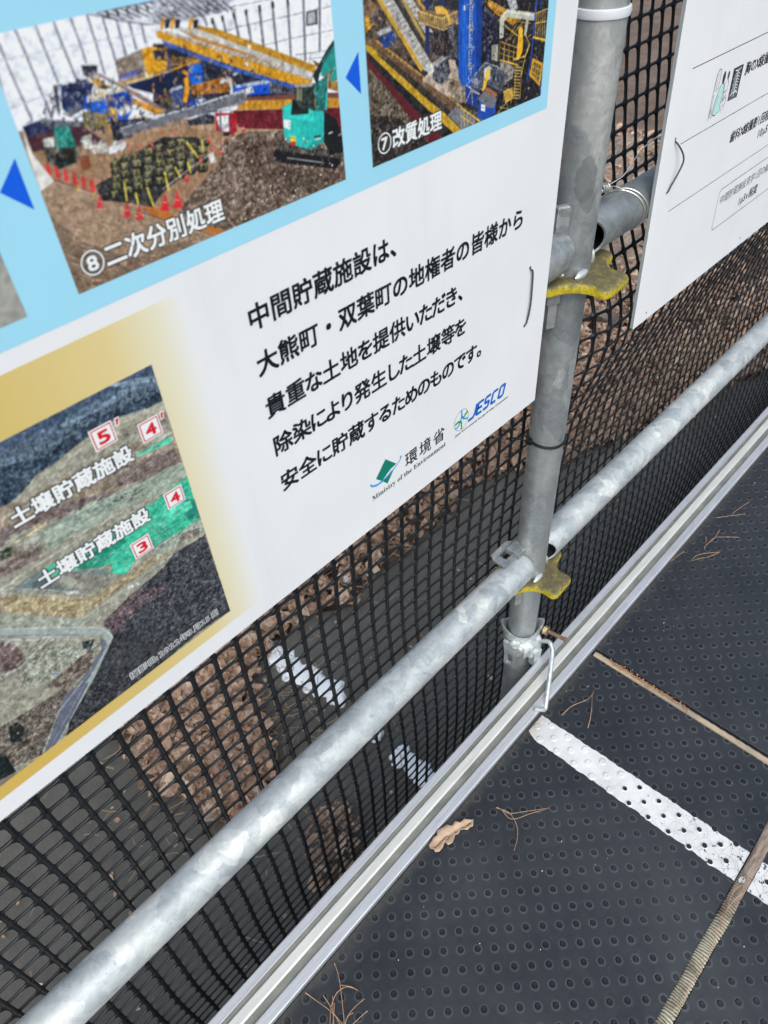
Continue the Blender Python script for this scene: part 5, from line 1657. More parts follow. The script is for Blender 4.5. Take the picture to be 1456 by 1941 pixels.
(0,(86,88,88),12,(2193,-1293,2189,-1297,2180,-1299,2170,-1298,2163,-1294,2162,-1290,2169,-1287,2179,-1287,2189,-1289)),
(1,(190,176,80),0.4,(2162,-1285,2174,-1297,2165,-1314)),
(1,(190,176,80),0.4,(2174,-1296,2199,-1292)),
(1,(190,176,80),0.4,(2200,-1298,2198,-1321)),
(0,(22,23,24),8,(2281,-1301,2274,-1318,2253,-1326,2228,-1322,2211,-1308,2209,-1290,2224,-1276,2248,-1274,2270,-1283)),
(0,(70,72,72),14,(2279,-1290,2273,-1302,2254,-1308,2233,-1305,2218,-1294,2217,-1282,2230,-1272,2251,-1270,2270,-1277)),
(0,(86,88,88),12,(2260,-1282,2257,-1286,2248,-1288,2237,-1287,2230,-1283,2229,-1279,2236,-1276,2247,-1275,2256,-1278)),
(1,(190,176,80),0.4,(2229,-1273,2241,-1286,2233,-1303)),
(1,(190,176,80),0.4,(2242,-1285,2266,-1281)),
(1,(190,176,80),0.4,(2268,-1287,2266,-1310)),
(0,(22,23,24),8,(2363,-1315,2356,-1333,2334,-1341,2309,-1337,2291,-1322,2289,-1304,2304,-1290,2329,-1288,2352,-1297)),
(0,(48,50,50),14,(2361,-1304,2355,-1316,2336,-1322,2314,-1319,2299,-1309,2297,-1296,2311,-1286,2332,-1284,2352,-1291)),
(0,(86,88,88),12,(2342,-1296,2338,-1300,2329,-1302,2318,-1301,2310,-1297,2310,-1293,2317,-1290,2328,-1289,2337,-1292)),
(1,(168,156,70),0.4,(2309,-1287,2322,-1300,2314,-1318)),
(1,(168,156,70),0.4,(2323,-1299,2348,-1295)),
(0,(22,23,24),8,(2426,-1306,2419,-1323,2398,-1332,2372,-1328,2353,-1313,2352,-1295,2366,-1281,2391,-1278,2415,-1288)),
(0,(70,72,72),14,(2424,-1295,2418,-1307,2399,-1313,2376,-1310,2361,-1300,2360,-1286,2373,-1277,2394,-1275,2415,-1282)),
(0,(86,88,88),12,(2404,-1287,2401,-1291,2391,-1293,2380,-1292,2373,-1288,2372,-1284,2379,-1281,2390,-1280,2400,-1283)),
(1,(190,176,80),0.4,(2371,-1278,2385,-1291,2376,-1308)),
(1,(190,176,80),0.4,(2385,-1290,2411,-1286)),
(1,(190,176,80),0.5,(2412,-1292,2411,-1315)),
(0,(22,23,24),8,(1863,-1335,1856,-1351,1836,-1359,1814,-1355,1800,-1341,1800,-1324,1814,-1311,1836,-1309,1855,-1318)),
(0,(56,58,58),14,(1863,-1324,1856,-1336,1839,-1341,1820,-1339,1807,-1328,1807,-1316,1820,-1307,1839,-1305,1856,-1312)),
(0,(86,88,88),12,(1846,-1317,1843,-1321,1834,-1322,1825,-1321,1819,-1318,1819,-1314,1825,-1311,1834,-1310,1843,-1313)),
(1,(168,156,70),0.4,(1818,-1308,1829,-1320,1820,-1337)),
(1,(168,156,70),0.4,(1829,-1319,1852,-1316)),
(1,(168,156,70),0.4,(1853,-1321,1850,-1343)),
(0,(22,23,24),8,(1923,-1335,1916,-1351,1896,-1359,1874,-1355,1859,-1341,1859,-1323,1873,-1310,1895,-1308,1915,-1318)),
(0,(48,50,50),14,(1923,-1324,1916,-1336,1899,-1341,1879,-1338,1866,-1328,1866,-1316,1879,-1307,1898,-1305,1915,-1312)),
(0,(86,88,88),12,(1906,-1316,1903,-1320,1894,-1322,1884,-1321,1878,-1318,1878,-1313,1884,-1310,1894,-1310,1902,-1312)),
(1,(190,176,80),0.4,(1877,-1308,1888,-1320,1880,-1337)),
(1,(190,176,80),0.4,(1889,-1319,1911,-1315)),
(0,(22,23,24),8,(1994,-1340,1987,-1356,1967,-1365,1944,-1361,1929,-1346,1928,-1328,1942,-1315,1965,-1313,1986,-1323)),
(0,(48,50,50),14,(1993,-1329,1987,-1341,1969,-1347,1949,-1344,1936,-1333,1936,-1321,1948,-1311,1968,-1310,1986,-1317)),
(0,(104,106,104),12,(1976,-1321,1973,-1325,1964,-1327,1954,-1326,1948,-1323,1948,-1318,1954,-1315,1964,-1315,1973,-1317)),
(1,(168,156,70),0.4,(1947,-1313,1958,-1325,1950,-1342)),
(1,(168,156,70),0.4,(1959,-1324,1982,-1320)),
(1,(168,156,70),0.4,(1983,-1326,1980,-1348)),
(0,(22,23,24),8,(2063,-1336,2055,-1353,2035,-1361,2012,-1357,1996,-1343,1995,-1325,2010,-1312,2033,-1309,2054,-1319)),
(0,(70,72,72),14,(2062,-1325,2055,-1337,2038,-1343,2017,-1340,2004,-1330,2003,-1317,2016,-1308,2036,-1306,2054,-1313)),
(0,(86,88,88),12,(2044,-1318,2041,-1322,2032,-1323,2022,-1322,2015,-1319,2015,-1315,2021,-1312,2031,-1311,2040,-1314)),
(1,(206,192,98),0.4,(2014,-1309,2026,-1322,2017,-1338)),
(1,(206,192,98),0.4,(2026,-1320,2050,-1317)),
(0,(22,23,24),8,(2136,-1340,2129,-1357,2109,-1365,2085,-1361,2068,-1347,2067,-1328,2082,-1315,2105,-1313,2127,-1323)),
(0,(56,58,58),14,(2135,-1329,2129,-1341,2111,-1347,2090,-1344,2076,-1333,2075,-1320,2088,-1311,2109,-1310,2127,-1317)),
(0,(104,106,104),12,(2117,-1321,2114,-1325,2105,-1327,2094,-1326,2088,-1322,2087,-1318,2094,-1315,2104,-1315,2113,-1317)),
(1,(168,156,70),0.4,(2087,-1313,2099,-1325,2090,-1342)),
(1,(168,156,70),0.4,(2099,-1324,2123,-1320)),
(1,(168,156,70),0.4,(2125,-1326,2122,-1349)),
(0,(22,23,24),8,(2193,-1342,2186,-1359,2165,-1368,2141,-1363,2124,-1349,2123,-1330,2137,-1317,2161,-1315,2183,-1325)),
(0,(70,72,72),14,(2191,-1331,2185,-1343,2167,-1349,2146,-1346,2131,-1335,2131,-1322,2144,-1313,2164,-1311,2183,-1319)),
(0,(86,88,88),12,(2173,-1323,2170,-1327,2161,-1329,2150,-1328,2143,-1324,2143,-1320,2149,-1317,2160,-1317,2169,-1319)),
(1,(206,192,98),0.4,(2142,-1314,2155,-1327,2146,-1344)),
(1,(206,192,98),0.4,(2155,-1326,2179,-1322)),
(0,(22,23,24),8,(2276,-1343,2269,-1360,2248,-1369,2223,-1364,2206,-1350,2204,-1331,2219,-1317,2243,-1315,2266,-1325)),
(0,(48,50,50),14,(2275,-1332,2268,-1344,2250,-1350,2228,-1347,2213,-1336,2212,-1323,2225,-1313,2246,-1312,2266,-1319)),
(0,(86,88,88),12,(2256,-1324,2252,-1328,2243,-1330,2232,-1329,2225,-1325,2225,-1321,2231,-1317,2242,-1317,2252,-1320)),
(1,(206,192,98),0.4,(2224,-1315,2237,-1328,2228,-1345)),
(1,(206,192,98),0.4,(2237,-1326,2262,-1323)),
(0,(22,23,24),8,(2340,-1350,2333,-1367,2312,-1376,2286,-1371,2268,-1356,2267,-1338,2282,-1324,2306,-1322,2329,-1332)),
(0,(56,58,58),14,(2338,-1338,2332,-1351,2313,-1357,2291,-1354,2276,-1343,2275,-1330,2288,-1320,2309,-1318,2329,-1326)),
(0,(86,88,88),12,(2319,-1330,2316,-1334,2306,-1336,2295,-1335,2288,-1332,2287,-1327,2294,-1324,2305,-1324,2315,-1326)),
(1,(168,156,70),0.4,(2286,-1321,2300,-1334,2291,-1352)),
(1,(168,156,70),0.4,(2300,-1333,2325,-1329)),
(0,(22,23,24),8,(2418,-1347,2411,-1365,2390,-1374,2363,-1369,2345,-1354,2343,-1335,2358,-1321,2383,-1319,2407,-1329)),
(0,(56,58,58),14,(2416,-1336,2410,-1348,2391,-1354,2368,-1351,2353,-1340,2351,-1327,2365,-1317,2387,-1316,2407,-1323)),
(0,(104,106,104),12,(2396,-1328,2393,-1332,2383,-1334,2372,-1333,2365,-1329,2364,-1325,2371,-1321,2382,-1321,2392,-1324)),
(1,(168,156,70),0.4,(2363,-1319,2377,-1332,2368,-1349)),
(1,(168,156,70),0.4,(2377,-1331,2403,-1327)),
(0,(22,23,24),8,(1844,-1370,1836,-1386,1817,-1394,1795,-1390,1780,-1376,1780,-1358,1795,-1345,1817,-1343,1836,-1353)),
(0,(48,50,50),14,(1843,-1359,1837,-1371,1820,-1376,1801,-1373,1788,-1363,1788,-1350,1800,-1341,1820,-1340,1837,-1347)),
(0,(86,88,88),12,(1827,-1351,1824,-1355,1815,-1357,1806,-1356,1799,-1352,1799,-1348,1806,-1345,1815,-1345,1824,-1347)),
(1,(190,176,80),0.4,(1799,-1343,1810,-1355,1801,-1371)),
(1,(190,176,80),0.4,(1810,-1354,1833,-1350)),
(0,(22,23,24),8,(1918,-1372,1911,-1389,1891,-1397,1868,-1393,1853,-1378,1853,-1360,1867,-1347,1890,-1345,1910,-1355)),
(0,(70,72,72),14,(1917,-1361,1911,-1373,1894,-1379,1874,-1376,1861,-1365,1861,-1352,1873,-1343,1893,-1342,1910,-1349)),
(0,(86,88,88),12,(1901,-1353,1897,-1357,1889,-1359,1879,-1358,1872,-1354,1872,-1350,1879,-1347,1888,-1347,1897,-1349)),
(1,(206,192,98),0.4,(1872,-1345,1883,-1357,1874,-1374)),
(1,(206,192,98),0.4,(1883,-1356,1906,-1352)),
(1,(206,192,98),0.4,(1908,-1358,1904,-1380)),
(0,(22,23,24),8,(1985,-1371,1978,-1387,1958,-1396,1935,-1391,1919,-1377,1919,-1359,1933,-1346,1956,-1344,1976,-1353)),
(0,(56,58,58),14,(1984,-1360,1978,-1372,1960,-1377,1940,-1374,1927,-1364,1927,-1351,1939,-1342,1959,-1340,1977,-1347)),
(0,(104,106,104),12,(1967,-1352,1964,-1356,1955,-1358,1945,-1357,1938,-1353,1938,-1349,1945,-1346,1955,-1345,1963,-1348)),
(1,(190,176,80),0.4,(1938,-1343,1949,-1356,1940,-1373)),
(1,(190,176,80),0.4,(1950,-1355,1973,-1351)),
(1,(190,176,80),0.4,(1974,-1357,1971,-1379)),
(0,(22,23,24),8,(2050,-1370,2042,-1387,2022,-1396,1998,-1391,1983,-1377,1982,-1358,1996,-1345,2020,-1343,2041,-1353)),
(0,(48,50,50),14,(2048,-1359,2042,-1371,2024,-1377,2004,-1374,1990,-1363,1990,-1351,2002,-1341,2023,-1340,2041,-1347)),
(0,(104,106,104),12,(2031,-1352,2028,-1355,2019,-1357,2008,-1356,2002,-1353,2002,-1348,2008,-1345,2018,-1345,2027,-1347)),
(1,(206,192,98),0.4,(2001,-1343,2013,-1355,2004,-1372)),
(1,(206,192,98),0.4,(2013,-1354,2037,-1351)),
(0,(22,23,24),8,(2123,-1384,2115,-1401,2095,-1410,2070,-1405,2054,-1390,2053,-1372,2068,-1358,2092,-1356,2113,-1366)),
(0,(56,58,58),14,(2121,-1373,2115,-1385,2097,-1391,2076,-1388,2062,-1377,2061,-1364,2074,-1354,2095,-1353,2113,-1360)),
(0,(104,106,104),12,(2103,-1365,2100,-1369,2091,-1371,2080,-1369,2074,-1366,2073,-1361,2080,-1358,2090,-1358,2099,-1361)),
(1,(190,176,80),0.4,(2073,-1356,2085,-1369,2076,-1386)),
(1,(190,176,80),0.4,(2085,-1367,2109,-1364)),
(1,(190,176,80),0.4,(2111,-1370,2108,-1393)),
(0,(22,23,24),8,(2195,-1380,2188,-1397,2167,-1406,2142,-1401,2126,-1386,2124,-1368,2139,-1354,2163,-1352,2185,-1362)),
(0,(48,50,50),14,(2194,-1369,2187,-1381,2169,-1387,2148,-1384,2133,-1373,2132,-1360,2145,-1350,2166,-1349,2185,-1356)),
(0,(104,106,104),12,(2175,-1361,2172,-1365,2163,-1367,2152,-1365,2145,-1362,2145,-1357,2151,-1354,2162,-1354,2171,-1356)),
(1,(168,156,70),0.4,(2144,-1352,2156,-1365,2148,-1382)),
(1,(168,156,70),0.4,(2157,-1363,2181,-1360)),
(1,(168,156,70),0.4,(2183,-1366,2181,-1389)),
(0,(22,23,24),8,(2256,-1381,2249,-1398,2227,-1407,2202,-1402,2185,-1387,2184,-1368,2199,-1355,2223,-1352,2246,-1363)),
(0,(48,50,50),14,(2254,-1369,2248,-1382,2229,-1388,2208,-1384,2193,-1373,2192,-1360,2205,-1351,2226,-1349,2246,-1356)),
(0,(104,106,104),12,(2235,-1361,2232,-1365,2223,-1367,2212,-1366,2205,-1362,2204,-1358,2211,-1355,2222,-1354,2231,-1357)),
(1,(190,176,80),0.4,(2204,-1352,2216,-1365,2208,-1383)),
(1,(190,176,80),0.4,(2217,-1364,2241,-1360)),
(0,(22,23,24),8,(2330,-1380,2323,-1397,2302,-1406,2276,-1401,2258,-1386,2257,-1367,2272,-1353,2296,-1351,2319,-1361)),
(0,(70,72,72),14,(2328,-1368,2322,-1381,2303,-1387,2281,-1383,2266,-1372,2265,-1359,2278,-1349,2299,-1348,2319,-1355)),
(0,(86,88,88),12,(2309,-1360,2306,-1364,2296,-1366,2285,-1365,2278,-1361,2277,-1356,2284,-1353,2295,-1353,2305,-1356)),
(1,(190,176,80),0.4,(2276,-1351,2290,-1364,2281,-1381)),
(1,(190,176,80),0.4,(2290,-1363,2315,-1359)),
(0,(22,23,24),8,(2406,-1390,2399,-1408,2377,-1417,2351,-1412,2333,-1397,2331,-1378,2346,-1364,2371,-1362,2395,-1372)),
(0,(48,50,50),14,(2404,-1379,2398,-1391,2379,-1398,2356,-1394,2341,-1383,2339,-1369,2353,-1360,2375,-1358,2395,-1366)),
(0,(86,88,88),12,(2384,-1371,2381,-1375,2371,-1377,2360,-1375,2353,-1372,2352,-1367,2359,-1364,2370,-1363,2380,-1366)),
(1,(190,176,80),0.4,(2351,-1361,2365,-1374,2356,-1392)),
(1,(190,176,80),0.4,(2365,-1373,2391,-1370)),
(1,(190,176,80),0.4,(2393,-1376,2391,-1400)),
(1,(206,188,70),0.9,(1883,-1325,1868,-1411)),
(1,(206,188,70),1.0,(1930,-1391,1926,-1449)),
(1,(206,188,70),1.0,(2003,-1387,2011,-1483)),
(1,(206,188,70),1.1,(2129,-1345,2125,-1437)),
(1,(206,188,70),0.9,(2198,-1338,2217,-1397)),
(1,(206,188,70),1.0,(2283,-1336,2284,-1390)),
(1,(206,188,70),1.0,(2303,-1237,2353,-1329)),
(1,(206,188,70),1.0,(2402,-1250,2393,-1313)),
(0,(204,40,48),0,(2027,-1171,2028,-1196,2012,-1192)),
(1,(220,214,210),0.3,(2020,-1182,2026,-1185)),
(0,(204,40,48),0,(2101,-1182,2102,-1210,2084,-1205)),
(1,(220,214,210),0.3,(2093,-1194,2101,-1197)),
(0,(204,40,48),0,(2177,-1143,2178,-1167,2162,-1163)),
(1,(220,214,210),0.3,(2170,-1153,2177,-1156)),
(0,(204,40,48),0,(2251,-1164,2252,-1186,2237,-1182)),
(1,(220,214,210),0.3,(2245,-1173,2251,-1176)),
(0,(204,40,48),0,(2451,-1242,2454,-1277,2430,-1270)),
(1,(220,214,210),0.3,(2441,-1256,2451,-1261)),
(0,(204,40,48),0,(2468,-1294,2472,-1335,2444,-1327)),
(1,(220,214,210),0.4,(2457,-1311,2468,-1316)),
(0,(204,40,48),0,(2510,-1323,2514,-1359,2489,-1353)),
(1,(220,214,210),0.3,(2500,-1338,2510,-1343)),
(0,(204,40,48),0,(2260,-1384,2263,-1431,2232,-1422)),
(1,(220,214,210),0.3,(2247,-1403,2260,-1409)),
(0,(204,40,48),0,(2373,-1321,2376,-1362,2349,-1354)),
(1,(220,214,210),0.3,(2362,-1338,2373,-1343)),
(0,(204,40,48),0,(2099,-1443,2101,-1540,2042,-1520)),
(1,(220,214,210),0.3,(2072,-1482,2097,-1495)),
(0,(204,40,48),0,(1933,-1451,1933,-1533,1884,-1517)),
(1,(220,214,210),0.3,(1910,-1485,1930,-1495)),
(0,(204,40,48),0,(2179,-1454,2183,-1552,2122,-1533)),
(1,(220,214,210),0.3,(2153,-1494,2178,-1506)),
(0,(204,40,48),0,(1866,-1417,1865,-1497,1817,-1481)),
(1,(220,214,210),0.3,(1843,-1449,1862,-1460)),
(0,(204,40,48),0,(1735,-1337,1732,-1407,1691,-1394)),
(1,(220,214,210),0.3,(1715,-1366,1731,-1375)),
(0,(204,40,48),0,(2697,-1248,2702,-1287,2674,-1280)),
(1,(220,214,210),0.4,(2686,-1265,2698,-1269)),
(0,(204,40,48),0,(1968,-1144,1968,-1168,1953,-1164)),
(1,(220,214,210),0.3,(1961,-1154,1967,-1157)),
(1,(204,190,190),0.4,(2090,-1420,2478,-1323)),
(1,(204,44,50),0.5,(2164,-1449,2192,-1527)),
(1,(204,44,50),0.5,(1871,-1425,1841,-1489)),
(0,(204,204,200),0,(2422,-1334,2458,-1331,2461,-1386,2426,-1383)),
(0,(20,22,26),0,(2896,-1435,2948,-1427,3397,-1584,3423,-1654,3362,-1676,2891,-1506,2871,-1457)),
(0,(66,62,58),16,(2910,-1417,2991,-1417,3442,-1596,3426,-1631,2943,-1454)),
(1,(110,104,98),0.4,(2925,-1422,2909,-1441)),
(1,(110,104,98),0.5,(2949,-1431,2933,-1450)),
(1,(110,104,98),0.5,(2974,-1440,2958,-1459)),
(1,(110,104,98),0.5,(2999,-1449,2983,-1468)),
(1,(110,104,98),0.5,(3024,-1458,3008,-1477)),
(1,(110,104,98),0.4,(3050,-1467,3034,-1486)),
(1,(110,104,98),0.5,(3075,-1476,3059,-1495)),
(1,(110,104,98),0.5,(3101,-1485,3085,-1505)),
(1,(110,104,98),0.5,(3127,-1495,3111,-1514)),
(1,(110,104,98),0.4,(3154,-1504,3137,-1524)),
(1,(110,104,98),0.5,(3180,-1514,3164,-1533)),
(1,(110,104,98),0.5,(3207,-1523,3190,-1543)),
(1,(110,104,98),0.5,(3234,-1533,3217,-1553)),
(1,(110,104,98),0.5,(3261,-1543,3245,-1563)),
(1,(110,104,98),0.5,(3289,-1552,3272,-1572)),
(1,(110,104,98),0.5,(3316,-1562,3300,-1582)),
(1,(110,104,98),0.5,(3344,-1572,3328,-1593)),
(1,(110,104,98),0.6,(3372,-1583,3356,-1603)),
(1,(110,104,98),0.5,(3401,-1593,3384,-1613)),
(1,(110,104,98),0.5,(3430,-1603,3413,-1624)),
(1,(176,178,178),0.5,(2974,-1502,3258,-1608)),
(1,(176,178,178),0.5,(3260,-1593,3261,-1617)),
(0,(38,180,170),0,(2993,-1223,3069,-1220,3222,-1290,3312,-1325,3286,-1494,3174,-1509,3028,-1441,2972,-1390)),
(0,(52,200,190),0,(3003,-1232,3068,-1227,3230,-1306,3221,-1360,2998,-1278)),
(0,(26,150,144),0,(3181,-1467,3291,-1465,3286,-1494,3174,-1512)),
(0,(22,26,30),0,(3312,-1325,3403,-1383,3447,-1475,3387,-1497,3286,-1494)),
(0,(20,26,28),0,(3286,-1494,3456,-1492,3460,-1601,3329,-1581)),
(0,(30,36,36),0,(3070,-1214,3196,-1256,3187,-1309,3047,-1283)),
(0,(60,66,66),0,(3090,-1218,3196,-1256,3193,-1276,3064,-1246)),
(0,(38,52,50),10,(3115,-1137,3254,-1159,3240,-1308,3090,-1218)),
(0,(128,128,100),0,(3117,-1157,3160,-1166,3145,-1230,3107,-1215)),
(0,(160,150,140),0,(3105,-1135,3245,-1151,3246,-1171,3112,-1153)),
(0,(34,110,106),16,(3254,-1159,3372,-1144,3346,-1319,3250,-1310)),
(0,(24,44,46),0,(3250,-1119,3393,-1002,3461,-963,3459,-982,3312,-1118,3282,-1179)),
(0,(36,140,134),0,(3314,-1132,3343,-1058,3459,-982,3458,-1107,3374,-1131,3351,-1139)),
(0,(40,156,148),0,(3392,-1148,3452,-1106,3455,-1161,3397,-1190)),
(1,(40,170,160),1.4,(3356,-1222,3329,-1315)),
(1,(20,40,42),0.7,(3268,-1136,3459,-982)),
(1,(20,30,34),0.4,(3143,-1149,3129,-1227)),
(1,(196,198,190),0.5,(3384,-1133,3358,-1209)),
(0,(18,22,24),0,(3072,-1207,3088,-1207,3132,-1269,3061,-1266)),
(0,(232,196,50),0,(3023,-1389,3065,-1405,3060,-1432,3017,-1418)),
(0,(196,44,44),0,(3017,-1418,3060,-1432,3050,-1454,3008,-1436)),
(0,(200,215,214),20,(2988,-1290,3042,-1310,3027,-1358,2980,-1329)),
(1,(24,28,34),0.9,(3213,-1445,3264,-1451)),
(1,(200,204,206),0.9,(3215,-1460,3262,-1467)),
(1,(216,218,220),0.7,(3336,-1457,3365,-1457)),
(3,(28,36,60),(170,34,7,61,-1),(2236,-783,2492,-827,2840,-990,3100,-1145,3083,-1176,2702,-1086,2620,-1114,2190,-1078,2144,-1068)),
(3,(150,150,150),(60,26,5,62,-1),(2236,-783,2492,-827,2840,-990,3100,-1145,3083,-1176,2702,-1086,2620,-1114,2190,-1078,2144,-1068)),
(3,(176,130,50),(50,30,6,63,-1),(2236,-783,2492,-827,2696,-961,2620,-1114,2190,-1078,2144,-1068)),
(3,(170,168,164),(120,30,4,64,14),(2298,-737,2746,-908,3066,-1048,3240,-1139,2970,-1022,2546,-849)),
(3,(90,86,84),(80,18,3,65,14),(2285,-729,2353,-741,2746,-908,3241,-1133,3239,-1150,2949,-1025,2546,-852,2298,-737)),
(3,(70,66,64),(60,22,4,66,-1),(2904,-1387,3001,-1382,3456,-1555,3446,-1635,2875,-1477)),
(3,(28,130,124),(30,26,4,67,-1),(3268,-1174,3383,-1070,3475,-976,3443,-1211)),
(3,(60,58,66),(70,40,4,68,-20),(2296,-600,2867,-634,2668,-719,2525,-713,2262,-703)),
(3,(38,42,60),(200,30,7,71,-1),(1695,-838,1878,-822,2036,-900,2109,-1045,2096,-1084,1924,-1090,1663,-1019,1479,-951,1514,-943)),
(3,(150,150,156),(90,24,5,72,-1),(1695,-838,1878,-822,2036,-900,2109,-1045,2096,-1084,1924,-1090,1663,-1019,1479,-951)),
(3,(190,140,50),(50,26,5,73,-1),(1827,-845,2036,-900,2206,-1068,2096,-1084,1878,-1014)),
(3,(110,96,80),(90,26,5,74,-1),(2018,-807,2174,-782,2157,-879,2020,-885)),
(3,(206,208,214),(40,30,6,75,20),(1723,-1081,1967,-1144,1937,-1186,1753,-1155)),
(3,(96,80,66),(120,40,4,76,-1),(1511,-981,1891,-1186,2323,-1250,2302,-1320,1495,-1098)),
(3,(120,100,82),(160,60,4,77,-35),(1467,-1248,2044,-1563,2323,-1761,1429,-1771)),
(3,(176,150,122),(90,70,5,78,-35),(1467,-1248,2044,-1563,2323,-1761,1429,-1771)),
(3,(84,72,62),(200,22,5,79,-1),(2538,-1299,2964,-1346,3553,-1658,3531,-1849,2419,-1756,2172,-1591)),
(3,(140,124,110),(160,18,4,80,-1),(2538,-1299,2964,-1346,3553,-1658,3531,-1849,2419,-1756,2172,-1591)),
(2,(120,98,80),(120,1.2,31),(1500,-1234,2044,-1563,2323,-1761,1429,-1771)),
(2,(226,220,210),(60,1.5,32),(2538,-1299,2964,-1346,3553,-1658,3531,-1849,2419,-1756)),
]

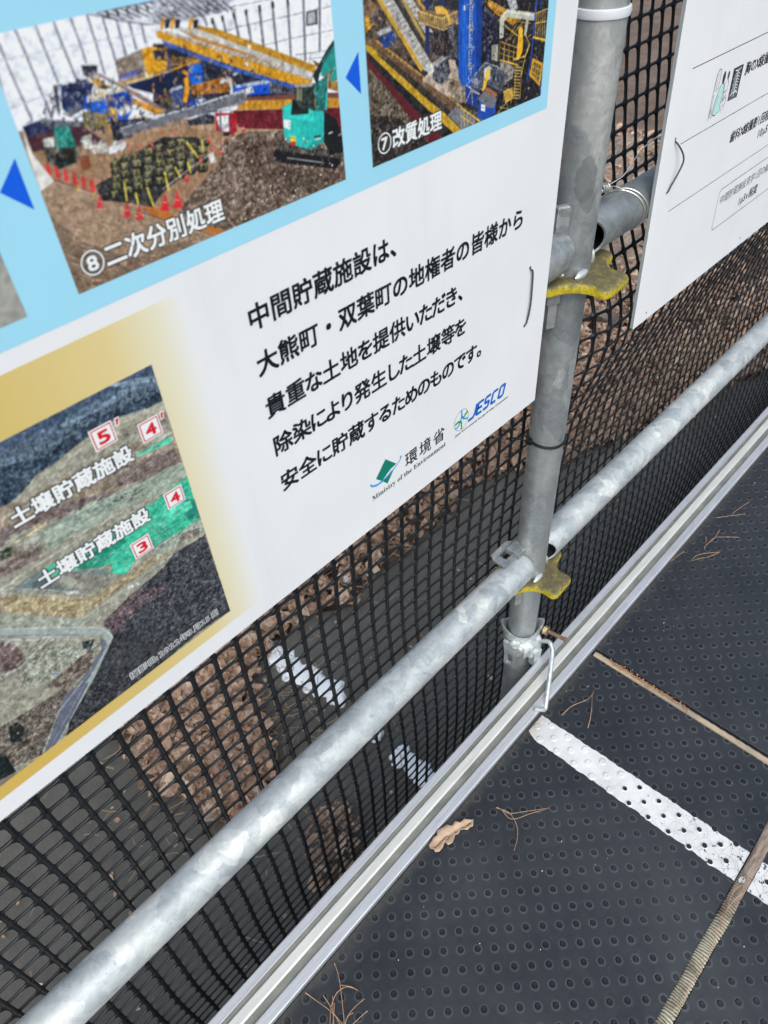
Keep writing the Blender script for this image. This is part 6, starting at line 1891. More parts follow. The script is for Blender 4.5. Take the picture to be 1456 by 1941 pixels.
PIC_P7 = [
(0,(42,40,44),14,(3652,-632,6237,-959,6807,-3138,3486,-2037)),
(0,(78,66,58),20,(3712,-769,4465,-878,4468,-1348,3758,-1103)),
(0,(84,74,64),10,(3682,-1128,5974,-2219,3692,-1793)),
(0,(88,78,66),22,(3688,-1119,3798,-1211,3993,-1423,4306,-1731,4346,-1790,3712,-1775,3696,-1398)),
(2,(160,148,128),(260,1.3,7),(3688,-1119,3798,-1211,3994,-1401,4267,-1672,4306,-1755,3713,-1769,3696,-1398)),
(0,(44,38,36),18,(3708,-1444,3969,-1506,4346,-1790,3712,-1775)),
(0,(86,28,36),0,(3710,-1094,3800,-1191,4083,-1443,4470,-1748,4346,-1790,4189,-1653,3909,-1339,3712,-1154)),
(0,(30,30,34),10,(3718,-1009,3954,-1181,4311,-1449,4683,-1751,4470,-1773,4119,-1474,3800,-1191,3710,-1065)),
(0,(186,148,40),8,(3718,-1042,3762,-1065,4054,-1285,4349,-1504,4684,-1770,4597,-1774,4271,-1520,3983,-1291,3720,-1076)),
(1,(150,116,30),0.3,(3737,-1062,3727,-1080)),
(1,(150,116,30),0.3,(3763,-1082,3753,-1100)),
(1,(150,116,30),0.3,(3789,-1102,3779,-1120)),
(1,(150,116,30),0.3,(3816,-1123,3806,-1141)),
(1,(150,116,30),0.3,(3843,-1144,3833,-1162)),
(1,(150,116,30),0.3,(3870,-1165,3860,-1183)),
(1,(150,116,30),0.3,(3897,-1186,3887,-1204)),
(1,(150,116,30),0.3,(3925,-1207,3915,-1226)),
(1,(150,116,30),0.3,(3953,-1229,3943,-1248)),
(1,(150,116,30),0.3,(3981,-1251,3971,-1270)),
(1,(150,116,30),0.3,(4010,-1273,4000,-1293)),
(1,(150,116,30),0.3,(4039,-1296,4029,-1315)),
(1,(150,116,30),0.3,(4069,-1319,4059,-1338)),
(1,(150,116,30),0.3,(4099,-1342,4089,-1362)),
(1,(150,116,30),0.3,(4129,-1366,4119,-1385)),
(1,(150,116,30),0.3,(4160,-1389,4150,-1409)),
(1,(150,116,30),0.3,(4191,-1413,4181,-1433)),
(1,(150,116,30),0.3,(4223,-1438,4212,-1458)),
(1,(150,116,30),0.3,(4254,-1463,4244,-1483)),
(1,(150,116,30),0.3,(4287,-1488,4277,-1508)),
(1,(150,116,30),0.3,(4320,-1513,4309,-1534)),
(1,(150,116,30),0.3,(4353,-1539,4343,-1560)),
(1,(150,116,30),0.3,(4387,-1565,4376,-1586)),
(1,(150,116,30),0.3,(4421,-1591,4410,-1613)),
(1,(150,116,30),0.3,(4455,-1618,4445,-1640)),
(1,(150,116,30),0.3,(4490,-1645,4480,-1667)),
(1,(150,116,30),0.3,(4526,-1673,4516,-1695)),
(1,(150,116,30),0.3,(4562,-1701,4552,-1723)),
(1,(150,116,30),0.3,(4598,-1729,4588,-1751)),
(1,(150,116,30),0.3,(4636,-1758,4625,-1780)),
(1,(206,178,90),0.3,(3720,-1030,4055,-1269,4683,-1751)),
(0,(104,78,56),14,(3719,-1004,3798,-1028,4129,-1247,4469,-1484,4904,-1755,4816,-1771,4350,-1458,3971,-1195,3717,-1023)),
(0,(50,44,40),12,(3807,-1112,3971,-1195,4369,-1474,4726,-1737,4661,-1733,4272,-1463)),
(1,(214,168,60),0.5,(3813,-1040,4200,-1293,4593,-1559,4905,-1768)),
(1,(230,190,90),0.4,(3829,-1050,3821,-1058)),
(1,(230,190,90),0.4,(3862,-1071,3854,-1080)),
(1,(230,190,90),0.4,(3895,-1093,3888,-1102)),
(1,(230,190,90),0.4,(3930,-1116,3922,-1124)),
(1,(230,190,90),0.4,(3964,-1138,3957,-1147)),
(1,(230,190,90),0.4,(3999,-1161,3992,-1170)),
(1,(230,190,90),0.4,(4035,-1184,4027,-1193)),
(1,(230,190,90),0.4,(4071,-1208,4063,-1217)),
(1,(230,190,90),0.3,(4108,-1232,4100,-1241)),
(1,(230,190,90),0.4,(4145,-1256,4137,-1265)),
(1,(230,190,90),0.4,(4182,-1281,4175,-1290)),
(1,(230,190,90),0.4,(4221,-1306,4213,-1315)),
(1,(230,190,90),0.4,(4259,-1331,4252,-1341)),
(1,(230,190,90),0.4,(4299,-1357,4291,-1367)),
(1,(230,190,90),0.4,(4339,-1383,4331,-1393)),
(1,(230,190,90),0.4,(4380,-1410,4372,-1419)),
(1,(230,190,90),0.4,(4421,-1437,4413,-1447)),
(1,(230,190,90),0.4,(4463,-1464,4455,-1474)),
(1,(230,190,90),0.4,(4505,-1492,4497,-1502)),
(1,(230,190,90),0.5,(4548,-1520,4540,-1530)),
(1,(230,190,90),0.5,(4592,-1549,4584,-1559)),
(1,(230,190,90),0.4,(4637,-1578,4629,-1589)),
(1,(230,190,90),0.5,(4682,-1608,4674,-1618)),
(1,(230,190,90),0.4,(4729,-1638,4720,-1649)),
(1,(230,190,90),0.5,(4775,-1669,4767,-1679)),
(1,(230,190,90),0.5,(4823,-1700,4815,-1711)),
(0,(168,152,136),14,(4236,-1344,4468,-1270,4587,-1294,4740,-1544,4677,-1578,4469,-1484)),
(0,(130,116,100),18,(4468,-1370,4780,-1493,4785,-1602,4593,-1571)),
(0,(90,50,44),0,(4539,-1424,4580,-1427,4584,-1451,4545,-1443)),
(0,(196,140,44),24,(3725,-870,3827,-886,3822,-941,3720,-990)),
(0,(70,60,60),24,(3720,-815,3880,-821,3904,-936,3772,-952)),
(0,(26,62,128),10,(3847,-1027,3982,-1021,3979,-1070,3892,-1099,3853,-1062)),
(0,(170,174,176),16,(3809,-996,3933,-988,3966,-1013,3848,-1022)),
(0,(120,92,70),16,(3712,-840,3831,-840,3850,-890,3716,-905)),
(0,(170,168,164),12,(3857,-817,3961,-832,4352,-1280,4313,-1316,4238,-1279,4065,-1070)),
(1,(110,108,106),0.4,(3897,-860,3973,-857)),
(1,(110,108,106),0.5,(3921,-886,3996,-882)),
(1,(110,108,106),0.4,(3946,-912,4020,-908)),
(1,(110,108,106),0.5,(3970,-939,4043,-934)),
(1,(110,108,106),0.5,(3996,-966,4068,-960)),
(1,(110,108,106),0.5,(4021,-994,4092,-986)),
(1,(110,108,106),0.5,(4047,-1022,4117,-1013)),
(1,(110,108,106),0.5,(4074,-1050,4143,-1040)),
(1,(110,108,106),0.5,(4100,-1078,4168,-1067)),
(1,(110,108,106),0.5,(4127,-1108,4194,-1095)),
(1,(110,108,106),0.5,(4155,-1137,4220,-1123)),
(1,(110,108,106),0.5,(4183,-1167,4247,-1152)),
(1,(110,108,106),0.5,(4211,-1197,4274,-1181)),
(1,(110,108,106),0.6,(4239,-1228,4301,-1211)),
(1,(110,108,106),0.5,(4269,-1260,4329,-1240)),
(1,(110,108,106),0.5,(4298,-1291,4357,-1271)),
(0,(204,160,50),0,(3817,-811,3857,-817,4257,-1283,4228,-1293)),
(1,(140,110,40),0.4,(3842,-824,4242,-1284)),
(0,(50,46,46),0,(3961,-832,4010,-840,4315,-1209,4352,-1280)),
(0,(176,150,80),0,(4027,-833,4061,-838,4315,-1156,4297,-1163,4140,-974)),
(0,(186,182,176),12,(4060,-847,4145,-860,4354,-1091,4316,-1125)),
(1,(120,118,116),0.4,(4093,-876,4151,-875)),
(1,(120,118,116),0.5,(4115,-902,4173,-900)),
(1,(120,118,116),0.5,(4138,-928,4194,-926)),
(1,(120,118,116),0.5,(4162,-955,4216,-951)),
(1,(120,118,116),0.5,(4185,-983,4239,-978)),
(1,(120,118,116),0.5,(4209,-1010,4262,-1004)),
(1,(120,118,116),0.5,(4234,-1038,4285,-1031)),
(1,(120,118,116),0.5,(4258,-1067,4308,-1058)),
(1,(120,118,116),0.5,(4283,-1096,4331,-1086)),
(0,(200,150,44),0,(4145,-841,4188,-847,4318,-964,4282,-968)),
(0,(60,60,66),26,(4197,-858,4356,-881,4466,-987,4318,-983)),
(0,(30,44,92),0,(4284,-861,4320,-866,4324,-1211,4278,-1191)),
(0,(26,50,110),0,(4429,-882,4465,-888,4487,-1242,4448,-1234)),
(0,(44,40,44),26,(4317,-1084,4622,-1127,4627,-1301,4352,-1216)),
(0,(66,56,56),30,(4335,-1108,4505,-1138,4467,-1238,4352,-1205)),
(0,(120,100,80),10,(4211,-947,4619,-1011,4621,-1084,4467,-1100,4209,-1010)),
(1,(226,184,80),0.4,(4215,-949,4213,-1006)),
(1,(226,184,80),0.4,(4234,-955,4233,-1012)),
(1,(226,184,80),0.3,(4254,-961,4252,-1017)),
(1,(226,184,80),0.4,(4273,-967,4272,-1023)),
(1,(226,184,80),0.4,(4293,-973,4292,-1029)),
(1,(226,184,80),0.4,(4313,-980,4312,-1035)),
(1,(226,184,80),0.4,(4333,-986,4332,-1040)),
(1,(226,184,80),0.4,(4353,-992,4352,-1046)),
(1,(226,184,80),0.4,(4373,-998,4373,-1052)),
(1,(226,184,80),0.4,(4393,-1005,4393,-1058)),
(1,(226,184,80),0.4,(4414,-1011,4414,-1064)),
(1,(226,184,80),0.4,(4434,-1017,4434,-1070)),
(1,(226,184,80),0.4,(4455,-1024,4455,-1076)),
(1,(226,184,80),0.4,(4476,-1030,4476,-1082)),
(1,(226,184,80),0.4,(4497,-1037,4497,-1088)),
(1,(226,184,80),0.4,(4518,-1043,4518,-1094)),
(1,(226,184,80),0.4,(4539,-1050,4540,-1100)),
(1,(226,184,80),0.4,(4560,-1056,4561,-1106)),
(1,(226,184,80),0.4,(4582,-1063,4583,-1113)),
(1,(226,184,80),0.4,(4603,-1070,4605,-1119)),
(1,(230,190,90),0.5,(4202,-947,4447,-1030,4619,-1016)),
(1,(230,190,90),0.5,(4206,-1007,4467,-1098,4625,-1085)),
(0,(222,172,60),0,(4373,-953,4447,-959,4504,-993,4553,-1073,4534,-1080,4485,-1010,4391,-995)),
(0,(216,176,90),0,(4382,-959,4447,-964,4466,-987,4391,-987)),
(0,(46,46,52),14,(4505,-1086,4602,-1081,4628,-1313,4545,-1188)),
(1,(160,160,166),0.4,(4509,-1097,4563,-1095)),
(1,(160,160,166),0.4,(4516,-1111,4568,-1110)),
(1,(160,160,166),0.4,(4523,-1126,4574,-1125)),
(1,(160,160,166),0.4,(4530,-1141,4579,-1139)),
(1,(160,160,166),0.4,(4538,-1156,4585,-1154)),
(1,(160,160,166),0.4,(4545,-1171,4590,-1169)),
(1,(160,160,166),0.4,(4552,-1187,4595,-1184)),
(1,(160,160,166),0.5,(4559,-1202,4601,-1199)),
(1,(160,160,166),0.4,(4567,-1217,4607,-1214)),
(1,(160,160,166),0.4,(4574,-1233,4612,-1229)),
(1,(160,160,166),0.4,(4582,-1249,4618,-1244)),
(1,(160,160,166),0.5,(4589,-1264,4623,-1260)),
(1,(160,160,166),0.4,(4597,-1280,4629,-1275)),
(1,(160,160,166),0.4,(4605,-1296,4635,-1291)),
(0,(60,62,70),30,(4352,-1259,4507,-1256,4548,-1364,4449,-1422,4351,-1368)),
(0,(150,150,150),14,(4352,-1270,4448,-1245,4507,-1267,4390,-1299)),
(1,(150,150,156),0.3,(4361,-1304,4360,-1370)),
(1,(150,150,156),0.3,(4384,-1313,4384,-1379)),
(1,(150,150,156),0.3,(4407,-1322,4407,-1389)),
(1,(150,150,156),0.3,(4431,-1331,4431,-1398)),
(1,(150,150,156),0.3,(4454,-1340,4454,-1408)),
(1,(150,150,156),0.3,(4478,-1350,4478,-1417)),
(1,(150,150,156),0.3,(4502,-1359,4503,-1427)),
(1,(150,150,156),0.3,(4526,-1368,4527,-1437)),
(0,(196,196,190),16,(4276,-1265,4352,-1270,4370,-1317,4313,-1338)),
(0,(16,76,170),0,(4622,-911,4864,-946,4905,-1355,4888,-1492,4802,-1507,4674,-1470,4634,-1404)),
(0,(10,56,134),0,(4814,-938,4879,-948,4916,-1415,4845,-1501)),
(0,(30,96,196),0,(4655,-915,4714,-924,4737,-1484,4673,-1465)),
(0,(210,214,218),0,(4681,-992,4717,-998,4718,-1027,4682,-1021)),
(1,(176,180,190),0.7,(4750,-950,4753,-1452)),
(1,(176,180,190),0.6,(4778,-954,4782,-1447)),
(1,(176,180,190),0.4,(4747,-959,4779,-964)),
(1,(176,180,190),0.4,(4747,-977,4779,-982)),
(1,(176,180,190),0.4,(4747,-994,4779,-999)),
(1,(176,180,190),0.4,(4747,-1012,4780,-1017)),
(1,(176,180,190),0.5,(4747,-1029,4780,-1035)),
(1,(176,180,190),0.5,(4747,-1047,4780,-1052)),
(1,(176,180,190),0.4,(4748,-1065,4780,-1070)),
(1,(176,180,190),0.4,(4748,-1083,4780,-1088)),
(1,(176,180,190),0.4,(4748,-1101,4781,-1107)),
(1,(176,180,190),0.4,(4748,-1119,4781,-1125)),
(1,(176,180,190),0.4,(4748,-1138,4781,-1143)),
(1,(176,180,190),0.4,(4748,-1156,4781,-1162)),
(1,(176,180,190),0.5,(4748,-1174,4781,-1180)),
(1,(176,180,190),0.5,(4748,-1193,4782,-1199)),
(1,(176,180,190),0.4,(4749,-1211,4782,-1217)),
(1,(176,180,190),0.4,(4749,-1230,4782,-1236)),
(1,(176,180,190),0.4,(4749,-1249,4782,-1255)),
(1,(176,180,190),0.4,(4749,-1268,4782,-1274)),
(1,(176,180,190),0.4,(4749,-1287,4783,-1293)),
(1,(176,180,190),0.4,(4749,-1306,4783,-1312)),
(1,(176,180,190),0.5,(4749,-1325,4783,-1332)),
(1,(176,180,190),0.5,(4749,-1344,4783,-1351)),
(1,(176,180,190),0.4,(4750,-1364,4783,-1370)),
(1,(176,180,190),0.4,(4750,-1383,4784,-1390)),
(1,(176,180,190),0.4,(4750,-1403,4784,-1410)),
(1,(176,180,190),0.4,(4750,-1422,4784,-1429)),
(1,(196,170,90),0.5,(4721,-996,4756,-987,4789,-1003,4782,-1018,4737,-1013)),
(1,(196,170,90),0.6,(4726,-1128,4762,-1120,4796,-1136,4789,-1152,4743,-1146)),
(1,(196,170,90),0.5,(4732,-1249,4768,-1240,4802,-1258,4795,-1274,4749,-1268)),
(1,(196,170,90),0.6,(4736,-1362,4774,-1354,4808,-1372,4801,-1389,4754,-1382)),
(0,(26,26,32),20,(4885,-949,5708,-1069,5734,-1791,5135,-1759,4896,-1628)),
(0,(28,34,60),20,(4886,-1053,4985,-1048,5088,-1241,5014,-1412,4923,-1359)),
(0,(180,130,44),20,(4961,-1002,5206,-1104,5350,-1183,5262,-1203,5053,-1102,4942,-1030)),
(1,(226,180,60),0.6,(4933,-1050,5218,-1218,5340,-1285)),
(0,(170,172,180),20,(5151,-998,5262,-1015,5318,-1111,5228,-1108)),
(0,(60,62,72),16,(4922,-1038,5077,-1127,5102,-1165,4935,-1072)),
(1,(178,180,164),4.8,(5132,-1249,5127,-1147,5185,-1117,5563,-1201)),
(1,(206,208,192),1.3,(5114,-1245,5108,-1138,5180,-1105,5561,-1190)),
(1,(170,172,160),3.3,(5455,-1189,5434,-1290)),
(0,(150,150,140),10,(5015,-1284,5092,-1293,5103,-1405,5022,-1378)),
(0,(120,118,112),20,(5124,-1398,5318,-1484,5301,-1542,5131,-1471)),
(0,(150,148,140),12,(5135,-1508,5297,-1504,5303,-1555,5164,-1575)),
(1,(214,168,60),0.5,(5114,-1291,5115,-1396)),
(1,(214,168,60),0.5,(5174,-1311,5176,-1417)),
(1,(214,168,60),0.5,(5235,-1332,5238,-1439)),
(1,(214,168,60),0.4,(5298,-1353,5301,-1461)),
(1,(214,168,60),0.5,(5113,-1279,5350,-1364)),
(1,(214,168,60),0.4,(5117,-1318,5355,-1400)),
(1,(214,168,60),0.4,(5121,-1357,5359,-1437)),
(1,(214,168,60),0.5,(5124,-1397,5364,-1475)),
(1,(226,176,60),0.7,(5124,-1398,5365,-1484)),
(1,(214,168,60),0.4,(5183,-1303,5328,-1191,5496,-1231)),
(1,(214,168,60),0.5,(5226,-1288,5399,-1203)),
(0,(240,176,36),0,(5346,-1240,5374,-1229,5400,-1249,5413,-1393,5372,-1446,5336,-1439,5340,-1380)),
(1,(230,190,90),0.5,(5342,-1489,5344,-1703)),
(1,(230,190,90),0.5,(5415,-1503,5420,-1720)),
(1,(226,186,80),0.5,(5318,-1484,5406,-1504)),
(1,(226,186,80),0.5,(5319,-1505,5406,-1525)),
(1,(226,186,80),0.5,(5320,-1526,5406,-1546)),
(1,(226,186,80),0.5,(5321,-1547,5406,-1567)),
(1,(226,186,80),0.5,(5322,-1569,5405,-1589)),
(1,(226,186,80),0.5,(5323,-1590,5405,-1610)),
(1,(226,186,80),0.4,(5325,-1612,5405,-1632)),
(1,(226,186,80),0.5,(5326,-1634,5405,-1654)),
(1,(226,186,80),0.5,(5327,-1656,5405,-1675)),
(1,(226,186,80),0.5,(5328,-1678,5405,-1697)),
(1,(226,186,80),0.5,(5329,-1700,5405,-1719)),
(1,(226,186,80),0.9,(5300,-1432,5455,-1437,5493,-1372)),
(1,(226,186,80),0.6,(5434,-1290,5506,-1374,5455,-1437,5419,-1566)),
(1,(30,70,150),1.9,(5554,-1069,5540,-1441,5474,-1759)),
(1,(22,60,130),1.5,(5614,-1078,5576,-1363)),
(0,(40,42,52),16,(5556,-1160,5698,-1147,5725,-1365,5558,-1324)),
(0,(226,176,56),0,(5546,-1322,5718,-1370,5716,-1386,5541,-1335)),
(1,(226,180,70),0.5,(5564,-1178,5574,-1333)),
(1,(226,180,70),0.5,(5592,-1176,5604,-1338)),
(1,(226,180,70),0.4,(5621,-1173,5634,-1343)),
(1,(226,180,70),0.5,(5649,-1171,5665,-1349)),
(1,(226,180,70),0.5,(5678,-1168,5695,-1354)),
(1,(226,180,70),0.6,(5559,-1177,5708,-1172)),
(1,(226,180,70),0.6,(5565,-1242,5712,-1252)),
(0,(200,150,50),0,(5556,-1469,5717,-1538,5692,-1695,5529,-1583)),
(0,(96,80,40),10,(5575,-1498,5694,-1549,5677,-1665,5552,-1575)),
(1,(214,164,60),0.5,(5585,-1497,5572,-1604)),
(1,(214,164,60),0.5,(5617,-1511,5605,-1627)),
(1,(214,164,60),0.5,(5649,-1525,5639,-1649)),
(1,(214,164,60),0.5,(5682,-1539,5673,-1672)),
(1,(214,164,60),0.5,(5565,-1527,5700,-1586)),
(1,(214,164,60),0.5,(5561,-1564,5694,-1630)),
(0,(20,60,140),0,(5694,-1781,5707,-1626,5733,-1631,5722,-1794)),
(0,(30,28,36),10,(5478,-1604,5694,-1702,5707,-1784,5477,-1779)),
(0,(150,150,150),0,(5523,-1665,5550,-1673,5546,-1683,5520,-1675)),
(0,(70,74,86),16,(4757,-1453,4946,-1381,5106,-1442,5253,-1532,5168,-1613,4979,-1536,4892,-1553)),
(0,(22,56,130),0,(4716,-1485,4892,-1553,4854,-1667,4720,-1588)),
(1,(190,194,200),0.5,(4727,-1482,4946,-1381,5118,-1446,5088,-1498)),
(1,(190,194,200),0.5,(4727,-1482,4893,-1578)),
(0,(196,198,196),8,(4938,-1420,5003,-1409,5027,-1438,5021,-1496,4934,-1526)),
(0,(240,184,50),0,(4961,-1436,4993,-1429,5007,-1457,4958,-1556,4919,-1565)),
(0,(60,66,76),40,(5005,-1433,5108,-1466,5137,-1533,5023,-1521)),
(0,(150,154,162),6,(4768,-1455,4843,-1459,4899,-1495,4824,-1515)),
(0,(96,100,112),0,(4801,-1486,4890,-1517,4869,-1536,4781,-1505)),
(0,(24,70,160),0,(4895,-1603,5104,-1675,5099,-1750,4974,-1778,4869,-1727)),
(0,(106,110,120),0,(4862,-1601,4948,-1565,5114,-1658,5073,-1712,4990,-1686)),
(0,(150,96,76),0,(4932,-1562,4969,-1543,5111,-1620,5090,-1646)),
(0,(228,232,232),0,(4916,-1648,4966,-1668,4965,-1712,4914,-1691)),
(1,(60,60,70),0.5,(4926,-1672,4954,-1683)),
(0,(180,140,60),12,(5192,-1619,5310,-1619,5332,-1700,5225,-1715)),
(1,(214,170,70),0.5,(5204,-1621,5200,-1696)),
(1,(214,170,70),0.4,(5238,-1629,5234,-1704)),
(1,(214,170,70),0.4,(5272,-1636,5268,-1712)),
(1,(214,170,70),0.5,(5306,-1643,5303,-1720)),
(0,(110,114,122),8,(4521,-1632,4614,-1594,4858,-1731,4837,-1764,4683,-1767,4617,-1710)),
(1,(230,190,80),0.4,(4668,-1624,4676,-1750)),
(1,(230,190,80),0.5,(4707,-1650,4716,-1752)),
(1,(230,190,80),0.5,(4747,-1677,4755,-1754)),
(1,(230,190,80),0.4,(4788,-1704,4795,-1756)),
(1,(230,190,80),0.5,(4829,-1732,4835,-1758)),
(1,(230,190,80),0.4,(4871,-1759,4875,-1761)),
(1,(230,190,80),0.6,(4668,-1618,4905,-1761)),
(1,(230,190,80),0.6,(4674,-1674,4815,-1759)),
(1,(230,190,80),0.5,(4721,-1600,4782,-1529,4893,-1578)),
(1,(230,190,80),0.4,(4793,-1532,4809,-1632)),
(1,(214,180,80),0.5,(5135,-1759,5339,-1664)),
(1,(214,180,80),0.5,(5155,-1725,5279,-1766)),
(1,(214,180,80),0.5,(5248,-1707,5266,-1763)),
(3,(24,26,36),(170,36,5,81,-1),(4885,-949,5708,-1069,5734,-1791,5135,-1759,4896,-1628)),
(3,(200,156,60),(90,40,4,82,-1),(4916,-953,5708,-1069,5734,-1791,5135,-1759,4896,-1628)),
(3,(120,122,128),(110,30,4,83,-1),(4885,-949,5708,-1069,5734,-1791,5135,-1759,4896,-1628)),
(3,(30,40,70),(120,30,5,84,-1),(3721,-797,4617,-930,4627,-1301,4352,-1216,3769,-989)),
(3,(170,136,76),(70,26,4,85,-1),(3721,-797,3849,-816,4468,-1325,4276,-1265,3769,-989)),
(3,(130,118,104),(180,20,5,86,-1),(3688,-1119,3798,-1211,3993,-1423,4306,-1731,4346,-1790,3712,-1775,3696,-1398)),
(3,(44,38,36),(180,20,5,87,-1),(3688,-1119,3798,-1211,3993,-1423,4306,-1731,4346,-1790,3712,-1775,3696,-1398)),
(3,(12,58,140),(60,120,6,88,-80),(4622,-911,4864,-946,4888,-1492,4674,-1470)),
]

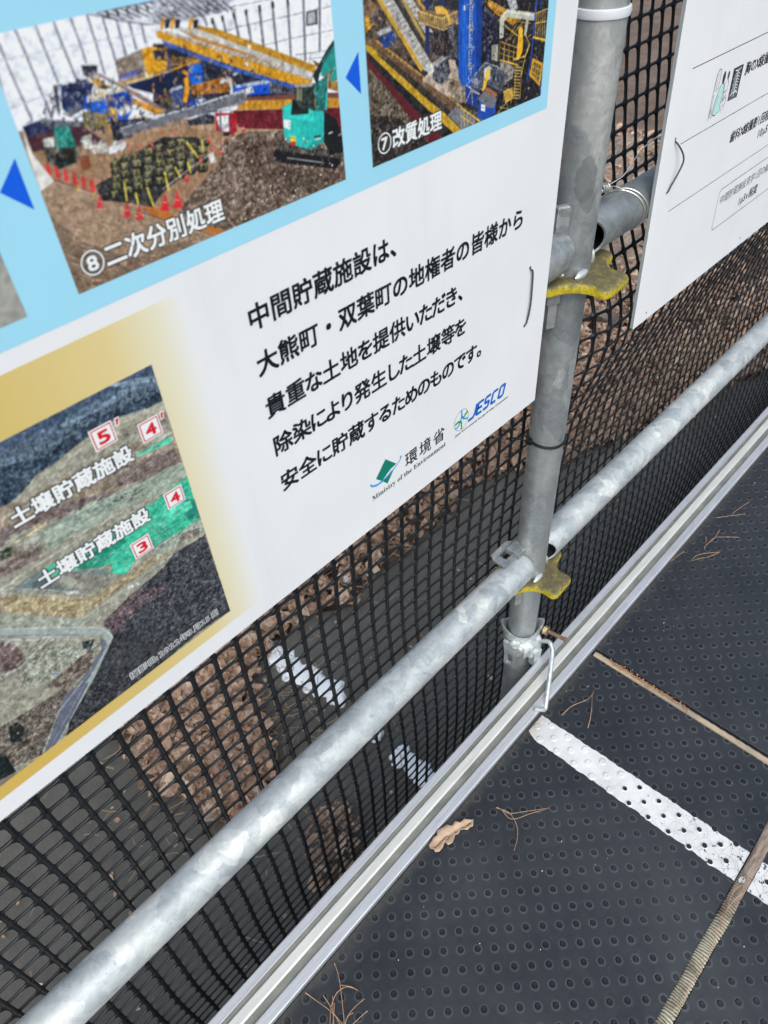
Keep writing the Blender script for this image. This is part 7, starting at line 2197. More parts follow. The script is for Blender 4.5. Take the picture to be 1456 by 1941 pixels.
PIC_PA = [
(0,(148,146,132),10,(830,-1551,2830,-2398,1808,-7742,-476,-4276)),
(0,(84,102,122),14,(565,-2305,752,-2336,1716,-2344,1717,-2611,1532,-2603,975,-2580,669,-2718,351,-2763)),
(0,(66,84,108),10,(574,-2286,747,-2345,1714,-2350,1713,-2394,1281,-2395,721,-2405,529,-2381)),
(0,(112,132,152),12,(703,-2444,899,-2491,969,-2483,1028,-2533,881,-2533,681,-2495)),
(0,(120,140,158),12,(1039,-2422,1289,-2438,1471,-2409,1557,-2416,1575,-2439,1402,-2463,1136,-2466)),
(0,(126,146,162),12,(1400,-2333,1593,-2384,1721,-2431,1723,-2465,1521,-2410)),
(0,(58,74,92),18,(511,-2420,686,-2485,829,-2526,978,-2462,1140,-2456,1329,-2461,1502,-2465,1682,-2510,1727,-2603,1610,-2607,1395,-2552,1297,-2548,1109,-2597,953,-2634,837,-2639,722,-2699,580,-2724,375,-2711)),
(2,(38,52,66),(700,2.2,11),(686,-2485,829,-2526,978,-2462,1140,-2456,1329,-2461,1502,-2465,1682,-2510,1727,-2603,1610,-2607,1395,-2552,1109,-2597,837,-2639,722,-2699,580,-2724)),
(2,(98,114,126),(420,2.2,12),(721,-2405,978,-2462,1329,-2461,1697,-2464,1713,-2540,1317,-2493,868,-2565)),
(0,(160,158,140),8,(1725,-2609,1734,-2734,1305,-2663,1092,-2641,890,-2675,703,-2743,775,-2680,953,-2634,1109,-2597,1391,-2563,1609,-2613)),
(0,(128,122,110),14,(1363,-2643,1758,-2704,1743,-2797,1411,-2728)),
(1,(190,192,180),0.5,(1719,-2626,1375,-2608,1120,-2631,935,-2678)),
(1,(176,180,170),0.5,(1171,-2622,967,-2685)),
(1,(84,100,96),0.5,(1322,-2687,1683,-2719)),
(0,(150,136,118),14,(703,-2743,1048,-2753,1394,-2775,1724,-2860,1710,-3099,1425,-3084,1201,-3023,1068,-2960,716,-2929,493,-2920,326,-2816,400,-2659)),
(0,(112,98,96),14,(527,-2843,849,-2892,1201,-3023,1218,-3050,948,-3011,697,-2975,478,-2954)),
(0,(118,104,100),14,(1254,-2876,1685,-2988,1706,-3112,1402,-3069,1231,-3013)),
(0,(92,204,172),0,(1432,-2858,1676,-2876,1702,-2907,1660,-2927,1422,-2889)),
(0,(190,196,180),0,(1551,-2829,1700,-2845,1716,-2885,1555,-2861)),
(0,(160,166,150),12,(556,-2777,773,-2793,1039,-2776,1205,-2799,970,-2830,658,-2796)),
(0,(152,166,152),8,(677,-3022,1026,-3006,1287,-3083,1508,-3092,1715,-3134,1716,-3233,1489,-3242,1151,-3162,965,-3167,696,-3149)),
(1,(196,204,192),0.4,(1192,-3048,1473,-3069,1731,-3129)),
(1,(196,204,192),0.3,(677,-3165,1060,-3192,1456,-3252,1710,-3254)),
(1,(170,176,160),0.4,(970,-2830,1258,-2864,1693,-2962)),
(1,(172,170,156),0.3,(1039,-2776,1369,-2847,1741,-2946)),
(2,(44,54,50),(90,1.8,13),(910,-2983,1408,-3136,1430,-3200,929,-3060)),
(0,(196,176,140),14,(552,-2937,765,-2951,760,-2993,554,-2985)),
(0,(112,98,94),16,(427,-3068,647,-3093,673,-3146,612,-3177,391,-3150)),
(0,(130,120,108),16,(468,-2977,703,-3074,706,-3124,437,-3045)),
(2,(40,60,50),(60,2.2,14),(468,-2977,527,-2994,502,-3052,442,-3033)),
(1,(196,204,196),0.5,(359,-3221,671,-3210,945,-3218)),
(1,(176,186,176),0.4,(392,-3251,343,-3257)),
(0,(62,184,150),6,(599,-3266,847,-3272,1109,-3279,1447,-3279,1714,-3240,1720,-3406,1724,-3643,1592,-3653,1391,-3643,1159,-3620,1047,-3692,976,-3611,1012,-3550,876,-3470,748,-3394,606,-3340)),
(0,(34,140,116),6,(817,-3349,1102,-3376,1163,-3442,1036,-3481,938,-3523,811,-3432)),
(0,(30,128,108),5,(1602,-3357,1722,-3478,1724,-3643,1623,-3603,1597,-3475)),
(0,(70,200,164),5,(976,-3611,1033,-3568,1141,-3586,1170,-3629,1074,-3697)),
(0,(84,206,172),6,(1424,-3399,1560,-3395,1683,-3450,1679,-3518,1478,-3511)),
(1,(40,120,100),0.3,(1063,-3485,1109,-3596)),
(1,(40,120,100),0.3,(1096,-3487,1142,-3600)),
(1,(40,120,100),0.3,(1129,-3489,1176,-3604)),
(1,(40,120,100),0.3,(1162,-3491,1210,-3608)),
(1,(40,120,100),0.3,(1196,-3494,1244,-3612)),
(1,(40,120,100),0.3,(1230,-3496,1278,-3617)),
(1,(40,120,100),0.3,(1264,-3498,1313,-3621)),
(1,(40,120,100),0.3,(1299,-3500,1348,-3625)),
(1,(40,120,100),0.3,(1334,-3503,1383,-3629)),
(1,(40,120,100),0.3,(1369,-3505,1419,-3634)),
(1,(40,120,100),0.3,(1404,-3507,1454,-3638)),
(1,(40,120,100),0.3,(1439,-3510,1490,-3643)),
(1,(90,210,176),0.3,(1007,-3335,1068,-3471)),
(1,(90,210,176),0.3,(1070,-3333,1129,-3472)),
(1,(90,210,176),0.3,(1134,-3332,1192,-3472)),
(1,(90,210,176),0.3,(1198,-3331,1255,-3473)),
(1,(90,210,176),0.3,(1264,-3330,1319,-3474)),
(1,(90,210,176),0.3,(1330,-3328,1384,-3474)),
(1,(90,210,176),0.3,(1397,-3327,1450,-3475)),
(1,(90,210,176),0.3,(1465,-3326,1517,-3476)),
(1,(90,210,176),0.3,(1533,-3325,1584,-3477)),
(1,(90,210,176),0.3,(1603,-3323,1653,-3477)),
(1,(30,96,84),0.3,(1415,-3427,1560,-3395,1740,-3473)),
(1,(30,96,84),0.4,(1036,-3481,1230,-3496,1414,-3570,1724,-3587)),
(1,(30,96,84),0.3,(1504,-3286,1738,-3315)),
(1,(30,96,84),0.4,(1344,-3461,1383,-3527)),
(0,(104,120,122),0,(409,-3266,590,-3258,615,-3348,786,-3428,933,-3537,965,-3602,887,-3663,809,-3649,615,-3471)),
(0,(128,126,116),10,(576,-3382,742,-3408,960,-3616,881,-3677,789,-3630)),
(0,(80,96,104),0,(533,-3309,651,-3380,601,-3441,512,-3359)),
(0,(160,164,148),0,(699,-3387,770,-3503,720,-3531,669,-3431)),
(1,(196,204,196),0.4,(403,-3252,608,-3456,816,-3703,950,-3721,1363,-3733,1716,-3673)),
(1,(184,190,176),0.4,(373,-3267,788,-3705)),
(0,(170,154,120),20,(354,-3284,767,-3686,839,-3715,719,-3815,653,-3771,339,-3427,300,-3354,333,-3281)),
(0,(160,146,116),18,(839,-3715,1372,-3703,1456,-3734,1353,-3763,956,-3784,750,-3806)),
(1,(130,124,110),0.3,(609,-3484,463,-3565)),
(1,(120,110,92),0.3,(571,-3485,470,-3517)),
(1,(196,190,160),0.4,(284,-3391,642,-3799)),
(0,(154,160,146),10,(284,-3391,668,-3804,745,-3820,817,-3851,650,-3887,245,-3479)),
(0,(196,200,192),0,(668,-3529,741,-3578,738,-3603,665,-3554)),
(0,(190,190,186),0,(592,-3433,620,-3458,615,-3471,587,-3446)),
(1,(30,30,30),0.3,(810,-3575,815,-3598)),
(1,(200,204,200),0.3,(816,-3489,881,-3493)),
(0,(150,160,148),16,(1367,-3624,1743,-3694,1730,-3799,1456,-3734,1283,-3742)),
(0,(120,112,104),24,(1514,-3648,1685,-3725,1667,-3787,1504,-3734)),
(1,(206,210,200),0.3,(672,-3829,1127,-3801,1498,-3806,1712,-3804)),
(1,(190,194,184),0.3,(750,-3806,1056,-3835)),
(0,(168,172,166),30,(1036,-3807,1128,-3842,1121,-3864,1033,-3835)),
(0,(154,164,160),0,(245,-3479,640,-3877,784,-4022,811,-4134,770,-4222,511,-4440,450,-4369,749,-4157,740,-4061,592,-3930,337,-3685,223,-3529)),
(0,(96,102,118),0,(719,-4071,744,-4130,738,-4188,526,-4360,458,-4385,429,-4350,694,-4186)),
(1,(206,214,206),0.5,(239,-3491,505,-3741,762,-4000,799,-4143)),
(1,(120,124,132),0.8,(217,-3542,392,-3704,637,-3956)),
(1,(196,206,200),0.6,(208,-3561,375,-3745,483,-3797)),
(0,(104,86,84),16,(200,-3581,260,-3663,274,-3776,230,-3849,149,-3861,100,-3805)),
(1,(196,204,200),0.9,(82,-3846,224,-3863,459,-3792)),
(1,(70,76,80),0.5,(70,-3873,220,-3900,456,-3830)),
(0,(150,154,140),18,(255,-3877,488,-3883,635,-4037,685,-4132,585,-4244,329,-4176,139,-4001)),
(2,(60,60,56),(120,1.7,15),(194,-3594,691,-4117,585,-4244,225,-4103,57,-3903)),
(2,(206,210,200),(60,1.6,16),(242,-3821,691,-4117,573,-4276,225,-4103)),
(0,(60,180,160),0,(385,-4174,437,-4201,413,-4228,368,-4199)),
(0,(60,120,190),0,(351,-4091,372,-4104,367,-4123,346,-4108)),
(0,(44,54,56),20,(604,-4005,687,-4049,632,-4119,591,-4076)),
(2,(190,196,190),(40,1.5,17),(448,-3882,635,-4037,475,-4232,293,-4133)),
(0,(104,92,84),22,(265,-4168,516,-4124,664,-4110,573,-4276,387,-4312)),
(0,(66,68,74),18,(1113,-3887,1324,-3855,1437,-3795,1708,-3820,1706,-4141,1720,-4718,1408,-4700,703,-4764,467,-4479,623,-4378,792,-4246,805,-4043,925,-3954,1058,-3917)),
(0,(92,78,82),22,(774,-3970,903,-3933,1068,-3886,1125,-3898,1279,-3997,1284,-4084,1038,-4063,826,-4150)),
(2,(36,42,48),(1100,2.4,18),(1113,-3887,1324,-3855,1437,-3795,1708,-3820,1706,-4141,1720,-4718,1408,-4700,703,-4764,527,-4478,792,-4246,970,-3997)),
(2,(104,104,108),(900,1.5,19),(1113,-3887,1324,-3855,1437,-3795,1708,-3820,1706,-4141,1720,-4718,1408,-4700,703,-4764,527,-4478,792,-4246,970,-3997)),
(0,(56,58,62),12,(793,-4159,1007,-4247,1272,-4561,1709,-4612,1718,-4728,1408,-4700,703,-4764,467,-4479)),
(3,(178,182,168),(170,120,4,91,3),(556,-2777,1092,-2641,1758,-2748,1702,-3126,1720,-3658,1372,-3703,871,-3706,672,-3829,267,-3428)),
(3,(116,112,100),(150,120,4,92,3),(556,-2777,1092,-2641,1758,-2748,1702,-3126,1720,-3658,1372,-3703,871,-3706,672,-3829,267,-3428)),
(3,(140,152,140),(120,160,9,93,3),(493,-2920,1026,-3006,1508,-3092,1715,-3134,1238,-3226,696,-3149)),
(3,(96,92,88),(120,90,5,94,3),(703,-2743,1048,-2753,1394,-2775,1724,-2860,1710,-3099,1425,-3084,716,-2929,493,-2920)),
(3,(196,198,190),(120,50,4,95,8),(245,-3479,742,-3979,760,-4168,524,-4404,70,-3873)),
(3,(84,82,78),(140,50,4,96,8),(211,-3555,691,-4117,524,-4404,70,-3873)),
(3,(40,118,98),(110,70,4,97,3),(599,-3266,1109,-3279,1714,-3240,1724,-3643,1391,-3643,976,-3611,876,-3470)),
(3,(110,226,192),(60,60,4,98,3),(599,-3266,1109,-3279,1714,-3240,1724,-3643,1391,-3643,976,-3611,876,-3470)),
(3,(150,140,110),(110,90,5,99,3),(354,-3284,767,-3686,1372,-3703,1456,-3734,956,-3784,719,-3815,339,-3427)),
(3,(40,46,50),(500,22,8,100,70),(1113,-3887,1324,-3855,1437,-3795,1708,-3820,1706,-4141,1720,-4718,1408,-4700,703,-4764,467,-4479,623,-4378,792,-4246,805,-4043)),
(3,(100,98,100),(380,18,4,101,70),(1113,-3887,1324,-3855,1437,-3795,1708,-3820,1706,-4141,1720,-4718,1408,-4700,703,-4764,467,-4479,623,-4378,792,-4246,805,-4043)),
(3,(78,92,78),(160,20,6,102,70),(1113,-3887,1324,-3855,1437,-3795,1708,-3820,1706,-4141,1720,-4718,1408,-4700,703,-4764,467,-4479,623,-4378,792,-4246,805,-4043)),
(3,(44,58,74),(420,24,8,103,80),(565,-2305,752,-2336,1716,-2344,1717,-2611,1395,-2552,957,-2623,679,-2697,375,-2711)),
(3,(104,120,130),(260,24,6,104,30),(565,-2305,752,-2336,1716,-2344,1717,-2611,1395,-2552,957,-2623,679,-2697,375,-2711)),
(0,(104,96,88),22,(-155,-4208,134,-4266,377,-4282,421,-4334,218,-4519,2,-4731,-320,-4575)),
(0,(96,102,118),0,(325,-4360,485,-4339,506,-4399,231,-4651,78,-4758,26,-4725,184,-4550)),
(1,(170,178,176),0.7,(485,-4339,255,-4454,2,-4731)),
(1,(170,178,176),0.7,(528,-4389,266,-4619,97,-4765)),
(1,(150,160,158),0.5,(500,-4370,52,-4741)),
(0,(52,54,58),20,(266,-4619,522,-4417,842,-4793,752,-4763,190,-4754)),
(2,(34,38,44),(260,1.8,41),(266,-4619,522,-4417,842,-4793,752,-4763,190,-4754)),
(2,(96,94,94),(160,1.4,42),(266,-4619,522,-4417,842,-4793,752,-4763,190,-4754)),
(0,(26,34,34),0,(-50,-4277,7,-4281,26,-4378,-38,-4478,-93,-4420)),
(2,(150,140,128),(140,1.5,21),(-155,-4208,377,-4282,204,-4501,2,-4731,-320,-4575)),
(2,(44,44,42),(140,1.8,22),(-155,-4208,377,-4282,204,-4501,2,-4731,-320,-4575)),
(0,(20,30,32),10,(-290,-4423,-164,-4491,-178,-4710,-386,-4634)),
]

# ================================================================ BOARDS
YB = 0.371
def slab(mb, x0, x1, z0, z1, yf, t, r=0.002):
    """board with slightly rounded corners, front at yf, thickness t; returns (front, side) pieces"""
    C = []
    for cx, cz, a0 in ((x1 - r, z1 - r, 0), (x0 + r, z1 - r, 90), (x0 + r, z0 + r, 180), (x1 - r, z0 + r, 270)):
        for k in range(5):
            a = math.radians(a0 + 22.5 * k)
            C.append((cx + r * math.cos(a), cz + r * math.sin(a)))
    return C
def board(name, place, x0, x1, z0, z1, t, root):
    C = slab(None, x0, x1, z0, z1, 0, t)
    n = len(C); V = []; F = []; mi = []
    for (dx, off) in ((0.0003, 0.0), (0.0, 0.0003), (0.0, t - 0.0003), (0.0003, t)):
        for (x, z) in C:
            sx = -dx if x > (x0 + x1) / 2 else dx
            sz = -dx if z > (z0 + z1) / 2 else dx
            V.append(place(x + sx, z + sz, off))
    F.append(tuple(range(n))); mi.append(0)
    for k in range(3):
        for i in range(n):
            j = (i + 1) % n
            F.append((k * n + j, k * n + i, (k + 1) * n + i, (k + 1) * n + j)); mi.append(1 if k == 1 else 0)
    F.append(tuple(3 * n + i for i in range(n))[::-1]); mi.append(0)
    o = mesh_obj(name, V, F, M['board'], root)
    o.data.materials.append(M['board_edge'])
    o.data.polygons.foreach_set('material_index', mi)
    return o
def place1(x, z, off):              # off: metres behind the front face (negative = proud of it)
    return (x, YB + off, z)
K2 = 0.038; N2 = math.sqrt(1 + K2 * K2)
def place2(x, s, off):              # the right hand board leans back a little
    return (x, 0.366 + s * K2 / N2 + off / N2, -0.512 + H + s / N2 - off * K2 / N2)

b1 = empty('information_board', (0.0, YB, -0.5063 + H), 'large white information board with three plant photos, blue arrows and an aerial photo', 'information board', 'information boards wired to the railing')
board('board_panel', place1, -0.62, 0.6158, -0.5063 + H, 0.335 + H, 0.0042, b1)
b2 = empty('information_board', (0.833, 0.366, -0.512 + H), 'white board at the top right with x-ray drawing and dose figures in black', 'information board', 'information boards wired to the railing')
board('board_panel', place2, 0.8330, 1.86, 0.0, 0.80, 0.0046, b2)

def poly_part(name, pts, mat, root, place, off, zbase=H):
    V = [place(x, z + zbase, off) for x, z in pts]
    return mesh_obj(name, V, [tuple(range(len(V)))], M[mat], root)
def rect(x0, x1, z0, z1):
    return [(x0, z0), (x1, z0), (x1, z1), (x0, z1)]
O1, O2, O3, O4, O5 = -0.00012, -0.00024, -0.00036, -0.00048, -0.0006

# ---- flat colour areas
poly_part('blue_band', rect(-0.60, 0.5832, -0.1890, 0.26), 'sky_blue', b1, place1, O1)
# mustard panel: gradient to white on the right, so the edge melts away
poly_part('mustard_panel', rect(-0.60, 0.2060, -0.4863, -0.1998), 'mustard', b1, place1, O1)
for dx, dz in ((0, 0), (0.2262, 0.0001), (-0.2262, 0)):
    poly_part('arrow', [(0.1385 + dx, -0.1302 + dz), (0.1385 + dx, -0.1067 + dz), (0.1260 + dx, -0.1184 + dz)], 'blue', b1, place1, O2)

# ---- the printed photographs: ink colours laid on a fine grid
def parse(rows):
    return [(t, c, n, [(a / 10000, b / 10000) for a, b in zip(p[::2], p[1::2])]) for t, c, n, p in rows]
def blur(a, k):
    for _ in range(k):
        a = (np.roll(a, 1, 0) + 2 * a + np.roll(a, -1, 0)) / 4
        a = (np.roll(a, 1, 1) + 2 * a + np.roll(a, -1, 1)) / 4
    return a
def paint_photo(txt, x0, x1, z0, z1, step, seed, soft=1):
    r = np.random.default_rng(seed)
    s2 = step / 2
    W = int(round((x1 - x0) / s2)); Hh = int(round((z1 - z0) / s2))
    img = np.zeros((Hh, W, 3)); img[:] = (120, 110, 100)
    fn = r.normal(0, 1, (Hh, W)); mn = blur(r.normal(0, 1, (Hh, W)), 4); mn /= mn.std()
    ln_ = blur(r.normal(0, 1, (Hh, W)), 30); ln_ /= ln_.std()
    def fill(poly, col, n):
        xs = [p[0] for p in poly]; zs = [p[1] for p in poly]
        i0 = max(0, int((min(xs) - x0) / s2)); i1 = min(W, int((max(xs) - x0) / s2) + 2)
        j0 = max(0, int((min(zs) - z0) / s2)); j1 = min(Hh, int((max(zs) - z0) / s2) + 2)
        if i1 <= i0 or j1 <= j0:
            return
        gx, gz = np.meshgrid(x0 + (np.arange(i0, i1) + 0.5) * s2, z0 + (np.arange(j0, j1) + 0.5) * s2)
        m = inside(gx, gz, poly)
        sub = img[j0:j1, i0:i1]
        nz = (mn[j0:j1, i0:i1] * 0.75 + ln_[j0:j1, i0:i1] * 0.5 + fn[j0:j1, i0:i1] * 0.45)[m][:, None] * n
        sub[m] = np.array(col)[None] + nz
    for t, col, n, pts in parse(txt):
        if t == 0:
            fill(pts, col, float(n))
        elif t == 1:
            w = float(n) / 2000
            for a, b in zip(pts[:-1], pts[1:]):
                dx, dz = b[0] - a[0], b[1] - a[1]
                L = math.hypot(dx, dz) or 1e-9
                nx_, nz_ = -dz / L * w, dx / L * w
                ex, ez = dx / L * w * .5, dz / L * w * .5
                fill([(a[0] + nx_ - ex, a[1] + nz_ - ez), (b[0] + nx_ + ex, b[1] + nz_ + ez), (b[0] - nx_ + ex, b[1] - nz_ + ez), (a[0] - nx_ - ex, a[1] - nz_ - ez)], col, 4)
        elif t == 3:      # short random strokes: clutter, furrows, twigs
            cnt, ln, wd, sd, ang = n
            q = np.random.default_rng(sd)
            xs = [p[0] for p in pts]; zs = [p[1] for p in pts]
            k = 0
            while k < cnt:
                x, z = q.uniform(min(xs), max(xs), 400), q.uniform(min(zs), max(zs), 400)
                ok = inside(x, z, pts)
                for a, b in zip(x[ok], z[ok]):
                    th = q.uniform(0, math.pi) if ang == -1 else math.radians(ang + q.normal(0, 9))
                    L2 = ln * q.uniform(0.25, 1.0) / 20000; w = max(wd * q.uniform(0.5, 1.3) / 20000, 0.00012)
                    cc = np.clip(np.array(col) * q.uniform(0.78, 1.22) + q.normal(0, 5, 3), 8, 245)
                    u, v = math.cos(th), math.sin(th)
                    fill([(a + u * L2 - v * w, b + v * L2 + u * w), (a + u * L2 + v * w, b + v * L2 - u * w), (a - u * L2 + v * w, b - v * L2 - u * w), (a - u * L2 - v * w, b - v * L2 + u * w)], cc, 5)
                    k += 1
                    if k >= cnt: break
        else:
            cnt, sz, sd = n
            q = np.random.default_rng(sd); sz = sz / 2.6 / 1000
            xs = [p[0] for p in pts]; zs = [p[1] for p in pts]
            k = 0
            while k < cnt:
                x, z = q.uniform(min(xs), max(xs), 200), q.uniform(min(zs), max(zs), 200)
                ok = inside(x, z, pts)
                for a, b in zip(x[ok], z[ok]):
                    rr = sz * q.uniform(0.4, 1.5); th = q.uniform(0, 6)
                    cc = np.array(col) * q.uniform(0.75, 1.2)
                    fill([(a + rr * math.cos(th + u) * q.uniform(.6, 1.3), b + rr * math.sin(th + u) * q.uniform(.5, 1.1)) for u in (0, 1.3, 2.5, 3.8, 5.1)], cc, 6)
                    k += 1
                    if k >= cnt: break
    img = img * (1 + 0.035 * ln_[..., None]) + 5 * mn[..., None]
    img = blur(img, soft)
    img = np.clip(img, 0, 250)
    Hh2, W2 = Hh // 2, W // 2
    img = img[:Hh2 * 2, :W2 * 2].reshape(Hh2, 2, W2, 2, 3).mean((1, 3))
    img = img + r.normal(0, 1.6, img.shape)
    c = np.clip(img, 0, 255) / 255
    l_ = np.where(c <= 0.04045, c / 12.92, ((c + 0.055) / 1.055) ** 2.4) * (0.8 / WHITE)
    return np.clip(l_, 0.004, 0.85)
def photo_part(txt, x0, x1, z0, z1, step, seed, off=O2, soft=1):
    im = paint_photo(txt, x0, x1, z0, z1, step, seed, soft)
    h, w, _ = im.shape
    gx, gz = np.meshgrid(np.linspace(x0, x1, w), np.linspace(z0, z1, h))
    V = np.stack([gx, np.full_like(gx, YB + off), gz + H], -1).reshape(-1, 3)
    V = V - np.array(chain(b1))
    a = (np.arange(h - 1)[:, None] * w + np.arange(w - 1)[None]).ravel()
    F = np.stack([a, a + 1, a + w + 1, a + w], -1)
    me = bpy.data.meshes.new('photo_print')
    me.vertices.add(len(V)); me.vertices.foreach_set('co', V.reshape(-1))
    me.loops.add(len(F) * 4); me.loops.foreach_set('vertex_index', F.reshape(-1).astype(np.int32))
    me.polygons.add(len(F)); me.polygons.foreach_set('loop_start', np.arange(0, len(F) * 4, 4, dtype=np.int32))
    me.update(calc_edges=True)
    at = me.attributes.new('ink', 'FLOAT_COLOR', 'POINT')
    at.data.foreach_set('color', np.concatenate([im, np.ones((h, w, 1))], -1).reshape(-1).astype(np.float32))
    me.materials.append(M['photo'])
    o = bpy.data.objects.new('photo_print', me); COL.objects.link(o); o.parent = b1
    return o
ph8 = photo_part(PIC_P8, 0.1445, 0.3451, -0.1770, -0.0600, 0.00046, 1, soft=0)
ph8['label'] = 'photo of conveyors, black bags and a turquoise excavator in a tent'
ph7 = photo_part(PIC_P7, 0.3713, 0.5720, -0.1770, -0.0600, 0.00048, 2, soft=0)
ph7['label'] = 'photo of a blue silo with yellow stairs and conveyors'
pha = photo_part(PIC_PA, -0.090, 0.1717, -0.4734, -0.2341, 0.00058, 3, soft=0)
pha['label'] = 'aerial photo of fields with green marked storage areas'
PIC_P9 = [
(0, (143, 143, 136), 5, (-900, -1800, 1200, -1800, 1200, -550, -900, -550)),
(0, (154, 154, 146), 4, (-900, -1500, 1200, -1430, 1200, -1800, -900, -1800)),
(0, (90, 42, 52), 5, (-900, -1400, 1130, -1400, 1130, -1200, -900, -1180)),
(0, (138, 128, 120), 8, (-900, -1180, 1200, -1200, 1200, -1000, -900, -960)),
(0, (208, 208, 218), 4, (-900, -960, 1200, -1000, 1200, -550, -900, -550)),
]
photo_part(PIC_P9, -0.0857, 0.1150, -0.1770, -0.0600, 0.0012, 4)['label'] = 'photo with a grey concrete floor at the left edge'

# ---- lettering
_cache = {}
def glyphs(body, bold=0.0, shear=0.0, space=1.0):
    key = (body, bold, shear, space)
    if key not in _cache:
        c = bpy.data.curves.new('lettering', 'FONT')
        c.body = body; c.size = 1.0; c.offset = bold; c.shear = shear; c.space_character = space
        c.resolution_u = 4; c.fill_mode = 'FRONT'
        o = bpy.data.objects.new('lettering', c)
        COL.objects.link(o)
        bpy.context.view_layer.update()
        dg = bpy.context.evaluated_depsgraph_get()
        me = bpy.data.meshes.new_from_object(o.evaluated_get(dg))
        V = np.array([v.co[:2] for v in me.vertices]) if len(me.vertices) else np.zeros((0, 2))
        F = [tuple(p.vertices) for p in me.polygons]
        bpy.data.objects.remove(o); bpy.data.curves.remove(c); bpy.data.meshes.remove(me)
        _cache[key] = (V, F)
    return _cache[key]
def text_part(name, items, mat, root, place, off, zbase=H):
    """items: (string, x, z of the baseline, em in mm, fitted width mm or None, bold, shear)
    bold type is several thin copies of the letter, shifted by `bold` em and stacked a few microns apart"""
    VV = []; FF = []
    for s, x, z, em, wid, bold, shear in items:
        V, F = glyphs(s, 0.0, shear)
        if not len(V): continue
        sx = em
        vx = V[:, 0]
        if wid:
            sx = wid / (vx.max() - vx.min()); vx = vx - vx.min()
        if bold <= 0.006:
            sh = [(0, 0)]
        elif bold < 0.04:
            sh = [(-1, -1), (1, 1), (-1, 1), (1, -1)]
        else:
            sh = [(math.cos(a), math.sin(a)) for a in [2 * math.pi * q / 10 for q in range(10)]] + [(.5, 0), (-.5, 0), (0, .5), (0, -.5)]
        for q, (dx, dz) in enumerate(sh):
            k = len(VV); o2 = off - 0.000006 * q
            VV += [place((x + a * sx + dx * bold * em * 0.8) / 1000, (z + (b + dz * bold * 0.8) * em) / 1000 + zbase, o2) for a, b in zip(vx, V[:, 1])]
            FF += [tuple(i + k for i in f) for f in F]
    return mesh_obj(name, VV, FF, M[mat], root)
def kana(ch):
    return ch in 'はのをいただきによりしするめもでなから・、。'
def line(s, x0, z, em, ka, bold=0.030):
    out = []; x = x0
    for ch in s:
        adv = ka if kana(ch) else em
        out.append((ch, x + (adv - em) / 2 if ch not in '、。' else x, z, em, None, bold, 0.0))
        x += adv
    return out
EM = 19.75
text_part('caption_text', line('中間貯蔵施設は、', 245.6, -245.7, EM, 19.75), 'black', b1, place1, O2)
text_part('caption_text', line('大熊町・双葉町の地権者の皆様から', 245.6, -280.9, EM, 20.0), 'black', b1, place1, O2)
text_part('caption_text', line('貴重な土地を提供いただき、', 245.6, -317.6, EM, 17.2), 'black', b1, place1, O2)
text_part('caption_text', line('除染により発生した土壌等を', 245.6, -353.4, EM, 16.1), 'black', b1, place1, O2)
text_part('caption_text', line('安全に貯蔵するためのものです。', 245.6, -390.2, EM, 17.4), 'black', b1, place1, O2)

def ring_pts(cx, cz, ra, rb, n=40):
    return [(cx + ra * math.cos(2 * math.pi * i / n), cz + rb * math.sin(2 * math.pi * i / n)) for i in range(n)]
def annulus(name, cx, cz, ra, w, mat, root, place, off, rb=None, rot=0.0, zbase=H):
    rb = rb or ra; n = 48; V = []; F = []
    for k in (0, 1):
        for i in range(n):
            a = 2 * math.pi * i / n
            x, z = (ra - k * w) * math.cos(a), (rb - k * w) * math.sin(a)
            V.append(place((cx + x * math.cos(rot) - z * math.sin(rot)) / 1000, (cz + x * math.sin(rot) + z * math.cos(rot)) / 1000 + zbase, off))
    for i in range(n):
        j = (i + 1) % n
        F.append((i, j, n + j, n + i))
    return mesh_obj(name, V, F, M[mat], root)
def photo_title(num, s, cx, x0, z, b1):
    for mat, w, off, bold in (('outline', 1.7, O3, 0.105), ('white', 0.85, O4, 0.030)):
        e = 0.35 if mat == 'outline' else 0
        annulus('number_ring', cx, z + 4.7, 6.7 + e, w, mat, b1, place1, off)
        text_part('photo_title', [(num, cx - 3.0, z + 0.9, 10.6, 5.8, bold, 0)] + [(ch, x0 + 13.35 * i, z, 13.35, None, bold, 0) for i, ch in enumerate(s)], mat, b1, place1, off)
photo_title('8', '二次分別処理', 157.5, 164.6, -169.0, ph8)
photo_title('7', '改質処理', 383.9, 391.4, -169.2, ph7)
for (x0, z0) in ((59.5, -287.7), (55.3, -338.4)):
    for mat, off, bold in (('outline', O3, 0.125), ('white', O4, 0.038)):
        text_part('map_label', [(ch, x0 + 13.65 * i, z0, 13.6, None, bold, 0) for i, ch in enumerate('土壌貯蔵施設')], mat, pha, place1, off)
for mat, off, bold in (('white', O3, 0.085), ('outline', O4, 0.010)):
    items = []; x = 77.6
    for ch, w in zip('撮影日:2022年3月25日', (1, 1, 1, .42, .64, .64, .64, .64, 1, .64, 1, .64, .64, 1)):
        items.append((ch, x, -466.3, 7.9, None, bold, 0)); x += 7.7 * w
    text_part('photo_date', items, mat, pha, place1, off)
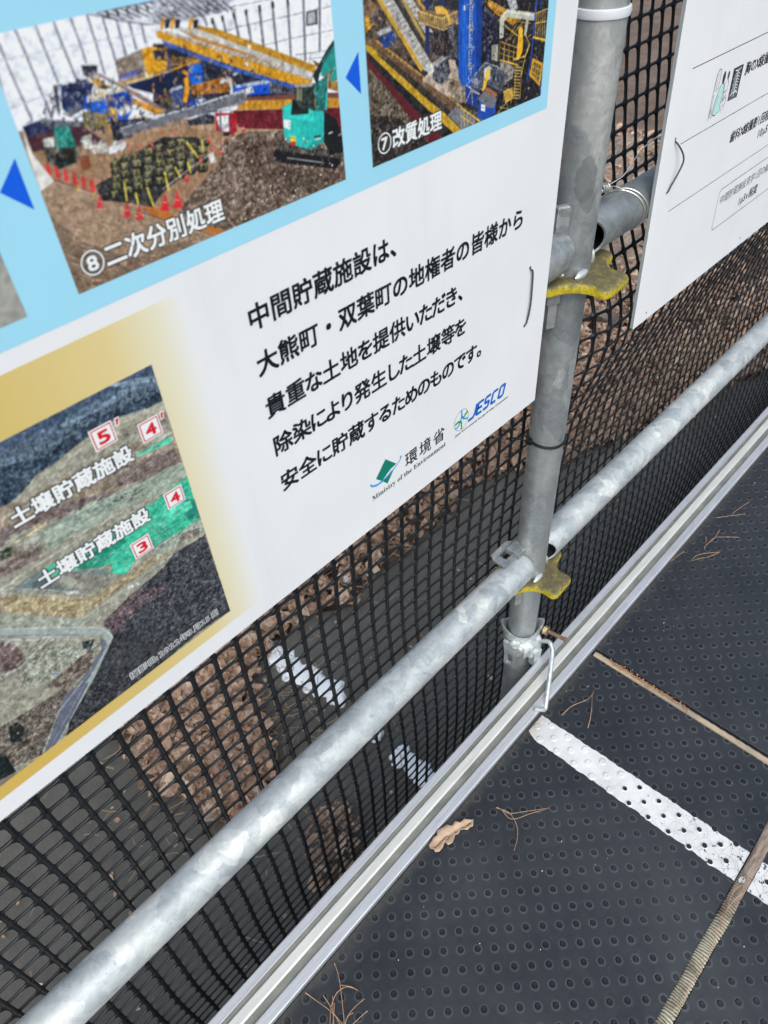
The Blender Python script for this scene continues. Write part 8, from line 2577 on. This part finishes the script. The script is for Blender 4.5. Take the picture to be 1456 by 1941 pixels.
def num_box(ch, x0, z0, s, prime=None):
    b1 = pha
    poly_part('number_box', rect((x0 - .9) / 1000, (x0 + s + .9) / 1000, (z0 - .9) / 1000, (z0 + s + .9) / 1000), 'white', b1, place1, O3)
    poly_part('number_box', rect(x0 / 1000, (x0 + s) / 1000, z0 / 1000, (z0 + s) / 1000), 'red', b1, place1, O4)
    poly_part('number_box', rect((x0 + .75) / 1000, (x0 + s - .75) / 1000, (z0 + .75) / 1000, (z0 + s - .75) / 1000), 'white', b1, place1, O5)
    text_part('box_number', [(ch, x0 + s * 0.23, z0 + s * 0.19, s * 0.88, s * 0.54, 0.045, 0)], 'red', b1, place1, O5 - 0.00012)
    if prime:
        px, pz = prime
        for mat, e, off in (('white', 0.7, O3), ('red', 0, O4)):
            poly_part('prime_mark', [((px - 1.0 - e) / 1000, (pz - 2.1 - e) / 1000), ((px + 0.2 + e) / 1000, (pz - 2.1 - e) / 1000), ((px + 1.7 + e) / 1000, (pz + 2.1 + e) / 1000), ((px - 0.3 - e) / 1000, (pz + 2.1 + e) / 1000)], mat, b1, place1, off)
num_box('5', 121.2, -269.2, 13.6, (138.9, -257.9))
num_box('4', 151.0, -281.3, 13.3, (167.6, -269.8))
num_box('4', 151.7, -340.5, 12.8)
num_box('3', 117.6, -362.7, 13.0)

# ---- ministry logo: green diamond with a blue swoosh
poly_part('logo_diamond', [(.3645, -.4336), (.3787, -.4482), (.3766, -.4487), (.3715, -.4492), (.3655, -.4520), (.3590, -.4560), (.3575, -.4557), (.3505, -.4486)], 'green', b1, place1, O2)
poly_part('logo_diamond', [(.3583, -.4565), (.3640, -.4553), (.3720, -.4520), (.3745, -.4532), (.3652, -.4643)], 'green', b1, place1, O2)
sw = [(.3428, -.4493), (.3422, -.4515), (.3440, -.4545), (.3500, -.4575), (.3580, -.4580), (.3680, -.4557), (.3770, -.4520), (.3840, -.4475), (.3863, -.4445), (.3858, -.4425), (.3838, -.4420),
      (.3846, -.4435), (.3838, -.4462), (.3780, -.4500), (.3700, -.4533), (.3600, -.4556), (.3520, -.4556), (.3460, -.4535), (.3442, -.4515)]
V = [place1(x, z + H, O3) for x, z in sw]
mesh_obj('logo_swoosh', V, [(0, 1, 18), (1, 2, 17, 18), (2, 3, 16, 17), (3, 4, 15, 16), (4, 5, 14, 15), (5, 6, 13, 14), (6, 7, 12, 13), (7, 8, 9, 11, 12), (9, 10, 11)], M['cyan'], b1)
text_part('logo_text', [(ch, 390.6 + i * 20.9, -461.0 + 0.5, 18.6, None, 0.012, 0) for i, ch in enumerate('環境省')], 'black', b1, place1, O2)
def mb_serif(s):
    return ''.join(chr(0x1D400 + ord(c) - 65) if 'A' <= c <= 'Z' else chr(0x1D41A + ord(c) - 97) if 'a' <= c <= 'z' else c for c in s)
text_part('logo_text', [(mb_serif('Ministry of the Environment'), 343.6, -472.2, 8.4, 108.6, 0.0, 0)], 'black', b1, place1, O2)
# ---- corporation logo: ring, rotor of blue arms and green leaves, block letters
annulus('logo_ring', 477.3, -454.2, 11.6, 0.42, 'grey_ink', b1, place1, O2, rb=12.6)
def stroke(pts, w, mat, name, off=O2, place=place1, root=None, closed=False, zbase=H):
    V = []; F = []
    P = [Vector((x, z)) for x, z in pts]
    if closed: P.append(P[0])
    for i, p in enumerate(P):
        a = P[max(i - 1, 0)] if not (closed and i == 0) else P[-2]
        b = P[min(i + 1, len(P) - 1)] if not (closed and i == len(P) - 1) else P[1]
        t1 = (p - a).normalized() if (p - a).length > 1e-9 else (b - p).normalized()
        t2 = (b - p).normalized() if (b - p).length > 1e-9 else t1
        t = (t1 + t2).normalized() if (t1 + t2).length > 1e-6 else t1
        m = w / 2 / max(0.5, t.dot(t1))
        nrm = Vector((-t.y, t.x))
        for s in (1, -1):
            q = p + nrm * m * s
            V.append(place(q.x / 1000, q.y / 1000 + zbase, off))
    for i in range(len(P) - 1):
        F.append((2 * i, 2 * i + 1, 2 * i + 3, 2 * i + 2))
    return V, F
def strokes(name, L, mat, root, place, off, zbase=H):
    VV = []; FF = []
    for pts, w in L:
        V, F = stroke(pts, w, mat, name, off, place, zbase=zbase)
        k = len(VV); VV += V; FF += [tuple(i + k for i in f) for f in F]
    return mesh_obj(name, VV, FF, M[mat], root)
cx, cz = 477.6, -453.6
strokes('logo_arm', [([(cx - .3, cz + 12), (cx + .2, cz + 4), (cx + 3.5, cz - 1.2), (cx + 11, cz - 4.2)], 1.9), ([(cx + .2, cz + 3.5), (cx - 1.8, cz - 2), (cx - 6, cz - 6.5), (cx - 10, cz - 6.8)], 1.9)], 'cyan', b1, place1, O3)
strokes('logo_leaf', [([(cx - .2, cz - 12.6), (cx - .2, cz - 2.5)], 1.7), ([(cx - 1, cz - 2.6), (cx - 5.5, cz - 0.2), (cx - 10.5, cz - 1.2)], 2.4), ([(cx + 3, cz + .6), (cx + 6, cz + 3.2), (cx + 9.5, cz + 5.6)], 2.4)], 'lgreen', b1, place1, O4)
def blk(x, s):  # octagonal letters, slanted to the right
    h = 15.6; z0 = -463.6; sl = 0.30
    f = lambda u, v: (x + u + v * sl, z0 + v)
    L = {'J': [[(-4.5, 1.3), (3.2, 1.3), (6.0, 4.0), (6.0, h)]],
         'E': [[(10.5, 1.3), (2.5, 1.3), (1.3, 2.6), (1.3, h - 1.3), (10.5, h - 1.3)], [(1.3, h / 2), (9.5, h / 2)]],
         'S': [[(0.2, 1.3), (7.6, 1.3), (8.9, 2.6), (8.9, 6.6), (7.6, 7.8), (2.6, 7.8), (1.3, 9.0), (1.3, h - 2.6), (2.6, h - 1.3), (10.0, h - 1.3)]],
         'C': [[(10.0, 1.3), (2.8, 1.3), (1.3, 2.8), (1.3, h - 2.8), (2.8, h - 1.3), (10.0, h - 1.3)]],
         'O': [[(2.8, 1.3), (8.4, 1.3), (9.9, 2.8), (9.9, h - 2.8), (8.4, h - 1.3), (2.8, h - 1.3), (1.3, h - 2.8), (1.3, 2.8), (2.8, 1.3)]]}[s]
    return [([f(u * 0.96, v) for u, v in l], 3.3) for l in L]
LL = []
for ch, x in zip('JESCO', (492.6, 500.6, 513.0, 525.6, 538.4)):
    LL += blk(x, ch)
strokes('logo_letters', LL, 'navy', b1, place1, O2)
text_part('logo_text', [('Japan Environmental Storage & Safety Corporation', 467.2, -471.0, 3.6, 91.5, 0.02, 0)], 'black', b1, place1, O2)

# ---- prints on the right hand board (x in mm, s in mm up from its lower edge)
Z0 = 0.0
strokes('rule_line', [([(873.4, 293.4), (1400, 293.0)], 0.9), ([(876.8, 216.9), (1400, 216.4)], 0.8), ([(876.6, 140.4), (1400, 139.8)], 0.8)], 'black', b2, place2, O1, 0.0)
rr = [(1400, 65.0), (1033.5, 64.6), (1029.2, 66.0), (1027.6, 70.5), (1027.0, 112.0), (1028.6, 117.5), (1033.5, 119.8), (1400, 119.8)]
strokes('rounded_frame', [(rr, 1.1)], 'green', b2, place2, O1, 0.0)
def seq(s, x, z, em, widths, bold=0.026):
    out = []
    for ch, w in zip(s, widths):
        out.append((ch, x, z, em, None, bold, 0)); x += em * w
    return out
text_part('dose_text', seq('胸のX線撮影', 1022.0, 257.6, 15.0, (1, .95, .62, 1, 1, 1)), 'black', b2, place2, O1, 0.0)
text_part('dose_text', seq('歯科X線撮影1回程度', 1021.6, 180.6, 14.9, (1, 1, .62, 1, 1, 1, .56, 1, 1, 1)), 'black', b2, place2, O1, 0.0)
text_part('dose_text', seq('10μSv', 1115.5, 161.6, 14.6, (.58, .62, .6, .62, .6)), 'black', b2, place2, O1, 0.0)
text_part('dose_text', seq('中間貯蔵施設見学1回の被ばく', 1034.0, 98.3, 14.0, (1, 1, 1, 1, 1, 1, 1, 1, .56, 1, .95, 1, 1, 1), 0.004), 'black', b2, place2, O1, 0.0)
text_part('dose_text', seq('1μSv程度', 1104.4, 75.2, 15.0, (.55, .6, .62, .58, 1, 1), 0.020), 'black', b2, place2, O1, 0.0)
# line drawing: two people at an x-ray stand
poly_part('drawing_gown', [(948, 231), (951, 250), (958, 263), (967, 262), (970, 250), (967, 240), (969, 230), (958, 226)], 'mint', b2, lambda x, z, o: place2(x * 1000 / 1000, z, o), O1, 0.0) if False else None
def poly2(name, pts, mat, off):
    V = [place2(x / 1000, z / 1000, off) for x, z in pts]
    mesh_obj(name, V, [tuple(range(len(V)))], M[mat], b2)
poly2('drawing_gown', [(947, 231), (950, 246), (955, 257), (961, 262), (967, 259), (968, 248), (966, 240), (968, 231), (958, 227.5)], 'mint', O1)
poly2('drawing_hair', ring_pts(962.6, 266.6, 3.6, 6.6, 20), 'outline', O2)
poly2('drawing_hair', ring_pts(974.8, 266.8, 2.5, 4.2, 16), 'outline', O2)
strokes('drawing_line', [([(940, 229), (940.6, 262), (942, 275), (946, 278.5), (951, 277.5), (952, 266), (951, 258), (943, 256)], .6), ([(943, 275), (942.5, 258)], .4), ([(946.5, 277), (946, 258)], .4),
    ([(943, 232), (944, 252), (940.6, 252)], .4), ([(947, 231), (950, 246), (955, 257), (961, 262), (967, 259), (968, 248), (966, 240), (968, 231), (958, 227.5), (947, 231)], .6), ([(956, 250), (953, 238), (950, 231)], .4),
    ([(971, 262), (969, 256), (970, 250), (974, 249), (978, 252), (979, 258), (976, 262), (973, 263)], .5), ([(968, 249), (979, 250)], .5), ([(971, 248), (972, 240), (980, 243), (980, 236), (971, 234)], .5),
    ([(966, 238), (972, 242), (978, 246)], .6), ([(966, 241), (970, 245)], .5), ([(970, 233), (972, 227)], .4), ([(977, 235), (978, 229)], .4), ([(939, 233), (943, 238), (945, 234), (941, 229), (938.6, 226)], .5), ([(944, 230), (946, 227), (948, 229)], .4), ([(951, 230), (954, 227)], .4)], 'outline', b2, place2, O3, 0.0)
poly2('xray_plate', [(987, 236.0), (1013, 235.4), (1013.4, 270.6), (986.6, 270.8)], 'outline', O1)
poly2('xray_plate', [(989.5, 236.5), (1010.5, 236.2), (1010, 246), (1006, 252), (1004, 262), (1008, 269), (992, 269), (996, 262), (994, 252), (990, 246)], 'grey_ink', O2)
strokes('xray_rib', [([(993 - 2 * (i % 2), 243 + 3.1 * i), (999.4, 245.4 + 3.1 * i)], .7) for i in range(7)] + [([(1001.6, 245.4 + 3.1 * i), (1008, 243 + 3.1 * i)], .7) for i in range(7)] + [([(1000.5, 238), (1000.5, 268)], 1.3), ([(992, 268), (1000, 266), (1008.5, 268)], .9), ([(990, 241), (996, 243), (1005, 243), (1010, 241)], 1.0)], 'white', b2, place2, O3, 0.0)

# ================================================================ WIRES
def wire(name, pts, r, mat, label, group=None, sub=6):
    o = MB().tube(smooth_path(pts, sub), r, 8).build(name, M[mat])
    return tag(o, label, 'wire', group)
yb = YB
wire('binding_wire', [(0.5800, yb + 0.006, -0.3290 + H), (0.5802, yb - 0.0004, -0.3312 + H), (0.5822, yb - 0.0022, -0.3350 + H), (0.5832, yb - 0.0024, -0.3560 + H), (0.5826, yb - 0.0026, -0.3720 + H), (0.5812, yb - 0.0016, -0.3860 + H), (0.5794, yb - 0.0004, -0.3915 + H), (0.5790, yb + 0.006, -0.3935 + H)], 0.00100, 'wire_dark',
     'dark wire stitch through the right edge of the large board', 'wire stitches holding the boards')
p2 = lambda x, s, o: place2(x / 1000, s / 1000, o)
wire('binding_wire', [p2(861.2, 226.5, 0.006), p2(861.0, 224.0, -0.0005), p2(866.5, 217.5, -0.004), p2(873.0, 208.0, -0.007), p2(875.0, 199.0, -0.008), p2(871.5, 188.0, -0.006), p2(866.5, 176.0, -0.003), p2(862.6, 167.0, -0.0006), p2(862.3, 165.0, 0.006)], 0.00100, 'wire_dark',
     'bowed wire stitch standing off the left edge of the x-ray board', 'wire stitches holding the boards')
for x, z in ((0.5801, -0.3298), (0.5792, -0.3928)):
    MB().lathe((x, yb - 0.0002, z + H), [(0.0, 0.0), (0.0016, 0.0), (0.0018, 0.0003)], 10, axis='Y', cap=False).build('wire_hole', M['outline'], b1)
MB().lathe((p2(861.2, 226.5, -0.0003)), [(0.0, 0.0), (0.0013, 0.0), (0.0015, 0.0003)], 10, axis='Y', cap=False).build('wire_hole', M['outline'], b2)
MB().lathe((p2(864.9, 11.0, -0.0003)), [(0.0, 0.0), (0.0012, 0.0), (0.0014, 0.0003)], 10, axis='Y', cap=False).build('rivet_hole', M['outline'], b2)
MB().lathe((p2(1149.8, 12.7, -0.0003)), [(0.0, 0.0), (0.0012, 0.0), (0.0014, 0.0003)], 10, axis='Y', cap=False).build('rivet_hole', M['outline'], b2)
# wire lashed round the upper right pipe, twisted tail to the board
mb = MB()
for x0_ in (0.812, 0.8195):
    pts = []
    for i in range(37):
        a = 2 * math.pi * i / 36
        pts.append((x0_ - 0.004 * math.sin(a) - 0.010 * math.cos(a), 0.4015 + 0.0253 * math.cos(a), -0.357 + H + 0.0253 * math.sin(a)))
    mb.tube(pts, 0.0009, 8, cap=False)
kx, ky, kz = 0.802, 0.420, -0.330 + H
mb.tube(smooth_path([(0.810, 0.400, -0.3312 + H), (0.806, 0.412, -0.3290 + H), (kx + 0.002, ky, kz - 0.002)], 6), 0.0009, 8)
tw = []
for i in range(56):
    a = i * 0.46
    tw.append((kx + 0.004 - 0.00030 * i, ky + 0.0050 * math.cos(a) + 0.001, kz - 0.002 + 0.0050 * math.sin(a) + 0.00006 * i))
mb.tube(tw, 0.0009, 8)
mb.tube(smooth_path([(kx - 0.012, ky, kz), (kx - 0.019, ky - 0.003, kz + 0.007), (kx - 0.026, ky - 0.004, kz + 0.002), (kx - 0.029, ky, kz - 0.012)], 6), 0.0009, 8)
mb.tube(smooth_path([(kx + 0.002, ky, kz), (0.824, 0.412, -0.3225 + H), (0.836, 0.410, -0.3130 + H), (0.842, 0.405, -0.3000 + H), (0.846, 0.396, -0.2880 + H), (0.853, 0.386, -0.2800 + H), (0.862, 0.381, -0.2830 + H)], 7), 0.0007, 8)
tag(mb.build('tie_wire', M['wire']), 'shiny steel wire looped twice round the upper right pipe beside the post', 'wire')

# ================================================================ SMALL THINGS ON THE MATS
leafo = [(.325, .2935), (.338, .2945), (.343, .2920), (.348, .2965), (.358, .2940), (.366, .2925), (.370, .2860), (.378, .2855), (.382, .2785), (.390, .2775), (.3955, .2700), (.399, .2665), (.390, .2610), (.385, .2635), (.380, .2640), (.377, .2690), (.374, .2725), (.367, .2700), (.362, .2735), (.357, .2700), (.350, .2680), (.343, .2705), (.3445, .2745), (.352, .2770), (.347, .2785), (.341, .2765), (.334, .2745), (.328, .2755), (.3235, .2795), (.3255, .2840), (.3225, .2885)]
mid = [(.3245 + .0725 * t, .2860 - .0215 * t + .0030 * math.sin(t * 3.1)) for t in [i / 12 for i in range(13)]]
V = []; F = []
def lz(x, y):
    t = (x - .3245) / .0725
    ym = .2860 - .0215 * t + .0030 * math.sin(t * 3.1)
    return 0.0036 + 0.0035 * math.sin(t * 5.0) ** 2 + 0.22 * abs(y - ym) + 0.0012 * math.sin(x * 600 + y * 400)
n = len(leafo)
for s in (1.0, 0.66, 0.33):
    for x, y in leafo:
        t = min(max((x - .3245) / .0725, 0.04), 0.96)
        xm = .3245 + .0725 * t; ym = .2860 - .0215 * t + .0030 * math.sin(t * 3.1)
        X, Y = xm + (x - xm) * s, ym + (y - ym) * s
        V.append((X, Y, lz(X, Y)))
for k in range(2):
    for i in range(n):
        j = (i + 1) % n
        F.append((k * n + i, k * n + j, (k + 1) * n + j, (k + 1) * n + i))
c0 = len(V)
for x, y in leafo:
    t = min(max((x - .3245) / .0725, 0.04), 0.96)
    V.append((.3245 + .0725 * t, .2860 - .0215 * t + .0030 * math.sin(t * 3.1), 0.0034))
for i in range(n):
    j = (i + 1) % n
    F.append((2 * n + i, 2 * n + j, c0 + j, c0 + i))
leaf = empty('oak_leaf', (0.36, 0.28, 0.002), 'curled light brown oak leaf lying on the mat against the aluminium rail', 'leaf')
ob = mesh_obj('leaf_blade', V, F, M['oak'], leaf, smooth=True)
sm = ob.modifiers.new('thickness', 'SOLIDIFY'); sm.thickness = 0.0004; sm.offset = 0
MB().tube([(x, y, 0.0040 + 0.001 * math.sin(x * 90)) for x, y in mid], [0.0008 - 0.00005 * i for i in range(13)], 6).build('midrib', M['oak'], leaf)

def needles(name, sets, label, loc, dz=0.0):
    root = empty(name, loc, label, 'pine needles', 'tufts of pine needles lying on the deck')
    r = random.Random(len(sets) + int(loc[0] * 1000))
    for s in sets:
        k = len(s); pts = []
        for i, (x, y) in enumerate(s):
            t = i / (k - 1)
            pts.append((x, y, 0.0032 + dz + 0.004 * math.sin(math.pi * t) * r.uniform(0.4, 1.0) + r.uniform(0, 0.0015)))
        P = smooth_path(pts, 5)
        MB().tube(P, [0.00052 * (1 - 0.55 * i / len(P)) + 0.00012 for i in range(len(P))], 5).build('needle', M['needle'], root)
needles('pine_needles', [[(.438, .253), (.444, .233), (.436, .213), (.421, .201), (.403, .194)], [(.439, .252), (.444, .232), (.461, .216), (.491, .192)], [(.441, .246), (.439, .224), (.467, .206), (.487, .194)]], 'forked tuft of three pine needles right of the oak leaf', (0.44, 0.23, 0.002))
needles('pine_needles', [[(.64, .266), (.665, .262), (.686, .251), (.704, .248), (.716, .251)], [(.647, .22), (.666, .227), (.688, .238), (.706, .248)]], 'V-shaped pair of pine needles beside the clamp hook, near the white line', (0.68, 0.25, 0.002))
needles('pine_needles', [[(.121, .287), (.115, .273), (.105, .258), (.093, .242), (.080, .226), (.060, .205)], [(.109, .262), (.116, .251), (.12, .241)], [(.118, .247), (.112, .255), (.101, .259), (.091, .257), (.081, .252), (.07, .242), (.055, .225)], [(.071, .291), (.075, .271), (.079, .251), (.08, .231), (.078, .212)], [(.085, .271), (.083, .257), (.08, .243), (.076, .225)], [(.093, .261), (.083, .25), (.073, .238), (.06, .222)], [(.119, .228), (.105, .23), (.091, .23), (.079, .226)], [(.112, .216), (.102, .217), (.091, .219), (.078, .222)], [(.098, .228), (.09, .230), (.078, .225)], [(.089, .254), (.084, .249), (.072, .239), (.058, .228)]],
        'bushy tuft of many orange pine needles at the bottom edge of the photo', (0.09, 0.25, 0.002))
needles('pine_needles', [[(1.22, .26), (1.188, .257), (1.158, .261), (1.149, .259)], [(1.225, .221), (1.204, .244), (1.187, .258), (1.162, .261)], [(1.183, .272), (1.167, .264)]], 'farther tuft of needles on the mat beyond the batten, forked in three', (1.19, 0.25, 0.002))
needles('pine_needles', [[(1.161, .232), (1.135, .255), (1.118, .263), (1.103, .264)], [(1.158, .233), (1.134, .243), (1.117, .254), (1.105, .263)]], 'slim pair of needles lying almost parallel on the mat beyond the batten', (1.13, 0.25, 0.002))
needles('pine_needles', [[(1.117, .287), (1.098, .290), (1.076, .294)]], 'single pale needle touching the aluminium rail beyond the batten', (1.10, 0.29, 0.002))
needles('pine_needles', [[(1.30, .24), (1.27, .262), (1.25, .281)], [(1.34, .25), (1.31, .255), (1.28, .262)]], 'needles farthest along the rail, near the right edge of the photo', (1.30, 0.26, 0.002))
needles('pine_needles', [[(.436, -.075), (.423, -.074), (.41, -.076), (.395, -.076), (.384, -.074), (.374, -.073)], [(.391, -.079), (.383, -.075), (.379, -.073)], [(.452, -.070), (.446, -.076), (.438, -.079)], [(.462, -.066), (.455, -.073), (.447, -.078)]], 'long curved needle lying on the ribbed trim at the bottom right', (0.41, -0.075, 0.002), 0.0035)
needles('pine_needles', [[(.597, -.073), (.582, -.073), (.559, -.074), (.543, -.071), (.525, -.071), (.505, -.074)], [(.591, -.079), (.582, -.073), (.566, -.068), (.555, -.067), (.538, -.069), (.510, -.073)], [(.575, -.078), (.566, -.077), (.554, -.073), (.541, -.071), (.515, -.068)], [(.520, -.066), (.508, -.073), (.498, -.079)], [(.512, -.078), (.500, -.070), (.490, -.065)], [(.505, -.070), (.485, -.074), (.466, -.077)]],
        'bundle of needles lying along the ribbed trim just below the white line', (0.55, -0.073, 0.002), 0.0035)
# specks of grit on the mats
mb = MB(); r_ = random.Random(21)
for i in range(170):
    x = r_.uniform(0.05, 1.7); y = r_.uniform(-0.35, 0.29)
    if -0.082 < y < -0.058: continue
    s = r_.uniform(0.0003, 0.0011)
    mb.add([(x - s, y, 0.0004), (x, y - s * .8, 0.0003), (x + s, y, 0.0005), (x, y + s, 0.0003), (x, y, 0.0004 + s)], [(0, 1, 4), (1, 2, 4), (2, 3, 4), (3, 0, 4)])
tag(mb.build('grit', M['white'], smooth=False), 'white specks of grit scattered on the mats', 'grit', kind='stuff')
